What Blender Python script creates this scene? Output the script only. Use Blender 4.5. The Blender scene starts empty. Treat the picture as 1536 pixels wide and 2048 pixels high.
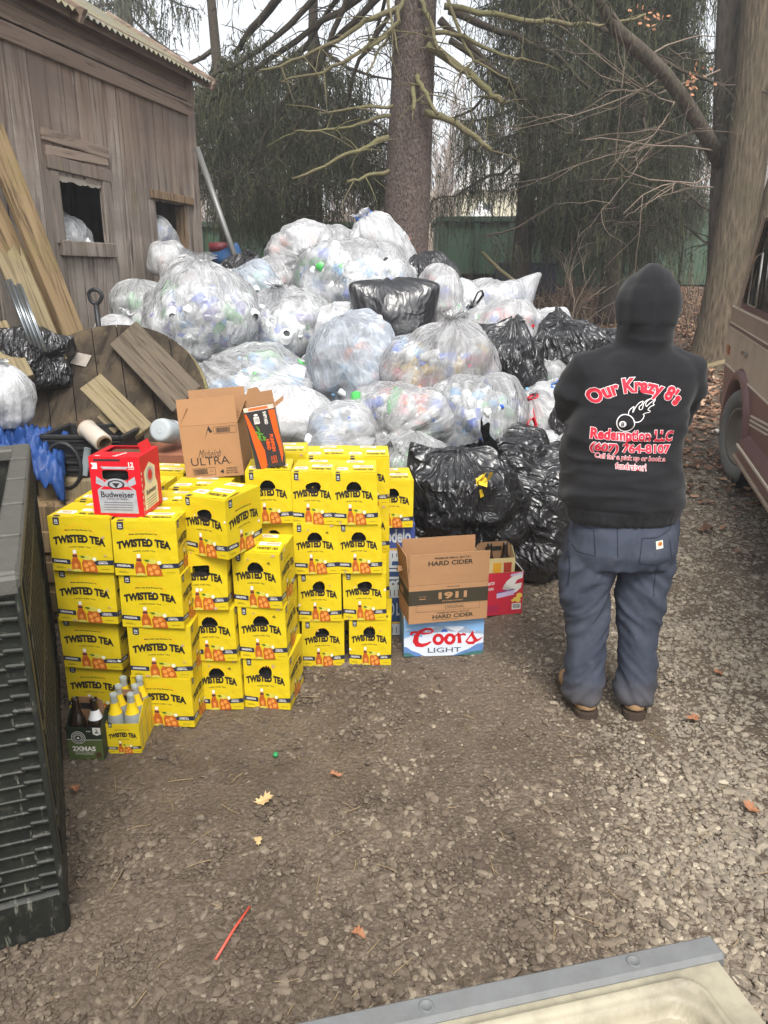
import bpy, bmesh, math, random
import numpy as np
from mathutils import Vector, Matrix, noise as mnoise
from mathutils.bvhtree import BVHTree
R = math.radians
S = bpy.context.scene
COL = S.collection
random.seed(7); RNG = np.random.default_rng(7)

# ------------------------------------------------------------------ camera, sky, sun, exposure
CAM_H, PITCH, FPX = 1.72, R(17.0), 1545.0
SP, CP = math.sin(PITCH), math.cos(PITCH)
cam = bpy.data.objects.new('camera', bpy.data.cameras.new('camera')); COL.objects.link(cam)
cam.location = (0, 0, CAM_H); cam.rotation_euler = (R(90) - PITCH, 0, 0)
cam.data.sensor_fit = 'VERTICAL'; cam.data.sensor_height = 24.0; cam.data.lens = 24.0*FPX/2048
cam.data.clip_start = 0.05; cam.data.clip_end = 2000
S.camera = cam
w = bpy.data.worlds.new('World'); S.world = w; w.use_nodes = True
nt = w.node_tree; nt.nodes.clear()
sky = nt.nodes.new('ShaderNodeTexSky'); sky.sky_type = 'NISHITA'; sky.sun_disc = False
SUN_EL, SUN_AZ = R(54), R(172)          # azimuth measured clockwise from +Y
sky.sun_elevation = SUN_EL; sky.sun_rotation = SUN_AZ; sky.air_density = 1.0; sky.dust_density = 3.0; sky.ozone_density = 1.0
hsv = nt.nodes.new('ShaderNodeHueSaturation'); hsv.inputs['Saturation'].default_value = 0.18
bg = nt.nodes.new('ShaderNodeBackground'); bg.inputs['Strength'].default_value = 0.15
ow = nt.nodes.new('ShaderNodeOutputWorld')
nt.links.new(sky.outputs[0], hsv.inputs['Color']); nt.links.new(hsv.outputs[0], bg.inputs[0]); nt.links.new(bg.outputs[0], ow.inputs[0])
sl = bpy.data.lights.new('sun', 'SUN'); sl.energy = 1.5; sl.angle = R(22); sl.color = (1.0, 0.95, 0.88)
sun = bpy.data.objects.new('sun', sl); COL.objects.link(sun)
sd = Vector((math.sin(SUN_AZ)*math.cos(SUN_EL), math.cos(SUN_AZ)*math.cos(SUN_EL), math.sin(SUN_EL)))
sun.rotation_euler = sd.to_track_quat('Z', 'Y').to_euler(); sun.location = sd*30
S.view_settings.view_transform = 'Standard'; S.view_settings.look = 'None'
S.view_settings.exposure = 1.07; S.view_settings.gamma = 1.0
S.cycles.max_bounces = 6; S.cycles.diffuse_bounces = 3; S.cycles.glossy_bounces = 3
S.cycles.transmission_bounces = 4; S.cycles.transparent_max_bounces = 20
S.cycles.caustics_reflective = False; S.cycles.caustics_refractive = False
S.cycles.use_denoising = True

# ------------------------------------------------------------------ pixel (of the 1536x2048 photo) to world
def ray(u, v):
    cx, cy = (u-768)/FPX, (1024-v)/FPX
    return Vector((cx, CP + cy*SP, -SP + cy*CP))
def D(u, v, Y):
    d = ray(u, v); t = Y/d.y
    return Vector((d.x*t, Y, CAM_H + d.z*t))
def ZP(u, v, z):
    d = ray(u, v); t = (z-CAM_H)/d.z
    return Vector((d.x*t, d.y*t, z))
def sstep(a, b, x):
    t = np.clip((np.asarray(x, float)-a)/(b-a), 0, 1)
    return t*t*(3-2*t)
def gz(x, y):
    """height of the ground"""
    x = np.asarray(x, float); y = np.asarray(y, float)
    k = 0.3
    e = (y-3.8)/k
    ramp = 0.1*k*np.log1p(np.exp(np.clip(e, -30, 30)))
    ramp = np.where(e > 30, 0.1*(y-3.8), ramp)
    over = np.clip(y-21, 0, None)
    ramp = ramp - 0.09*over
    und = 0.008*np.sin(x*2.1+.6)*np.sin(y*1.7+.4) + 0.008*np.sin(x*4.3-y*2.2)
    return ramp + und*sstep(.2, 1.5, y)
def GZ(x, y): return float(gz(x, y))
def G(u, v):
    d = ray(u, v); t0, t1 = .3, 60
    for _ in range(60):
        t = (t0+t1)/2
        if CAM_H + d.z*t < GZ(d.x*t, d.y*t): t1 = t
        else: t0 = t
    return Vector((d.x*t0, d.y*t0, CAM_H+d.z*t0))
def depth(p): return p.y*CP - (p.z-CAM_H)*SP
def pxm(n, p): return n*depth(p)/FPX      # n photo pixels at point p, in metres

# ------------------------------------------------------------------ noise (numpy gradient noise)
_perm = np.random.default_rng(3).permutation(256); _perm = np.concatenate([_perm, _perm, _perm])
_gr = np.random.default_rng(4).normal(size=(256, 3)); _gr /= np.linalg.norm(_gr, axis=1)[:, None]
def pn(p):
    p = np.asarray(p, float); i = np.floor(p).astype(int); f = p - i; i &= 255
    u = f*f*f*(f*(f*6-15)+10); r = 0
    for dx in (0, 1):
        for dy in (0, 1):
            for dz in (0, 1):
                h = _perm[_perm[_perm[(i[:, 0]+dx) & 255] + ((i[:, 1]+dy) & 255)] + ((i[:, 2]+dz) & 255)]
                g = _gr[h]; dd = g[:, 0]*(f[:, 0]-dx) + g[:, 1]*(f[:, 1]-dy) + g[:, 2]*(f[:, 2]-dz)
                wx = u[:, 0] if dx else 1-u[:, 0]; wy = u[:, 1] if dy else 1-u[:, 1]; wz = u[:, 2] if dz else 1-u[:, 2]
                r = r + dd*wx*wy*wz
    return r*1.7
def ridge(p): return 1-np.abs(pn(p))*2

# ------------------------------------------------------------------ mesh builder
def rotm(x=0, y=0, z=0):
    return (Matrix.Rotation(R(z), 3, 'Z') @ Matrix.Rotation(R(y), 3, 'Y') @ Matrix.Rotation(R(x), 3, 'X'))
def frame(o, x, y, z=None):
    x = Vector(x).normalized(); y = Vector(y).normalized(); z = x.cross(y) if z is None else Vector(z)
    m = Matrix.Identity(4)
    for i in range(3):
        m[i][0], m[i][1], m[i][2], m[i][3] = x[i], y[i], z[i], o[i]
    return m
def loc(x, y, z, r=None):
    m = (r or Matrix.Identity(3)).to_4x4(); m.translation = (x, y, z); return m
class MB:
    def __init__(s): s.v, s.f, s.m, s.s, s.n = [], [], [], [], 0
    def add(s, vs, fs, mi=0, smooth=False, M=None):
        if M is not None: vs = [M @ Vector(q) for q in vs]
        b = s.n; s.v.extend([tuple(q) for q in vs]); s.n += len(vs)
        for f in fs:
            s.f.append(tuple(i+b for i in f)); s.m.append(mi); s.s.append(smooth)
        return s
    def box(s, c, d, r=None, mi=0, ch=0.0, M=None):
        """box centred at c, chamfered by ch"""
        hx, hy, hz = d[0]/2, d[1]/2, d[2]/2
        m = loc(*c, r); m = M @ m if M is not None else m
        if ch <= 0:
            vs = [(a*hx, b*hy, e*hz) for a in (-1, 1) for b in (-1, 1) for e in (-1, 1)]
            fs = [(0, 1, 3, 2), (4, 6, 7, 5), (0, 4, 5, 1), (2, 3, 7, 6), (0, 2, 6, 4), (1, 5, 7, 3)]
            return s.add(vs, fs, mi, False, m)
        bm = bmesh.new(); bmesh.ops.create_cube(bm, size=1)
        for q in bm.verts: q.co = Vector((q.co.x*d[0], q.co.y*d[1], q.co.z*d[2]))
        bmesh.ops.bevel(bm, geom=list(bm.edges), offset=ch, segments=1, affect='EDGES')
        bm.verts.index_update()
        s.add([q.co.copy() for q in bm.verts], [[q.index for q in f.verts] for f in bm.faces], mi, False, m)
        bm.free(); return s
    def tube(s, pts, rad, n=8, mi=0, cap=True, wob=0, squash=None):
        pts = [Vector(p) for p in pts]
        if not hasattr(rad, '__len__'): rad = [rad]*len(pts)
        rings = []; up = None
        for i, p in enumerate(pts):
            t = (pts[min(i+1, len(pts)-1)] - pts[max(i-1, 0)])
            t = t.normalized() if t.length > 1e-9 else Vector((0, 0, 1))
            if up is None:
                up = Vector((0, 0, 1)) if abs(t.z) < .9 else Vector((1, 0, 0))
            a = (up - t*up.dot(t)); a = a.normalized() if a.length > 1e-6 else t.orthogonal().normalized()
            b = t.cross(a); up = a
            ring = []
            for k in range(n):
                q = 2*math.pi*k/n; rr = rad[i]*(1+wob*(random.random()-.5))
                ring.append(p + a*math.cos(q)*rr + b*math.sin(q)*rr*(squash or 1))
            rings.append(ring)
        vs = [q for r in rings for q in r]; fs = []
        for i in range(len(pts)-1):
            for k in range(n):
                k2 = (k+1) % n
                fs.append((i*n+k, i*n+k2, (i+1)*n+k2, (i+1)*n+k))
        s.add(vs, fs, mi, True)
        if cap:
            b = s.n - len(vs)
            s.f.append(tuple(b+k for k in reversed(range(n)))); s.m.append(mi); s.s.append(False)
            s.f.append(tuple(b+(len(pts)-1)*n+k for k in range(n))); s.m.append(mi); s.s.append(False)
        return s
    def lathe(s, prof, n=16, M=None, mi=0, mis=None, smooth=True):
        vs = []; fs = []
        for r, z in prof:
            for k in range(n):
                a = 2*math.pi*k/n; vs.append((r*math.cos(a), r*math.sin(a), z))
        if M is not None: vs = [M @ Vector(q) for q in vs]
        b = s.n; s.v.extend([tuple(q) for q in vs]); s.n += len(vs)
        for i in range(len(prof)-1):
            for k in range(n):
                k2 = (k+1) % n
                s.f.append((b+i*n+k, b+i*n+k2, b+(i+1)*n+k2, b+(i+1)*n+k)); s.m.append(mis[i] if mis else mi); s.s.append(smooth)
        return s
    def prism(s, poly, h, M=None, mi=0):
        n = len(poly); vs = [(x, y, 0) for x, y in poly] + [(x, y, h) for x, y in poly]
        fs = [tuple(range(n, 2*n)), tuple(reversed(range(n)))] + [(k, (k+1) % n, n+(k+1) % n, n+k) for k in range(n)]
        return s.add(vs, fs, mi, False, M)
    def poly(s, pts, M=None, mi=0, lay=0.0):
        return s.add([(x, y, lay) for x, y in pts], [tuple(range(len(pts)))], mi, False, M)
    def grid(s, P, mi=0, smooth=True, closed=False, M=None):
        """P: rows of points"""
        a, b = len(P), len(P[0]); vs = [q for r in P for q in r]; fs = []
        for i in range(a-1):
            for k in range(b if closed else b-1):
                k2 = (k+1) % b
                fs.append((i*b+k, i*b+k2, (i+1)*b+k2, (i+1)*b+k))
        return s.add(vs, fs, mi, smooth, M)
    def mesh(s, name, mats):
        me = bpy.data.meshes.new(name); me.from_pydata(s.v, [], s.f)
        for q in (mats if isinstance(mats, (list, tuple)) else [mats]): me.materials.append(q)
        me.polygons.foreach_set('material_index', s.m); me.polygons.foreach_set('use_smooth', s.s); me.update()
        return me
    def build(s, name, mats, parent=None, at=None, rot=None):
        return link(s.mesh(name, mats), name, parent, at, rot)
def link(me, name, parent=None, at=None, rot=None):
    o = bpy.data.objects.new(name, me); COL.objects.link(o)
    if parent is not None: o.parent = parent
    if at is not None: o.location = at
    if rot is not None: o.rotation_euler = rot
    return o
def npmesh(name, V, F, mats, mi=None, smooth=True):
    """V (n,3), F (m,3 or 4) numpy arrays"""
    me = bpy.data.meshes.new(name); k = F.shape[1]
    me.vertices.add(len(V)); me.vertices.foreach_set('co', np.asarray(V, np.float32).ravel())
    me.loops.add(F.size); me.loops.foreach_set('vertex_index', np.asarray(F, np.int32).ravel())
    me.polygons.add(len(F)); me.polygons.foreach_set('loop_start', np.arange(0, F.size, k, dtype=np.int32))
    for q in (mats if isinstance(mats, (list, tuple)) else [mats]): me.materials.append(q)
    if mi is not None: me.polygons.foreach_set('material_index', np.asarray(mi, np.int32))
    me.polygons.foreach_set('use_smooth', np.full(len(F), smooth, bool))
    me.update(calc_edges=True); me.validate()
    return me
def tag(o, label=None, cat=None, group=None, kind=None):
    for k, q in (('label', label), ('category', cat), ('group', group), ('kind', kind)):
        if q: o[k] = q
    return o
def empty(name, at=(0, 0, 0), rot=(0, 0, 0)):
    o = bpy.data.objects.new(name, None); COL.objects.link(o); o.location = at; o.rotation_euler = rot
    o.empty_display_size = .1; return o
def copy_tree(o, parent=None):
    c = o.copy(); COL.objects.link(c)
    if parent is not None: c.parent = parent
    for ch in list(o.children): copy_tree(ch, c)
    return c

# ------------------------------------------------------------------ materials
def srgb(r, g, b):
    f = lambda c: (c/255/12.92 if c/255 <= .04045 else ((c/255+.055)/1.055)**2.4)
    return (f(r), f(g), f(b))
class NT:
    def __init__(s, name):
        s.mat = bpy.data.materials.new(name); s.mat.use_nodes = True; s.t = s.mat.node_tree; s.t.nodes.clear()
        s.out = s.n('ShaderNodeOutputMaterial'); s._co = None
    def n(s, typ, **kw):
        q = s.t.nodes.new(typ)
        for k, val in kw.items():
            if hasattr(q, k) and not k[0].isupper(): setattr(q, k, val)
        return q
    def l(s, a, b): s.t.links.new(a, b)
    def co(s, kind='Object'):
        if s._co is None: s._co = s.n('ShaderNodeTexCoord')
        return s._co.outputs[kind]
    def geo(s): return s.n('ShaderNodeNewGeometry')
    def mapping(s, scale=(1, 1, 1), src=None, locn=None):
        m = s.n('ShaderNodeMapping'); m.inputs['Scale'].default_value = scale
        if locn: m.inputs['Location'].default_value = locn
        s.l(src or s.co(), m.inputs['Vector']); return m.outputs[0]
    def noise(s, scale=5, detail=4, rough=.55, vec=None, dist=0):
        q = s.n('ShaderNodeTexNoise'); q.inputs['Scale'].default_value = scale; q.inputs['Detail'].default_value = detail
        q.inputs['Roughness'].default_value = rough; q.inputs['Distortion'].default_value = dist
        s.l(vec if vec is not None else s.co(), q.inputs['Vector']); return q.outputs['Fac']
    def vor(s, scale=5, vec=None, feat='F1', out='Distance', rnd=1):
        q = s.n('ShaderNodeTexVoronoi'); q.feature = feat; q.inputs['Scale'].default_value = scale
        q.inputs['Randomness'].default_value = rnd
        s.l(vec if vec is not None else s.co(), q.inputs['Vector']); return q.outputs[out]
    def ramp(s, fac, stops):
        q = s.n('ShaderNodeValToRGB'); e = q.color_ramp.elements
        while len(e) < len(stops): e.new(.5)
        for k, (p, c) in enumerate(stops):
            e[k].position = p; c = (c, c, c) if not hasattr(c, '__len__') else c; e[k].color = (*c, 1)
        s.l(fac, q.inputs[0]); return q.outputs[0]
    def mix(s, fac, a, b, typ='MIX'):
        q = s.n('ShaderNodeMix'); q.data_type = 'RGBA'; q.blend_type = typ
        s.set(q.inputs[0], fac); s.set(q.inputs[6], a); s.set(q.inputs[7], b); return q.outputs[2]
    def math(s, op, a, b=0.0, c=None, clamp=False):
        q = s.n('ShaderNodeMath'); q.operation = op; q.use_clamp = clamp
        s.set(q.inputs[0], a); s.set(q.inputs[1], b)
        if c is not None: s.set(q.inputs[2], c)
        return q.outputs[0]
    def set(s, sock, val):
        if isinstance(val, bpy.types.NodeSocket): s.l(val, sock)
        elif hasattr(val, '__len__'): sock.default_value = (*val, 1) if len(val) == 3 and len(sock.default_value) == 4 else val
        else: sock.default_value = val
    def bump(s, h, strength=.3, dist=.01, normal=None):
        q = s.n('ShaderNodeBump'); q.inputs['Strength'].default_value = strength; q.inputs['Distance'].default_value = dist
        s.l(h, q.inputs['Height'])
        if normal is not None: s.l(normal, q.inputs['Normal'])
        return q.outputs[0]
    def bsdf(s, col, rough=.6, metal=0, spec=.5, normal=None, **kw):
        q = s.n('ShaderNodeBsdfPrincipled')
        s.set(q.inputs['Base Color'], col); s.set(q.inputs['Roughness'], rough); s.set(q.inputs['Metallic'], metal)
        s.set(q.inputs['Specular IOR Level'], spec)
        if normal is not None: s.l(normal, q.inputs['Normal'])
        for k, val in kw.items(): s.set(q.inputs[k.replace('_', ' ')], val)
        return q.outputs[0]
    def done(s, sh): s.l(sh, s.out.inputs['Surface']); return s.mat
_simple = {}
def mat(name, col, rough=.6, metal=0, spec=.4, var=.12, scale=14, bump=.0, bscale=90, dirt=0.0):
    """plain paint/card/metal with uneven tone, grain and a little dirt"""
    if name in _simple: return _simple[name]
    n = NT(name); a = n.noise(scale, 5, .6)
    c = n.mix(a, tuple(q*(1-var) for q in col), tuple(min(1, q*(1+var)) for q in col))
    if dirt:
        d = n.ramp(n.noise(scale*.7, 8, .7), [(.45, 0.0), (.75, dirt)])
        c = n.mix(d, c, (.10, .085, .065))
    nb = None
    if bump: nb = n.bump(n.noise(bscale, 3), bump, .004)
    _simple[name] = n.done(n.bsdf(c, rough, metal, spec, nb)); return _simple[name]
def wood(name, a, b, grain=(1, 1, .06), scale=22, island=.35, bump=.5, moss=None, rough=.85, dark=(.03, .024, .018), zone=None):
    """weathered board: grain stretched along one axis, every board (island) with its own tone"""
    n = NT(name); g = n.geo()
    v = n.mapping(grain)
    ofs = n.n('ShaderNodeVectorMath'); ofs.operation = 'ADD'; n.l(v, ofs.inputs[0])
    cmb = n.n('ShaderNodeCombineXYZ'); r7 = n.math('MULTIPLY', g.outputs['Random Per Island'], 37.0)
    for k in range(3): n.l(r7, cmb.inputs[k])
    n.l(cmb.outputs[0], ofs.inputs[1]); v = ofs.outputs[0]
    f = n.noise(scale, 8, .65, v, .6); f2 = n.noise(scale*.22, 5, .6, v, 1.0)
    c = n.mix(n.ramp(f2, [(.3, 0.0), (.7, 1.0)]), a, b)
    c = n.mix(n.ramp(f, [(.36, 1.0), (.5, 0.0)]), c, dark)
    c = n.mix(n.math('MULTIPLY', g.outputs['Random Per Island'], island), c, tuple(q*.45 for q in a))
    if moss:
        c = n.mix(n.ramp(n.noise(3.0, 6, .7), [(.5, 0.0), (.7, .75)]), c, moss)
    if zone: c = zone(n, c)
    return n.done(n.bsdf(c, rough, 0, .25, n.bump(f, bump, .006)))

# ------------------------------------------------------------------ lettering
_tc = {}
def glyphs(s, bold=0.0):
    k = (s, bold)
    if k not in _tc:
        cu = bpy.data.curves.new('lettering', 'FONT'); cu.body = s; cu.size = 1; cu.offset = bold; cu.resolution_u = 3
        cu.fill_mode = 'FRONT'
        ob = bpy.data.objects.new('lettering', cu); me = bpy.data.meshes.new_from_object(ob)
        V = np.array([q.co[:2] for q in me.vertices]) if len(me.vertices) else np.zeros((0, 2))
        Fc = [tuple(p.vertices) for p in me.polygons]
        bpy.data.objects.remove(ob); bpy.data.curves.remove(cu); bpy.data.meshes.remove(me)
        _tc[k] = (V, Fc)
    return _tc[k]
def txt(mb, s, M, cx, cy, w=None, h=None, mi=0, bold=.0, arch=0.0, shear=0.0, lay=.0008, rot=0.0, ref=None):
    """lettering fitted into width w and height h around (cx, cy) of the face M"""
    V, Fc = glyphs(s, bold)
    if not len(V): return
    lo, hi = V.min(0), V.max(0)
    if ref is not None: r_, _ = glyphs(ref, bold); lo, hi = r_.min(0), r_.max(0)
    sz = hi-lo; q = (V-(lo+hi)/2)
    sx = w/sz[0] if w else h/sz[1]; sy = h/sz[1] if h else sx
    q = q*(sx, sy)
    ww = sz[0]*sx/2
    if shear: q[:, 0] += q[:, 1]*shear
    if arch: q[:, 1] += arch*(1-(q[:, 0]/ww)**2) - arch*.5
    if rot:
        c, n_ = math.cos(R(rot)), math.sin(R(rot)); q = np.c_[q[:, 0]*c-q[:, 1]*n_, q[:, 0]*n_+q[:, 1]*c]
    mb.add([(x+cx, y+cy, lay) for x, y in q], Fc, mi, False, M)
def stroke(pts, w, M, mb, mi, lay=.0008, closed=False):
    """a flat ribbon along 2D points"""
    P = [Vector((*p, 0)) for p in pts]; n = len(P); L = []
    ws = w if hasattr(w, '__len__') else [w]*n
    for i in range(n):
        a = P[(i-1) % n] if closed or i else P[i]; b = P[(i+1) % n] if closed or i < n-1 else P[i]
        t = (b-a).normalized(); nn = Vector((-t.y, t.x, 0))*ws[i]/2
        L.append((P[i]+nn, P[i]-nn))
    vs = [(q.x, q.y, lay) for pr in L for q in pr]
    fs = [(2*i+1, 2*((i+1) % n)+1, 2*((i+1) % n), 2*i) for i in range(n if closed else n-1)]
    mb.add(vs, fs, mi, False, M)
def ell(cx, cy, rx, ry, n=24, a0=0, a1=360):
    return [(cx+rx*math.cos(R(a0+(a1-a0)*k/(n if a1-a0 == 360 else n-1))), cy+ry*math.sin(R(a0+(a1-a0)*k/(n if a1-a0 == 360 else n-1)))) for k in range(n)]
def rect(x0, y0, x1, y1): return [(x0, y0), (x1, y0), (x1, y1), (x0, y1)]
# ------------------------------------------------------------------ ground, one sheet to the horizon
def ground_material():
    n = NT('driveway_earth'); P = n.co()
    sep = n.n('ShaderNodeSeparateXYZ'); n.l(P, sep.inputs[0]); X, Y = sep.outputs[0], sep.outputs[1]
    big = n.noise(.9, 5, .6, P); mid = n.noise(5, 6, .65, P); fine = n.noise(60, 6, .7, P); grit = n.vor(70, P); grit2 = n.vor(160, P)
    mud = n.mix(mid, srgb(96, 83, 69), srgb(134, 120, 103)); mud = n.mix(n.ramp(fine, [(.35, 0), (.7, 1)]), mud, srgb(80, 70, 60)); mud = n.mix(n.ramp(n.noise(1.9, 5, .65, P), [(.38, .55), (.54, 0)]), mud, srgb(72, 61, 52))
    vc = n.n('ShaderNodeTexVoronoi'); vc.inputs['Scale'].default_value = 75; n.l(P, vc.inputs['Vector'])
    sepc = n.n('ShaderNodeSeparateColor'); n.l(vc.outputs['Color'], sepc.inputs[0])
    stone = n.ramp(sepc.outputs[0], [(0, srgb(84, 74, 64)), (.45, srgb(120, 108, 94)), (.8, srgb(146, 134, 118)), (1, srgb(178, 166, 148))])
    # gravel is thicker to the right and near, the middle is a muddy track
    xr = n.math('MULTIPLY_ADD', X, .33, .05); gm = n.math('ADD', xr, n.math('MULTIPLY', big, .9))
    gm = n.ramp(gm, [(.35, 0.12), (.85, .85)])
    edge = n.ramp(grit, [(.25, 1.0), (.5, 0.0)])
    c = n.mix(n.math('MULTIPLY', gm, edge), mud, stone)
    lf = n.math('ADD', n.math('MULTIPLY', Y, .16), n.math('MULTIPLY', mid, .35))
    leafy = n.ramp(lf, [(1.15, 0), (1.35, 1)])
    lm = n.ramp(n.noise(40, 5, .7, P), [(.3, srgb(58, 44, 33)), (.5, srgb(112, 82, 60)), (.7, srgb(150, 112, 84))])
    c = n.mix(leafy, c, lm)
    h = n.math('ADD', n.math('MULTIPLY', grit, -.6), n.math('MULTIPLY', fine, .7)); h = n.math('ADD', h, n.math('MULTIPLY', grit2, -.25))
    b = n.bump(h, .9, .012)
    damp = n.ramp(n.noise(2.2, 4, .6, P), [(.4, .5), (.65, .9)])
    return n.done(n.bsdf(c, damp, 0, .3, b))
def lines(a, b, step, far):
    core = np.arange(a, b+1e-6, step); ext = []; d = step; q = 0
    while q < far: d *= 1.25; q += d; ext.append(q)
    ext = np.array(ext); return np.concatenate([(a-ext)[::-1], core, b+ext])
xs, ys = lines(-3.2, 4.2, .055, 300), lines(.2, 9.0, .055, 350)
XX, YY = np.meshgrid(xs, ys); ZZ = gz(XX, YY)
PP = np.c_[XX.ravel()*7, YY.ravel()*7, np.zeros(XX.size)]
near = np.exp(-np.clip(np.hypot(XX, YY-3)-6, 0, None)/3).ravel()
ZZ = ZZ.ravel() + near*(.010*pn(PP) + .004*pn(PP*3.1))
nx, ny = len(xs), len(ys)
ii = (np.arange(ny-1)[:, None]*nx + np.arange(nx-1)[None]).ravel()
gme = npmesh('ground', np.c_[XX.ravel(), YY.ravel(), ZZ], np.c_[ii, ii+1, ii+nx+1, ii+nx], ground_material())
tag(link(gme, 'ground'), kind='structure')

# far wooded slope behind the yard
def hill_material():
    n = NT('winter_slope'); P = n.co()
    c = n.ramp(n.noise(.25, 8, .75, P), [(.3, srgb(96, 84, 70)), (.5, srgb(150, 132, 112)), (.7, srgb(176, 160, 138))])
    return n.done(n.bsdf(c, .95, 0, .1))
def hz(x, y): return -1.6 + sstep(34, 85, y)*(9.5 + 2.0*math.sin(x*.05+.5) + 1.2*math.sin(x*.13)) 
hx, hy = np.linspace(-110, 110, 90), np.linspace(34, 130, 40)
HX, HY = np.meshgrid(hx, hy); HZ = -1.6 + sstep(34, 85, HY)*(9.5+2.0*np.sin(HX*.05+.5)+1.2*np.sin(HX*.13))
ii = (np.arange(39)[:, None]*90 + np.arange(89)[None]).ravel()
tag(link(npmesh('hills', np.c_[HX.ravel(), HY.ravel(), HZ.ravel()], np.c_[ii, ii+1, ii+91, ii+90], hill_material()), 'hills'), kind='structure')

# ------------------------------------------------------------------ loose stones (nobody could count them)
def icos():
    bm = bmesh.new(); bmesh.ops.create_icosphere(bm, subdivisions=1, radius=1)
    V = np.array([q.co[:] for q in bm.verts]); F = np.array([[q.index for q in f.verts] for f in bm.faces]); bm.free(); return V, F
IV, IF = icos()
def scatter_stones(N, seed):
    r = np.random.default_rng(seed)
    y = .55 + 6.3*r.random(N*5)**1.35; x = (r.random(N*5)*2-1)*(.62*y+.25)
    pp = np.c_[x, y, np.zeros(len(x))]
    den = .42 + .22*sstep(-.3, 1.6, x) + .5*pn(pp*1.3) + .35*pn(pp*4.1) + .22*sstep(1.9, 1.1, y)
    track = np.exp(-((x-.35-.03*(y-2.2))/.22)**2)*sstep(1.5, 2.1, y); den -= .55*track
    den -= .25*sstep(-.1, -.7, x)*sstep(1.4, 2.2, y)*sstep(3.4, 2.6, y)
    keep = r.random(len(x)) < np.clip(den, .05, 1)*np.clip(1.25-.11*y, .25, 1); x, y = x[keep][:N], y[keep][:N]; n = len(x)
    rad = np.clip(.0051*np.exp(.45*r.normal(size=n)), .0024, .017)*(1+.07*y)
    sc = rad[:, None]*np.c_[1+.5*r.random(n), .7+.4*r.random(n), .38+.35*r.random(n)]
    a = r.random(n)*2*np.pi; tl = r.normal(size=n)*.35
    V = IV[None]*(1+.28*(r.random((n, 12, 1))-.5)*2*.8)*sc[:, None]
    ct, st = np.cos(tl)[:, None], np.sin(tl)[:, None]
    Y2 = V[..., 1]*ct-V[..., 2]*st; Z2 = V[..., 1]*st+V[..., 2]*ct; X2 = V[..., 0]
    ca, sa = np.cos(a)[:, None], np.sin(a)[:, None]
    W = np.stack([X2*ca-Y2*sa+x[:, None], X2*sa+Y2*ca+y[:, None], Z2+(gz(x, y)+.25*sc[:, 2])[:, None]], -1)
    F = IF[None] + (np.arange(n)*12)[:, None, None]
    return W.reshape(-1, 3), F.reshape(-1, 3)
def gravel_material():
    n = NT('gravel_stone'); g = n.geo().outputs['Random Per Island']
    c = n.ramp(g, [(0, srgb(80, 70, 60)), (.25, srgb(108, 97, 84)), (.5, srgb(130, 118, 102)), (.68, srgb(120, 106, 90)), (.82, srgb(150, 137, 118)), (.95, srgb(170, 157, 136)), (1, srgb(190, 178, 156))])
    c = n.mix(n.ramp(n.noise(35, 5, .7), [(.45, 0), (.7, .7)]), c, srgb(88, 76, 64))
    sep = n.n('ShaderNodeSeparateXYZ'); n.l(n.co(), sep.inputs[0])
    wet = n.ramp(n.math('ADD', n.math('MULTIPLY', sep.outputs[0], .35), n.math('MULTIPLY', n.noise(1.1, 4), .8)), [(.18, .62), (.70, 0)])
    c = n.mix(wet, c, srgb(86, 75, 65)); c = n.mix(n.ramp(n.noise(1.9, 5, .65), [(.38, .4), (.54, 0)]), c, srgb(74, 63, 54))
    pale = n.ramp(n.math('ADD', n.math('MULTIPLY', sep.outputs[0], .45), n.math('MULTIPLY', n.noise(1.6, 4), .7)), [(.62, 0), (1.05, .42)]); c = n.mix(pale, c, srgb(176, 168, 152))
    return n.done(n.bsdf(c, .75, 0, .3, n.bump(n.noise(220, 4), .4, .002)))
V, F = scatter_stones(110000, 11)
tag(link(npmesh('gravel', V, F, gravel_material(), smooth=False), 'gravel'), kind='stuff')

# small twigs and straw trodden into the drive
def scatter_twigs(N, seed, mats):
    r = random.Random(seed); mb = MB()
    for _ in range(N):
        y = 1.0+5.5*r.random()**1.2; x = (r.random()*2-1)*(.6*y+.1); a = r.random()*6.28; L = r.uniform(.02, .09)
        k = r.uniform(-.25, .25); p = []
        for t in (0, .5, 1):
            px = x+math.cos(a+k*t)*L*t; py = y+math.sin(a+k*t)*L*t; p.append((px, py, GZ(px, py)+.007+.006*r.random()))
        mb.tube(p, [.0016, .0014, .001], 4, r.randrange(len(mats)), cap=False)
    return mb
straw = mat('dry_straw', srgb(150, 130, 98), .8); twigm = mat('dark_twig', srgb(86, 70, 56), .9)
tag(scatter_twigs(560, 5, [straw, twigm]).build('ground_debris', [straw, twigm]), kind='stuff')

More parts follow.
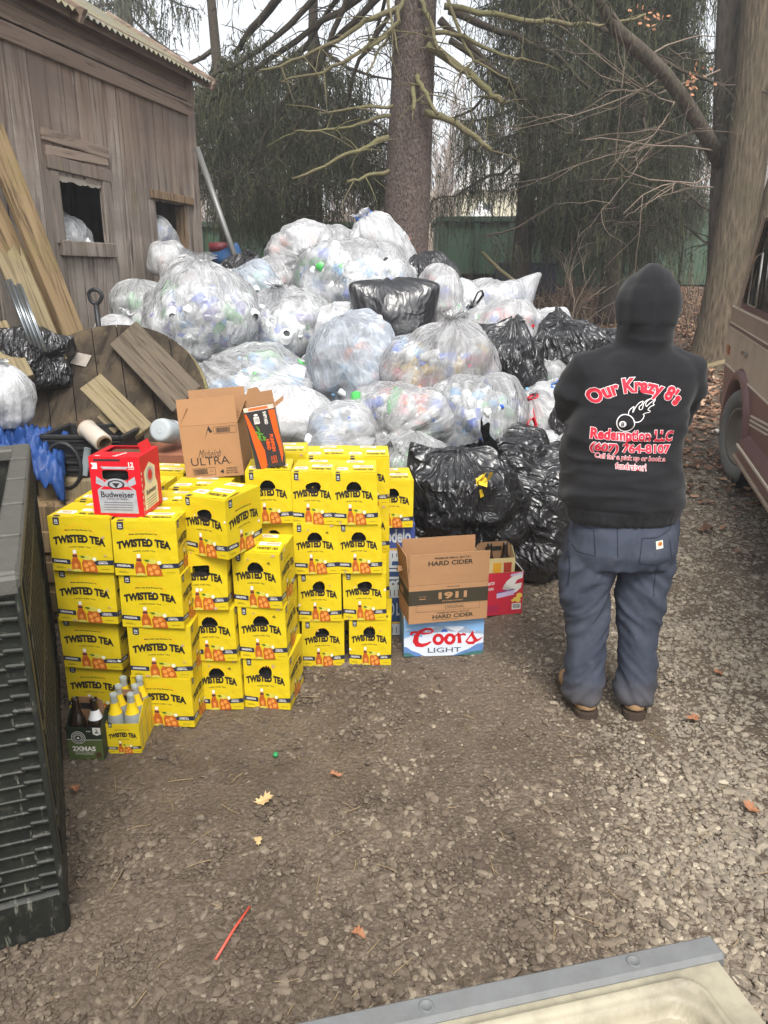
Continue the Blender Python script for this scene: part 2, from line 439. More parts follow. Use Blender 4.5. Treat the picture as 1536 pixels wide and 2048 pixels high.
# leaf litter at the back
def leaf_material():
    n = NT('dead_leaf'); g = n.geo().outputs['Random Per Island']
    c = n.ramp(g, [(0, srgb(78, 58, 46)), (.35, srgb(118, 90, 72)), (.65, srgb(150, 114, 92)), (.9, srgb(172, 136, 110)), (1, srgb(192, 164, 138))])
    return n.done(n.bsdf(c, .8, 0, .25))
LEAF = leaf_material()
def scatter_leaves(N, seed):
    r = np.random.default_rng(seed)
    y = 4.4+13.8*r.random(N*3)**1.1; x = -1+9.5*r.random(N*3)
    den = sstep(4.9, 7.6, y+.5*(x-1.5)+1.2*pn(np.c_[x, y, y*0]*.8))*(.75+.6*pn(np.c_[x, y, y*0]*1.5))
    k = r.random(len(x)) < np.clip(den, 0.02, 1); x, y = x[k][:N], y[k][:N]; n = len(x)
    a = r.random(n)*6.28; s = .022+.026*r.random(n); tl = .6*r.normal(size=(n, 2)); cu = (r.random(n)-.3)*.6
    base = np.array([[-1, 0], [-.3, -.55], [.6, -.4], [1.1, 0], [.6, .4], [-.3, .55]])
    bx, by = base[None, :, 0]*s[:, None], base[None, :, 1]*s[:, None]
    bz = cu[:, None]*(np.abs(by)+bx*.3) + bx*np.tan(np.clip(tl[:, :1], -.8, .8)) + by*np.tan(np.clip(tl[:, 1:], -.8, .8))
    ca, sa = np.cos(a)[:, None], np.sin(a)[:, None]
    V = np.stack([bx*ca-by*sa+x[:, None], bx*sa+by*ca+y[:, None], np.abs(bz)+(gz(x, y)+.012)[:, None]], -1).reshape(-1, 3)
    F = (np.array([[0, 1, 2, 3], [0, 3, 4, 5]])[None] + (np.arange(n)*6)[:, None, None]).reshape(-1, 4)
    return V, F
V, F = scatter_leaves(34000, 21)
tag(link(npmesh('leaf_litter', V, F, LEAF, smooth=False), 'leaf_litter'), kind='stuff')

# ------------------------------------------------------------------ barn
def barn_zone(n, c):
    """browner wood that the eave kept dry, grey bands, a few knots, green algae near the ground"""
    sep = n.n('ShaderNodeSeparateXYZ'); n.l(n.co(), sep.inputs[0]); z = n.math('ADD', sep.outputs[2], n.math('MULTIPLY', n.noise(2.2, 5, .6, n.mapping((2.5, 2.5, .5))), 1.3))
    c = n.mix(n.ramp(n.math('MULTIPLY', z, .25), [(.74, 0), (.92, .5)]), c, srgb(134, 108, 90))
    band = n.ramp(n.noise(1.6, 5, .6, n.mapping((.5, .5, 2.0))), [(.42, 0), (.62, .55)]); c = n.mix(band, c, srgb(112, 102, 95))
    c = n.mix(n.ramp(n.math('SUBTRACT', n.noise(1.7, 4, .6, n.mapping((1.6, 1.6, .35))), n.math('MULTIPLY', sep.outputs[2], .12)), [(.36, 0), (.5, .55)]), c, srgb(128, 122, 74))
    kn = n.ramp(n.vor(2.6, n.mapping((1.6, 1.6, .55))), [(.03, .85), (.085, 0)]); return n.mix(kn, c, srgb(74, 52, 38))
BARN = wood('barn_board', srgb(136, 124, 114), srgb(180, 170, 160), (7, 7, .45), 3.0, .62, 1.0, dark=srgb(80, 69, 62), zone=barn_zone)
BARNH = wood('barn_trim_board', srgb(134, 114, 100), srgb(166, 150, 136), (.8, .35, 7), 3.2, .35, .5, dark=srgb(96, 80, 70))
BARND = mat('barn_inside_shade', (.012, .011, .010), .95)  # near-black colour carries the shade of the barn's interior
def roof_mat():
    n = NT('mossy_roof_metal'); a = n.noise(2.5, 7, .7); b = n.noise(9, 5, .7)
    c = n.mix(n.ramp(a, [(.35, 0), (.65, 1)]), srgb(120, 122, 118), srgb(140, 132, 96)); c = n.mix(n.ramp(b, [(.5, 0), (.7, .8)]), c, srgb(104, 84, 66))
    return n.done(n.bsdf(c, .65, .2, .4, n.bump(b, .2, .004)))
ROOF = roof_mat()
BC = Vector((-1.86, 8.15)); BW = Vector((-.2297, -.9733)); BN = Vector((.9733, -.2297))
def bpt(s, z, o=0.0): return Vector((BC.x+BW.x*s+BN.x*o, BC.y+BW.y*s+BN.y*o, z))
def bpx(u, v, o=0.0):
    """where a photo point lies on the barn wall: (distance from the corner, height)"""
    d = ray(u, v); c = Vector((BC.x+BN.x*o, BC.y+BN.y*o)); t = c.dot(BN)/(d.x*BN.x+d.y*BN.y)
    p = Vector((d.x*t, d.y*t)); return (p-c).dot(BW), CAM_H+d.z*t
BZ = GZ(BC.x, BC.y)
barn = empty('barn', (BC.x, BC.y, BZ-.3))
tag(barn, 'weathered grey wooden barn with rusty corrugated roof and vertical boards', 'barn')
def bbuild(mb, name, m, parent=None):
    o = mb.build(name, m); p = parent or barn; o.parent = p
    bpy.context.view_layer.update(); o.matrix_parent_inverse = p.matrix_world.inverted(); return o
MBW = frame(bpt(0, 0), (BW.x, BW.y, 0), (0, 0, 1), (BN.x, BN.y, 0))     # wall frame: x along, y up, z out
ws0, wz1 = bpx(113, 356); ws1, wz0 = bpx(211, 488)
WIN = (min(ws0, ws1), max(ws0, ws1), wz0, wz1)
ds0, dz1 = bpx(308, 399); ds1, _ = bpx(372, 410); DOOR = (min(ds0, ds1), max(ds0, ds1), BZ-.3, dz1-.01)
EAVE = D(425, 141, 8.25).z; TRIM = bpx(380, 236)[1]
print('barn window', WIN, 'door', DOOR, 'eave', EAVE, 'trim', TRIM, 'base', BZ)
mb = MB(); s = .05; rr = random.Random(3); s = .08
while s < 8.0:
    wd = rr.uniform(.13, .24); e = s+wd-.014; z0, z1 = BZ-.3, TRIM+.1; ofs = rr.uniform(-.007, .007)
    segs = [(z0, z1)]
    for (a, b, c, d) in (WIN, DOOR):
        if e > a and s < b:
            if s >= a-.02 and e <= b+.02 or True:
                segs = [q for sg in segs for q in ((sg[0], min(sg[1], c)), (max(sg[0], d), sg[1])) if q[1]-q[0] > .02]
                # board only partly across the opening: clip sideways
                if s < a-.02:
                    mb.box(((s+a)/2, (c+d)/2, ofs), (a-s, d-c, .022), None, 0, 0, MBW)
                if e > b+.02:
                    mb.box(((b+e)/2, (c+d)/2, ofs), (e-b, d-c, .022), None, 0, 0, MBW)
    for (q0, q1) in segs:
        q0 += rr.uniform(0, .03) if q0 < BZ else 0
        mb.box(((s+e)/2, (q0+q1)/2, ofs), (e-s, q1-q0, .022), rotm(z=rr.uniform(-.25, .25)), 0, .003, MBW)
    s += wd
bbuild(mb, 'board_wall', BARN)
mb = MB(); z = TRIM+.02                                     # trim bands and the lap boards under the eave
mb.box((4.0, TRIM+.055, .030), (8.0, .11, .03), None, 0, .004, MBW)
mb.box((4.0, TRIM+.175, .022), (8.0, .10, .03), None, 0, .004, MBW)
z = TRIM+.23
while z < EAVE-.02:
    hgt = min(.20, EAVE-.02-z); mb.box((4.0, z+hgt/2, .008+.004*rr.random()), (8.0, hgt-.008, .02), None, 0, .003, MBW); z += hgt
bbuild(mb, 'lap_siding', BARNH)
mb = MB(); mb.box((.03, (BZ-.3+EAVE)/2, .02), (.13, EAVE-BZ+.3, .05), None, 0, .006, MBW); mb.box((-.02, (BZ-.3+EAVE)/2, -.05), (.02, EAVE-BZ+.3, .12), None, 0, .004, MBW)
bbuild(mb, 'corner_board', BARN)
# end walls, near-black sheets for the shade inside, roof
mb = MB(); mb.box((0.03, (BZ-.3+EAVE)/2-.05, -2.6), (.04, EAVE-BZ+.2, 5.0), None, 0, 0, MBW); mb.box((7.9, (BZ-.3+EAVE)/2-.05, -2.6), (.04, EAVE-BZ+.2, 5.0), None, 0, 0, MBW); mb.box((4.0, (BZ-.3+EAVE)/2-.05, -5.0), (7.8, EAVE-BZ+.2, .04), None, 0, 0, MBW)
bbuild(mb, 'end_wall', BARN)
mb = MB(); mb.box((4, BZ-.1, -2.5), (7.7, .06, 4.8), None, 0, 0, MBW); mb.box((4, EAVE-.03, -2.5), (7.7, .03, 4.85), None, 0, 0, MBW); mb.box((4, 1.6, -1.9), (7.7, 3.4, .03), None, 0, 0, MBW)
bbuild(mb, 'inner_shade_sheets', BARND)
mb = MB(); rows = []
ns = 8*13*4; sl_ = math.tan(R(31)); cr = R(31)
for j, q in enumerate((0, .9, 1.8, 2.75)):
    rw = []
    for k in range(ns+1):
        sx = -.16+8.2*k/ns; wv = .014*math.sin(2*math.pi*sx/.076)
        rw.append((sx - wv*0, EAVE-.12+q*sl_+wv, .22-q))
    rows.append(rw)
mb.grid(rows, 0, True, False, MBW); rows2 = [[(a, b-.004, c) for a, b, c in r] for r in rows]; mb.grid([list(reversed(r)) for r in rows2], 0, True, False, MBW)
far = [[(a, EAVE-.12+2.75*sl_-(i*2.75)*sl_+(b*0), -2.53-i*2.6) for a, b, c in rows[0][::8]] for i in (0, 1)]
mb.grid(far, 0, True, False, MBW)
bbuild(mb, 'corrugated_roof', ROOF)
mb = MB()
for (sx) in (-.1, 2.0, 4.0, 6.0, 7.9): mb.box((sx, EAVE-.12+.5*sl_, -.3), (.05, .10, 1.25), rotm(x=31), 0, .004, MBW)
mb.box((3.9, EAVE-.10, .14), (8.0, .09, .02), None, 0, .003, MBW)
bbuild(mb, 'eave_rafter', BARNH)
# window: frame, sill, head boards, shadowed opening
a, b, c, d = WIN
wf = MB()
for (s0, s1, z0, z1) in ((a-.11, a-.005, c-.02, d+.04), (b+.005, b+.10, c-.02, d+.04)):
    wf.box(((s0+s1)/2, (z0+z1)/2, .014), (s1-s0, z1-z0, .03), None, 0, .004, MBW)
wf.box(((a+b)/2, d+.09, .018), (b-a+.24, .09, .030), rotm(z=1.0), 0, .004, MBW)
wo = bbuild(wf, 'window_frame', BARN)
wf = MB(); wf.box(((a+b)/2, c-.05, .032), (b-a+.16, .11, .04), None, 0, .006, MBW); bbuild(wf, 'window_sill', BARN, wo)
wf = MB(); wf.box(((a+b)/2, d+.18, .016), (b-a+.22, .065, .03), rotm(z=-1.5), 0, .004, MBW); wf.box(((a+b)/2+.01, d+.26, .020), (b-a+.27, .08, .03), rotm(z=1.6), 0, .004, MBW); bbuild(wf, 'head_board', BARNH, wo)
# frayed plastic curtain edge across the window head
wf = MB(); top = []; bot = []
for k in range(25):
    t = k/24; top.append((a+(b-a)*t, d+.02, .012)); bot.append((a+(b-a)*t, d-.005-.012*rr.random()-.012*abs(math.sin(t*9)), .014))
wf.grid([bot, top], 0, False, False, MBW); bbuild(wf, 'torn_sheet', mat('old_poly_sheet', srgb(150, 142, 130), .6), wo)
a, b, c, d = DOOR
wf = MB(); wf.box(((a+b)/2, d+.05, .03), (b-a+.16, .07, .035), None, 0, .004, MBW); wf.box((a-.0, (c+d)/2, -.05), (.09, d-c, .10), None, 0, .004, MBW)
bbuild(wf, 'door_frame', wood('door_jamb_wood', srgb(132, 108, 84), srgb(150, 128, 104), (9, 9, .5), 4, .2, .4))

# ------------------------------------------------------------------ green roll-off containers behind the trees
DGREEN = mat('green_container_paint', srgb(62, 92, 70), .6, 0, .4, .3, 1.5, .1, 20, dirt=.5)
DRUST = mat('container_rail_paint', srgb(50, 74, 57), .6, 0, .4, .2, 3, dirt=.6)
def container(px0, px1, vtop, vbot, Y, label, rail=True):
    p0, p1 = D(px0, vtop, Y), D(px1, vtop, Y); zt = p0.z; zb = D((px0+px1)/2, vbot, Y).z
    L = p1.x-p0.x; Hh = zt-zb; o = empty('waste_container', ((p0.x+p1.x)/2, Y+1.0, zb)); tag(o, label, 'container', 'green waste containers behind the yard')
    t = .06
    m = MB()
    m.box((0, -1.0, Hh/2), (L, t, Hh), None, 0, .01); m.box((0, 1.0, Hh/2), (L, t, Hh), None, 0, .01)
    for sx in (-1, 1): m.box((sx*(L/2-t/2), 0, Hh/2), (t, 1.94, Hh-.002), None, 0, .01)
    m.box((0, 0, .1), (L-.1, 1.9, .08), None, 0); m.build('shell', DGREEN, o)
    m = MB(); k = max(3, int(L/.75))
    for i in range(k+1): MB().box((-L/2+.08+(L-.16)*i/k, -1.07, Hh/2-.03), (.11, .08, Hh-.16), None, 0, .012).build('side_rib', DRUST, o)
    m = MB(); m.box((0, -1.05, Hh-.03), (L+.06, .16, .12), None, 0, .015); m.box((0, 1.05, Hh-.03), (L+.06, .16, .12), None, 0, .015)
    for sx in (-1, 1): m.box((sx*L/2, 0, Hh-.03), (.12, 1.93, .12), None, 0, .015)
    m.build('top_rail', DRUST, o)
    m = MB()
    for sx in (-.35, .35): m.box((sx*L, 0, -.12), (.25, 1.8, .22), None, 0, .02)
    m.box((0, -.5, -.1), (L*.96, .12, .20), None, 0, .01); m.build('skid', mat('container_skid', (.03, .03, .03), .8), o)
    return o
container(395, 800, 447, 548, 17.5, 'long green steel container with side ribs, left of the big spruce trunk')
container(878, 1100, 436, 548, 18.2, 'shadowed green steel container just right of the spruce trunk')
container(1106, 1450, 408, 570, 18.6, 'tall green steel container, rightmost, behind the hanging evergreen twigs')
m = MB(); p = D(1050, 535, 17.2); o = empty('steel_drum_box', (p.x, p.y, GZ(p.x, p.y))); tag(o, 'dark blue steel bin standing low before the green containers', 'bin')
m.box((0, 0, .3), (1.2, .8, .6), None, 0, .02); m.build('bin_body', mat('dark_blue_paint', srgb(34, 44, 72), .5, dirt=.3), o)
m = MB(); m.box((0, 0, .63), (1.26, .86, .06), None, 0, .02); m.build('lid', mat('dark_blue_lid', srgb(28, 36, 58), .5, dirt=.3), o)

# far small building and pole
p = D(985, 418, 46); o = empty('small_building', (p.x, p.y, p.z-1.2)); tag(o, 'small cream building with white roof far off beyond the containers', 'building')
m = MB(); m.box((0, 0, .8), (3.8, 3.5, 2.4), None, 0, .02); m.build('wall', mat('cream_wall', srgb(206, 200, 176), .8), o)
m = MB(); m.prism([(-2.2, 0), (2.2, 0), (1.7, 1.15), (-1.7, 1.15)], 4.2, frame((0, 2.1, 2.0), (1, 0, 0), (0, 0, 1))); m.build('roof', mat('pale_roof', srgb(222, 220, 214), .7), o)
m = MB(); m.box((-.6, -1.78, .9), (.7, .05, .8)); m.build('window', mat('far_window', (.05, .06, .07), .2), o)
p = D(960, 428, 44); m = MB(); bm_ = [(0, 0), (.55, .1), (.62, .5), (.3, .85), (0, .95)]; m.lathe([(.01, 0), (.62, .15), (.75, .6), (.5, 1.05), (.02, 1.2)], 14); m.lathe([(.14, 1.15), (.16, 1.5), (.01, 1.52)], 10)
tag(m.build('white_tank', mat('white_tank_paint', srgb(226, 226, 222), .5), at=(p.x, p.y, p.z-.9)), 'rounded white tank beside the far cream building', 'tank')
p = D(736, 420, 40); o = empty('utility_pole', (p.x, p.y, -1.5)); tag(o, 'thin pale utility pole with crossarm seen far left of the spruce trunk', 'pole')
m = MB(); m.tube([(0, 0, 0), (0, 0, 6.6)], [.12, .09], 8); m.build('pole', mat('pole_wood', srgb(176, 160, 140), .8), o)
m = MB(); m.box((0, 0, 6.2), (1.5, .1, .1)); m.build('crossarm', mat('pole_wood', srgb(176, 160, 140), .8), o)
# ------------------------------------------------------------------ trees
def bark(name, a, b, sx=9, sz=1.4, strength=.9, dist=.03, moss=None, patch=None):
    n = NT(name); v = n.mapping((sx, sx, sz)); f = n.vor(3.2, n.mapping((sx*.8, sx*.8, sz*1.3))); f2 = n.noise(3.5, 9, .7, v, .8)
    h = n.math('ADD', n.math('MULTIPLY', f, .6), f2)
    c = n.mix(n.ramp(h, [(.4, 0), (1.0, 1)]), a, b)
    if moss: c = n.mix(n.ramp(n.noise(1.6, 6, .7), [(.42, 0), (.66, .8)]), c, moss)
    if patch: c = n.mix(n.ramp(n.noise(26, 4, .7), [(.55, 0), (.66, .8)]), c, patch)
    return n.done(n.bsdf(c, .92, 0, .15, n.bump(h, strength, dist)))
SPR = bark('spruce_bark', srgb(54, 45, 41), srgb(118, 104, 97), 20, 6.0, 1.0, .03, None, srgb(132, 122, 116))
LICH = bark('lichen_limb', srgb(84, 76, 62), srgb(124, 116, 88), 14, 14, .6, .01, srgb(116, 114, 78))
DARKL = bark('dark_limb', srgb(44, 39, 34), srgb(84, 76, 66), 14, 14, .6, .01)
MAP1 = bark('maple_bark_dark', srgb(60, 55, 49), srgb(98, 90, 80), 9, 1.6, .8, .02)
MAP2 = bark('maple_bark_light', srgb(66, 57, 48), srgb(128, 114, 97), 13, 1.3, 1.0, .05, srgb(104, 98, 80))
TWIG = mat('pale_twig', srgb(132, 118, 104), .9, var=.3)
def needle_material(name, a, b):
    n = NT(name); g = n.geo().outputs['Random Per Island']
    c = n.ramp(g, [(0, a), (.6, b), (1, tuple(q*1.5 for q in b))])
    d = n.n('ShaderNodeBsdfDiffuse'); n.l(c, d.inputs[0]); t = n.n('ShaderNodeBsdfTranslucent'); n.l(c, t.inputs[0])
    m = n.n('ShaderNodeMixShader'); m.inputs[0].default_value = .25; n.l(d.outputs[0], m.inputs[1]); n.l(t.outputs[0], m.inputs[2])
    return n.done(m.outputs[0])
NEED = needle_material('spruce_needles', (.040, .043, .026), (.086, .090, .054))
NEED2 = needle_material('grey_green_needles', (.050, .055, .038), (.104, .110, .072))
def sag_limb(o, az, L, z_drop, rise=.0, n=9, r=random):
    """points of a limb that leaves the trunk, droops and lifts again at its tip"""
    p = []; k = r.uniform(-.25, .25)
    for i in range(n):
        t = i/(n-1); a = az + k*t
        d = L*t; z = rise*t - z_drop*(t**.85) + .28*z_drop*max(0, t-.6)**2*4
        p.append(o + Vector((math.sin(a)*d, math.cos(a)*d, z + .06*r.uniform(-1, 1)*(t > .1))))
    return p
def strands(points, dens, lmin, lmax, spread, r, wid=.017):
    """hanging needle sprays below the given points: chains of ragged blades"""
    V = []; F = []
    for p in points:
        for _ in range(int(dens)+(r.random() < dens-int(dens))):
            x = p.x+r.gauss(0, spread); y = p.y+r.gauss(0, spread); z = p.z+r.gauss(0, .05); L = lmin*.5+(lmax-lmin*.5)*r.random()**1.5; a = r.random()*6.28
            dx, dy = r.gauss(0, .10), r.gauss(0, .10); k = max(3, int(L/.11)); w0 = wid*r.uniform(.6, 1.3)
            for i in range(k):
                t0, t1 = i/k, (i+1.5)/k; a += r.gauss(0, .6); ca, sa = math.cos(a), math.sin(a)
                ww = w0*(1-.55*t0)*r.uniform(.6, 1.25); sw = r.gauss(0, .012)
                q0 = (x+dx*t0, y+dy*t0, z-L*t0); q1 = (x+dx*t1+sw, y+dy*t1+sw, z-L*t1)
                tm = .35; qm = [q0[j]*(1-tm)+q1[j]*tm for j in range(3)]
                b = len(V)
                V += [q0, (qm[0]+ca*ww, qm[1]+sa*ww, qm[2]-.01), q1, (qm[0]-ca*ww, qm[1]-sa*ww, qm[2]-.02)]
                F.append((b, b+1, b+2, b+3))
                sg = 1 if i % 2 else -1; ll = r.uniform(.05, .12)*(1-.4*t0); e = (q0[0]+ca*sg*ll, q0[1]+sa*sg*ll, q0[2]-ll*r.uniform(.5, 1.1)); hm = [(q0[j]+e[j])/2 for j in range(3)]; b = len(V)
                V += [q0, (hm[0]-sa*wid*.6, hm[1]+ca*wid*.6, hm[2]), e, (hm[0]+sa*wid*.6, hm[1]-ca*wid*.6, hm[2]-.012)]; F.append((b, b+1, b+2, b+3))
    return np.array(V), np.array(F)
def conifer(name, base, H, r0, label, seed, nl, zlo, zhi, Lr, need, bk, hang=(.35, .9), dens=7, group=None, azr=None, droop=.55, dead=0, wid=.015, lean=0.0, taper=.5):
    r = random.Random(seed); o = empty(name, base); tag(o, label, 'tree', group)
    m = MB(); pts = []; rad = []
    for i in range(26):
        t = i/25; z = H*t; pts.append((.05*math.sin(z*.8+seed)+lean*z, .05*math.cos(z*.6), z)); rad.append(r0*(1-t)**.8*(1+.55*math.exp(-z/.35))+.01)
    m.tube(pts, rad, 20, 0, True, .05); m.build('trunk', bk, o)
    lm = MB(); hp = []
    for i in range(nl):
        z = zlo+(zhi-zlo)*(i+r.random()*.8)/nl; az = (azr[0]+(azr[1]-azr[0])*r.random()) if azr else i*2.4+r.random()
        L = (Lr[0]+(Lr[1]-Lr[0])*r.random())*(1-taper*max(0, (z-zlo)/(H-zlo)))
        pp = sag_limb(Vector((lean*z, 0, z)), az, L, L*droop*r.uniform(.7, 1.2), r.uniform(0, .4), 9, r)
        th = .028+.018*r.random(); lm.tube(pp, [th*(1-.85*k/8)+.005 for k in range(9)], 6, 0, False, .2)
        for k in range(2, 9):
            for q in range(3):
                t = r.random(); p = pp[k-1].lerp(pp[k], t); hp.append(p)
                side = az+math.pi/2*(1 if r.random() < .5 else -1)+r.uniform(-.5, .5); l2 = r.uniform(.25, .9)*(.4+.6*L/Lr[1])
                e = p+Vector((math.sin(side)*l2, math.cos(side)*l2, -l2*r.uniform(.2, .6))); md = p.lerp(e, .5)+Vector((0, 0, .05))
                lm.tube([p, md, e], [.010, .007, .003], 4, 0, False); hp += [md, e, p.lerp(e, .75)]
    lm.build('limbs', DARKL, o)
    cl = pn(np.array([[p.x+base[0], p.y+base[1], p.z*1.3] for p in hp])*1.15+seed); hp = [p for p, q in zip(hp, cl) if q > -.12+.25*(r.random()-.5)]
    V, F = strands(hp, dens*1.35, hang[0], hang[1], .10, r, wid)
    link(npmesh('foliage', V, F, need, smooth=False), 'foliage', o)
    print(name, 'strand faces', len(F)); return o
SPY = 10.0; SPB = D(818, 500, SPY); spb = Vector((SPB.x, SPY, GZ(SPB.x, SPY)-.15))
spruce = conifer('spruce_tree', spb, 13.5, .30, 'big spruce with scaly brown trunk and drooping dead limbs behind the bag pile', 4, 26, 4.7, 10.5, (2.6, 4.4), NEED, SPR, (.25, .7), 1.5, None, None, .62, wid=.008)
# the dead lichen-covered limbs one can count near the trunk
def px_limb(pts, Y0, dY, r0, r1, mt=LICH, parent=spruce, sub=True, seed=0, hang_=False):
    r = random.Random(seed+len(pts)*7+int(pts[0][0])); k = len(pts)
    P = [D(u, v, Y0+dY*i/(k-1)) for i, (u, v) in enumerate(pts)]; Q = []
    for i in range(k-1):
        for j in range(4):
            t = j/4; q = P[i].lerp(P[i+1], t); Q.append(q + Vector((r.uniform(-1, 1), r.uniform(-1, 1), r.uniform(-1, 1)))*.018*(len(Q) > 0))
    Q.append(P[-1]); n = len(Q); m = MB()
    m.tube(Q, [r0+(r1-r0)*i/(n-1) for i in range(n)], 8, 0, True, .25)
    if sub:
        for _ in range(int(n*.55)):
            i = r.randrange(2, n); q = Q[i]; L = r.uniform(.12, .5); d = Vector((r.uniform(-1, 1), r.uniform(-.6, .6), r.uniform(-1, .5))).normalized()
            m.tube([q, q+d*L*.5+Vector((0, 0, .02)), q+d*L], [.008, .006, .003], 4, 0, False)
    if hang_:
        sp_ = [q.lerp(Q[min(i+1, n-1)], r.random())+Vector((r.gauss(0, .12), r.gauss(0, .12), r.gauss(0, .04))) for i, q in enumerate(Q) for _ in range(4) if i > 3]
        V, F = strands(sp_, 4, .2, .75, .08, r, .008); fo = link(npmesh('foliage', V, F, NEED, smooth=False), 'foliage', parent); fo.location = -Vector(parent.location)
    o = m.build('dead_limb', mt); o.parent = parent; o.location = -Vector(parent.location); return o
Yt = SPY-.30
for pts, r0, r1 in (([(855, 92), (925, 137), (965, 170), (1005, 207)], .050, .030), ([(835, 150), (852, 190), (875, 229)], .028, .02), ([(850, 224), (912, 247), (950, 272), (982, 301)], .040, .026),
                    ([(786, 212), (730, 217), (635, 227)], .020, .008), ([(782, 231), (720, 248), (655, 260), (586, 262)], .022, .008), ([(778, 275), (730, 295), (672, 320), (584, 358)], .034, .012),
                    ([(778, 342), (740, 352), (694, 364)], .026, .016), ([(838, -6), (865, 47), (875, 100), (929, 147), (948, 160)], .026, .014), ([(894, -6), (929, 87), (945, 120), (1018, 158)], .022, .010),
                    ([(808, 10), (729, 43), (679, 77), (605, 117), (519, 141)], .032, .010), ([(795, 55), (729, 100), (645, 147), (562, 164)], .026, .010), ([(888, 12), (1024, 35), (1120, 46), (1200, 52), (1292, 28)], .034, .012),
                    ([(806, -10), (795, 40), (772, 75), (730, 96)], .024, .014), ([(776, 0), (782, 50), (798, 110)], .018, .006), ([(800, 42), (760, 100), (730, 150)], .02, .008), ([(826, 175), (826, 222)], .03, .022),
                    ([(850, 60), (930, 75), (1005, 110), (1060, 122)], .028, .012)):
    px_limb(pts, Yt, -.25, r0, r1)
# long dark limbs that fan down to the left and right of the trunk
for pts, r0, r1 in (([(770, -20), (660, 90), (560, 210), (500, 330)], .045, .018), ([(740, -20), (620, 60), (500, 150), (415, 205)], .042, .02), ([(700, -20), (640, 130), (590, 260), (555, 330)], .035, .014),
                    ([(790, 15), (720, 120), (680, 250), (665, 330)], .028, .012), ([(900, 20), (1000, 60), (1110, 110), (1200, 200)], .05, .02), ([(880, 40), (980, 130), (1080, 230), (1150, 270)], .045, .018),
                    ([(900, 80), (1010, 150), (1080, 240), (1130, 330)], .038, .014), ([(640, -20), (560, 70), (470, 130), (410, 160)], .04, .02), ([(570, -20), (505, 60), (470, 105)], .05, .035)):
    px_limb(pts, SPY+.3, .8, r0, r1, DARKL, hang_=True)
GROUP_C = 'evergreens with hanging branches behind the yard'
def at_px(u, Y): p = D(u, 560, Y); return Vector((p.x, Y, GZ(p.x, Y)-.1))
conifer('spruce_tree', at_px(1225, 13.2), 9.5, .16, 'dense dark evergreen with curtains of hanging twigs, right of the big spruce', 9, 40, 2.2, 5.8, (1.3, 2.4), NEED, DARKL, (.4, 1.1), 2.0, GROUP_C, None, .7, wid=.010, taper=.75)
conifer('spruce_tree', at_px(1040, 14.5), 11.5, .17, 'dark evergreen close behind the spruce trunk, its twigs over the blue bin', 12, 28, 2.4, 7.0, (1.0, 1.9), NEED, DARKL, (.4, 1.1), 2.0, GROUP_C, None, .7, wid=.010, taper=.6)
conifer('spruce_tree', at_px(640, 13.5), 9.0, .11, 'dark evergreen with drooping twigs left of the big trunk above the ribbed container', 15, 22, 2.5, 4.5, (1.3, 2.6), NEED, DARKL, (.35, 1.0), 1.9, GROUP_C, None, .65, wid=.010, taper=.6)
conifer('spruce_tree', at_px(455, 14.0), 8.5, .12, 'shaggy grey green evergreen beside the barn corner', 18, 22, 2.5, 4.4, (1.3, 2.4), NEED, DARKL, (.35, 1.0), 1.9, GROUP_C, None, .65, wid=.010, taper=.6)
conifer('spruce_tree', at_px(1275, 16.5), 6.2, .14, 'round topped green evergreen at the back behind the maple limb', 22, 36, 1.8, 5.4, (1.0, 2.0), NEED2, DARKL, (.3, .8), 2.6, GROUP_C, None, .55, wid=.012, taper=.8)
conifer('spruce_tree', at_px(300, 21), 15.0, .25, 'tall evergreen rising above the barn roof', 25, 26, 5.2, 12, (1.6, 2.8), NEED2, DARKL, (.3, .9), .8, GROUP_C, None, .6, wid=.026)

# ------------------------------------------------------------------ bare maple clump at the right
def bare_branch(m, p, d, L, r0, r, lev, tips=None):
    """a forking bare branch, added to m"""
    n = 5; P = [p]; q = p.copy(); dd = d.normalized()
    for i in range(n):
        dd = (dd + Vector((r.gauss(0, .16), r.gauss(0, .16), r.gauss(0, .14)))).normalized(); q = q+dd*L/n; P.append(q.copy())
    m.tube(P, [r0*(1-.65*i/n) for i in range(n+1)], 6 if lev > 1 else 4, 0, False)
    if tips is not None: tips.append(P[-1])
    if lev > 0:
        for _ in range(r.randint(2, 4)):
            i = r.randrange(1, n+1); sd_ = Vector((r.uniform(-1, 1), r.uniform(-1, 1), r.uniform(-.5, .7)))
            bare_branch(m, P[i], (dd*.8+sd_*.8), L*r.uniform(.45, .7), r0*.5*(1-.4*i/n)+.002, r, lev-1, tips)
def px_trunk(name, pts, Y, rads, mt, label, flare=1.0, dY=None):
    P = [D(u, v, Y+(dY[i] if dY else 0)) for i, (u, v) in enumerate(pts)]; gb = GZ(P[0].x, P[0].y)-.15
    P[0].z = min(P[0].z, gb); base = P[0].copy(); Q = []; rd = []
    for i in range(len(P)-1):
        for j in range(6):
            t = j/6; Q.append(P[i].lerp(P[i+1], t)-base); rd.append(rads[i]+(rads[i+1]-rads[i])*t)
    Q.append(P[-1]-base); rd.append(rads[-1])
    for i, q in enumerate(Q): rd[i] *= 1+.45*flare*math.exp(-q.z/.3)
    o = empty(name, base); tag(o, label, 'tree', 'maple stems at the right'); m = MB(); m.tube(Q, rd, 18, 0, True, .06); m.build('trunk', mt, o); return o, base
MY = 9.9
mp1, mb1 = px_trunk('maple_tree', [(1436, 715), (1440, 560), (1446, 420), (1450, 330), (1456, 150), (1464, -60), (1470, -400)], MY+.5, [.17, .16, .165, .16, .155, .15, .12], MAP1, 'dark straight bare trunk with a long limb reaching over the yard')
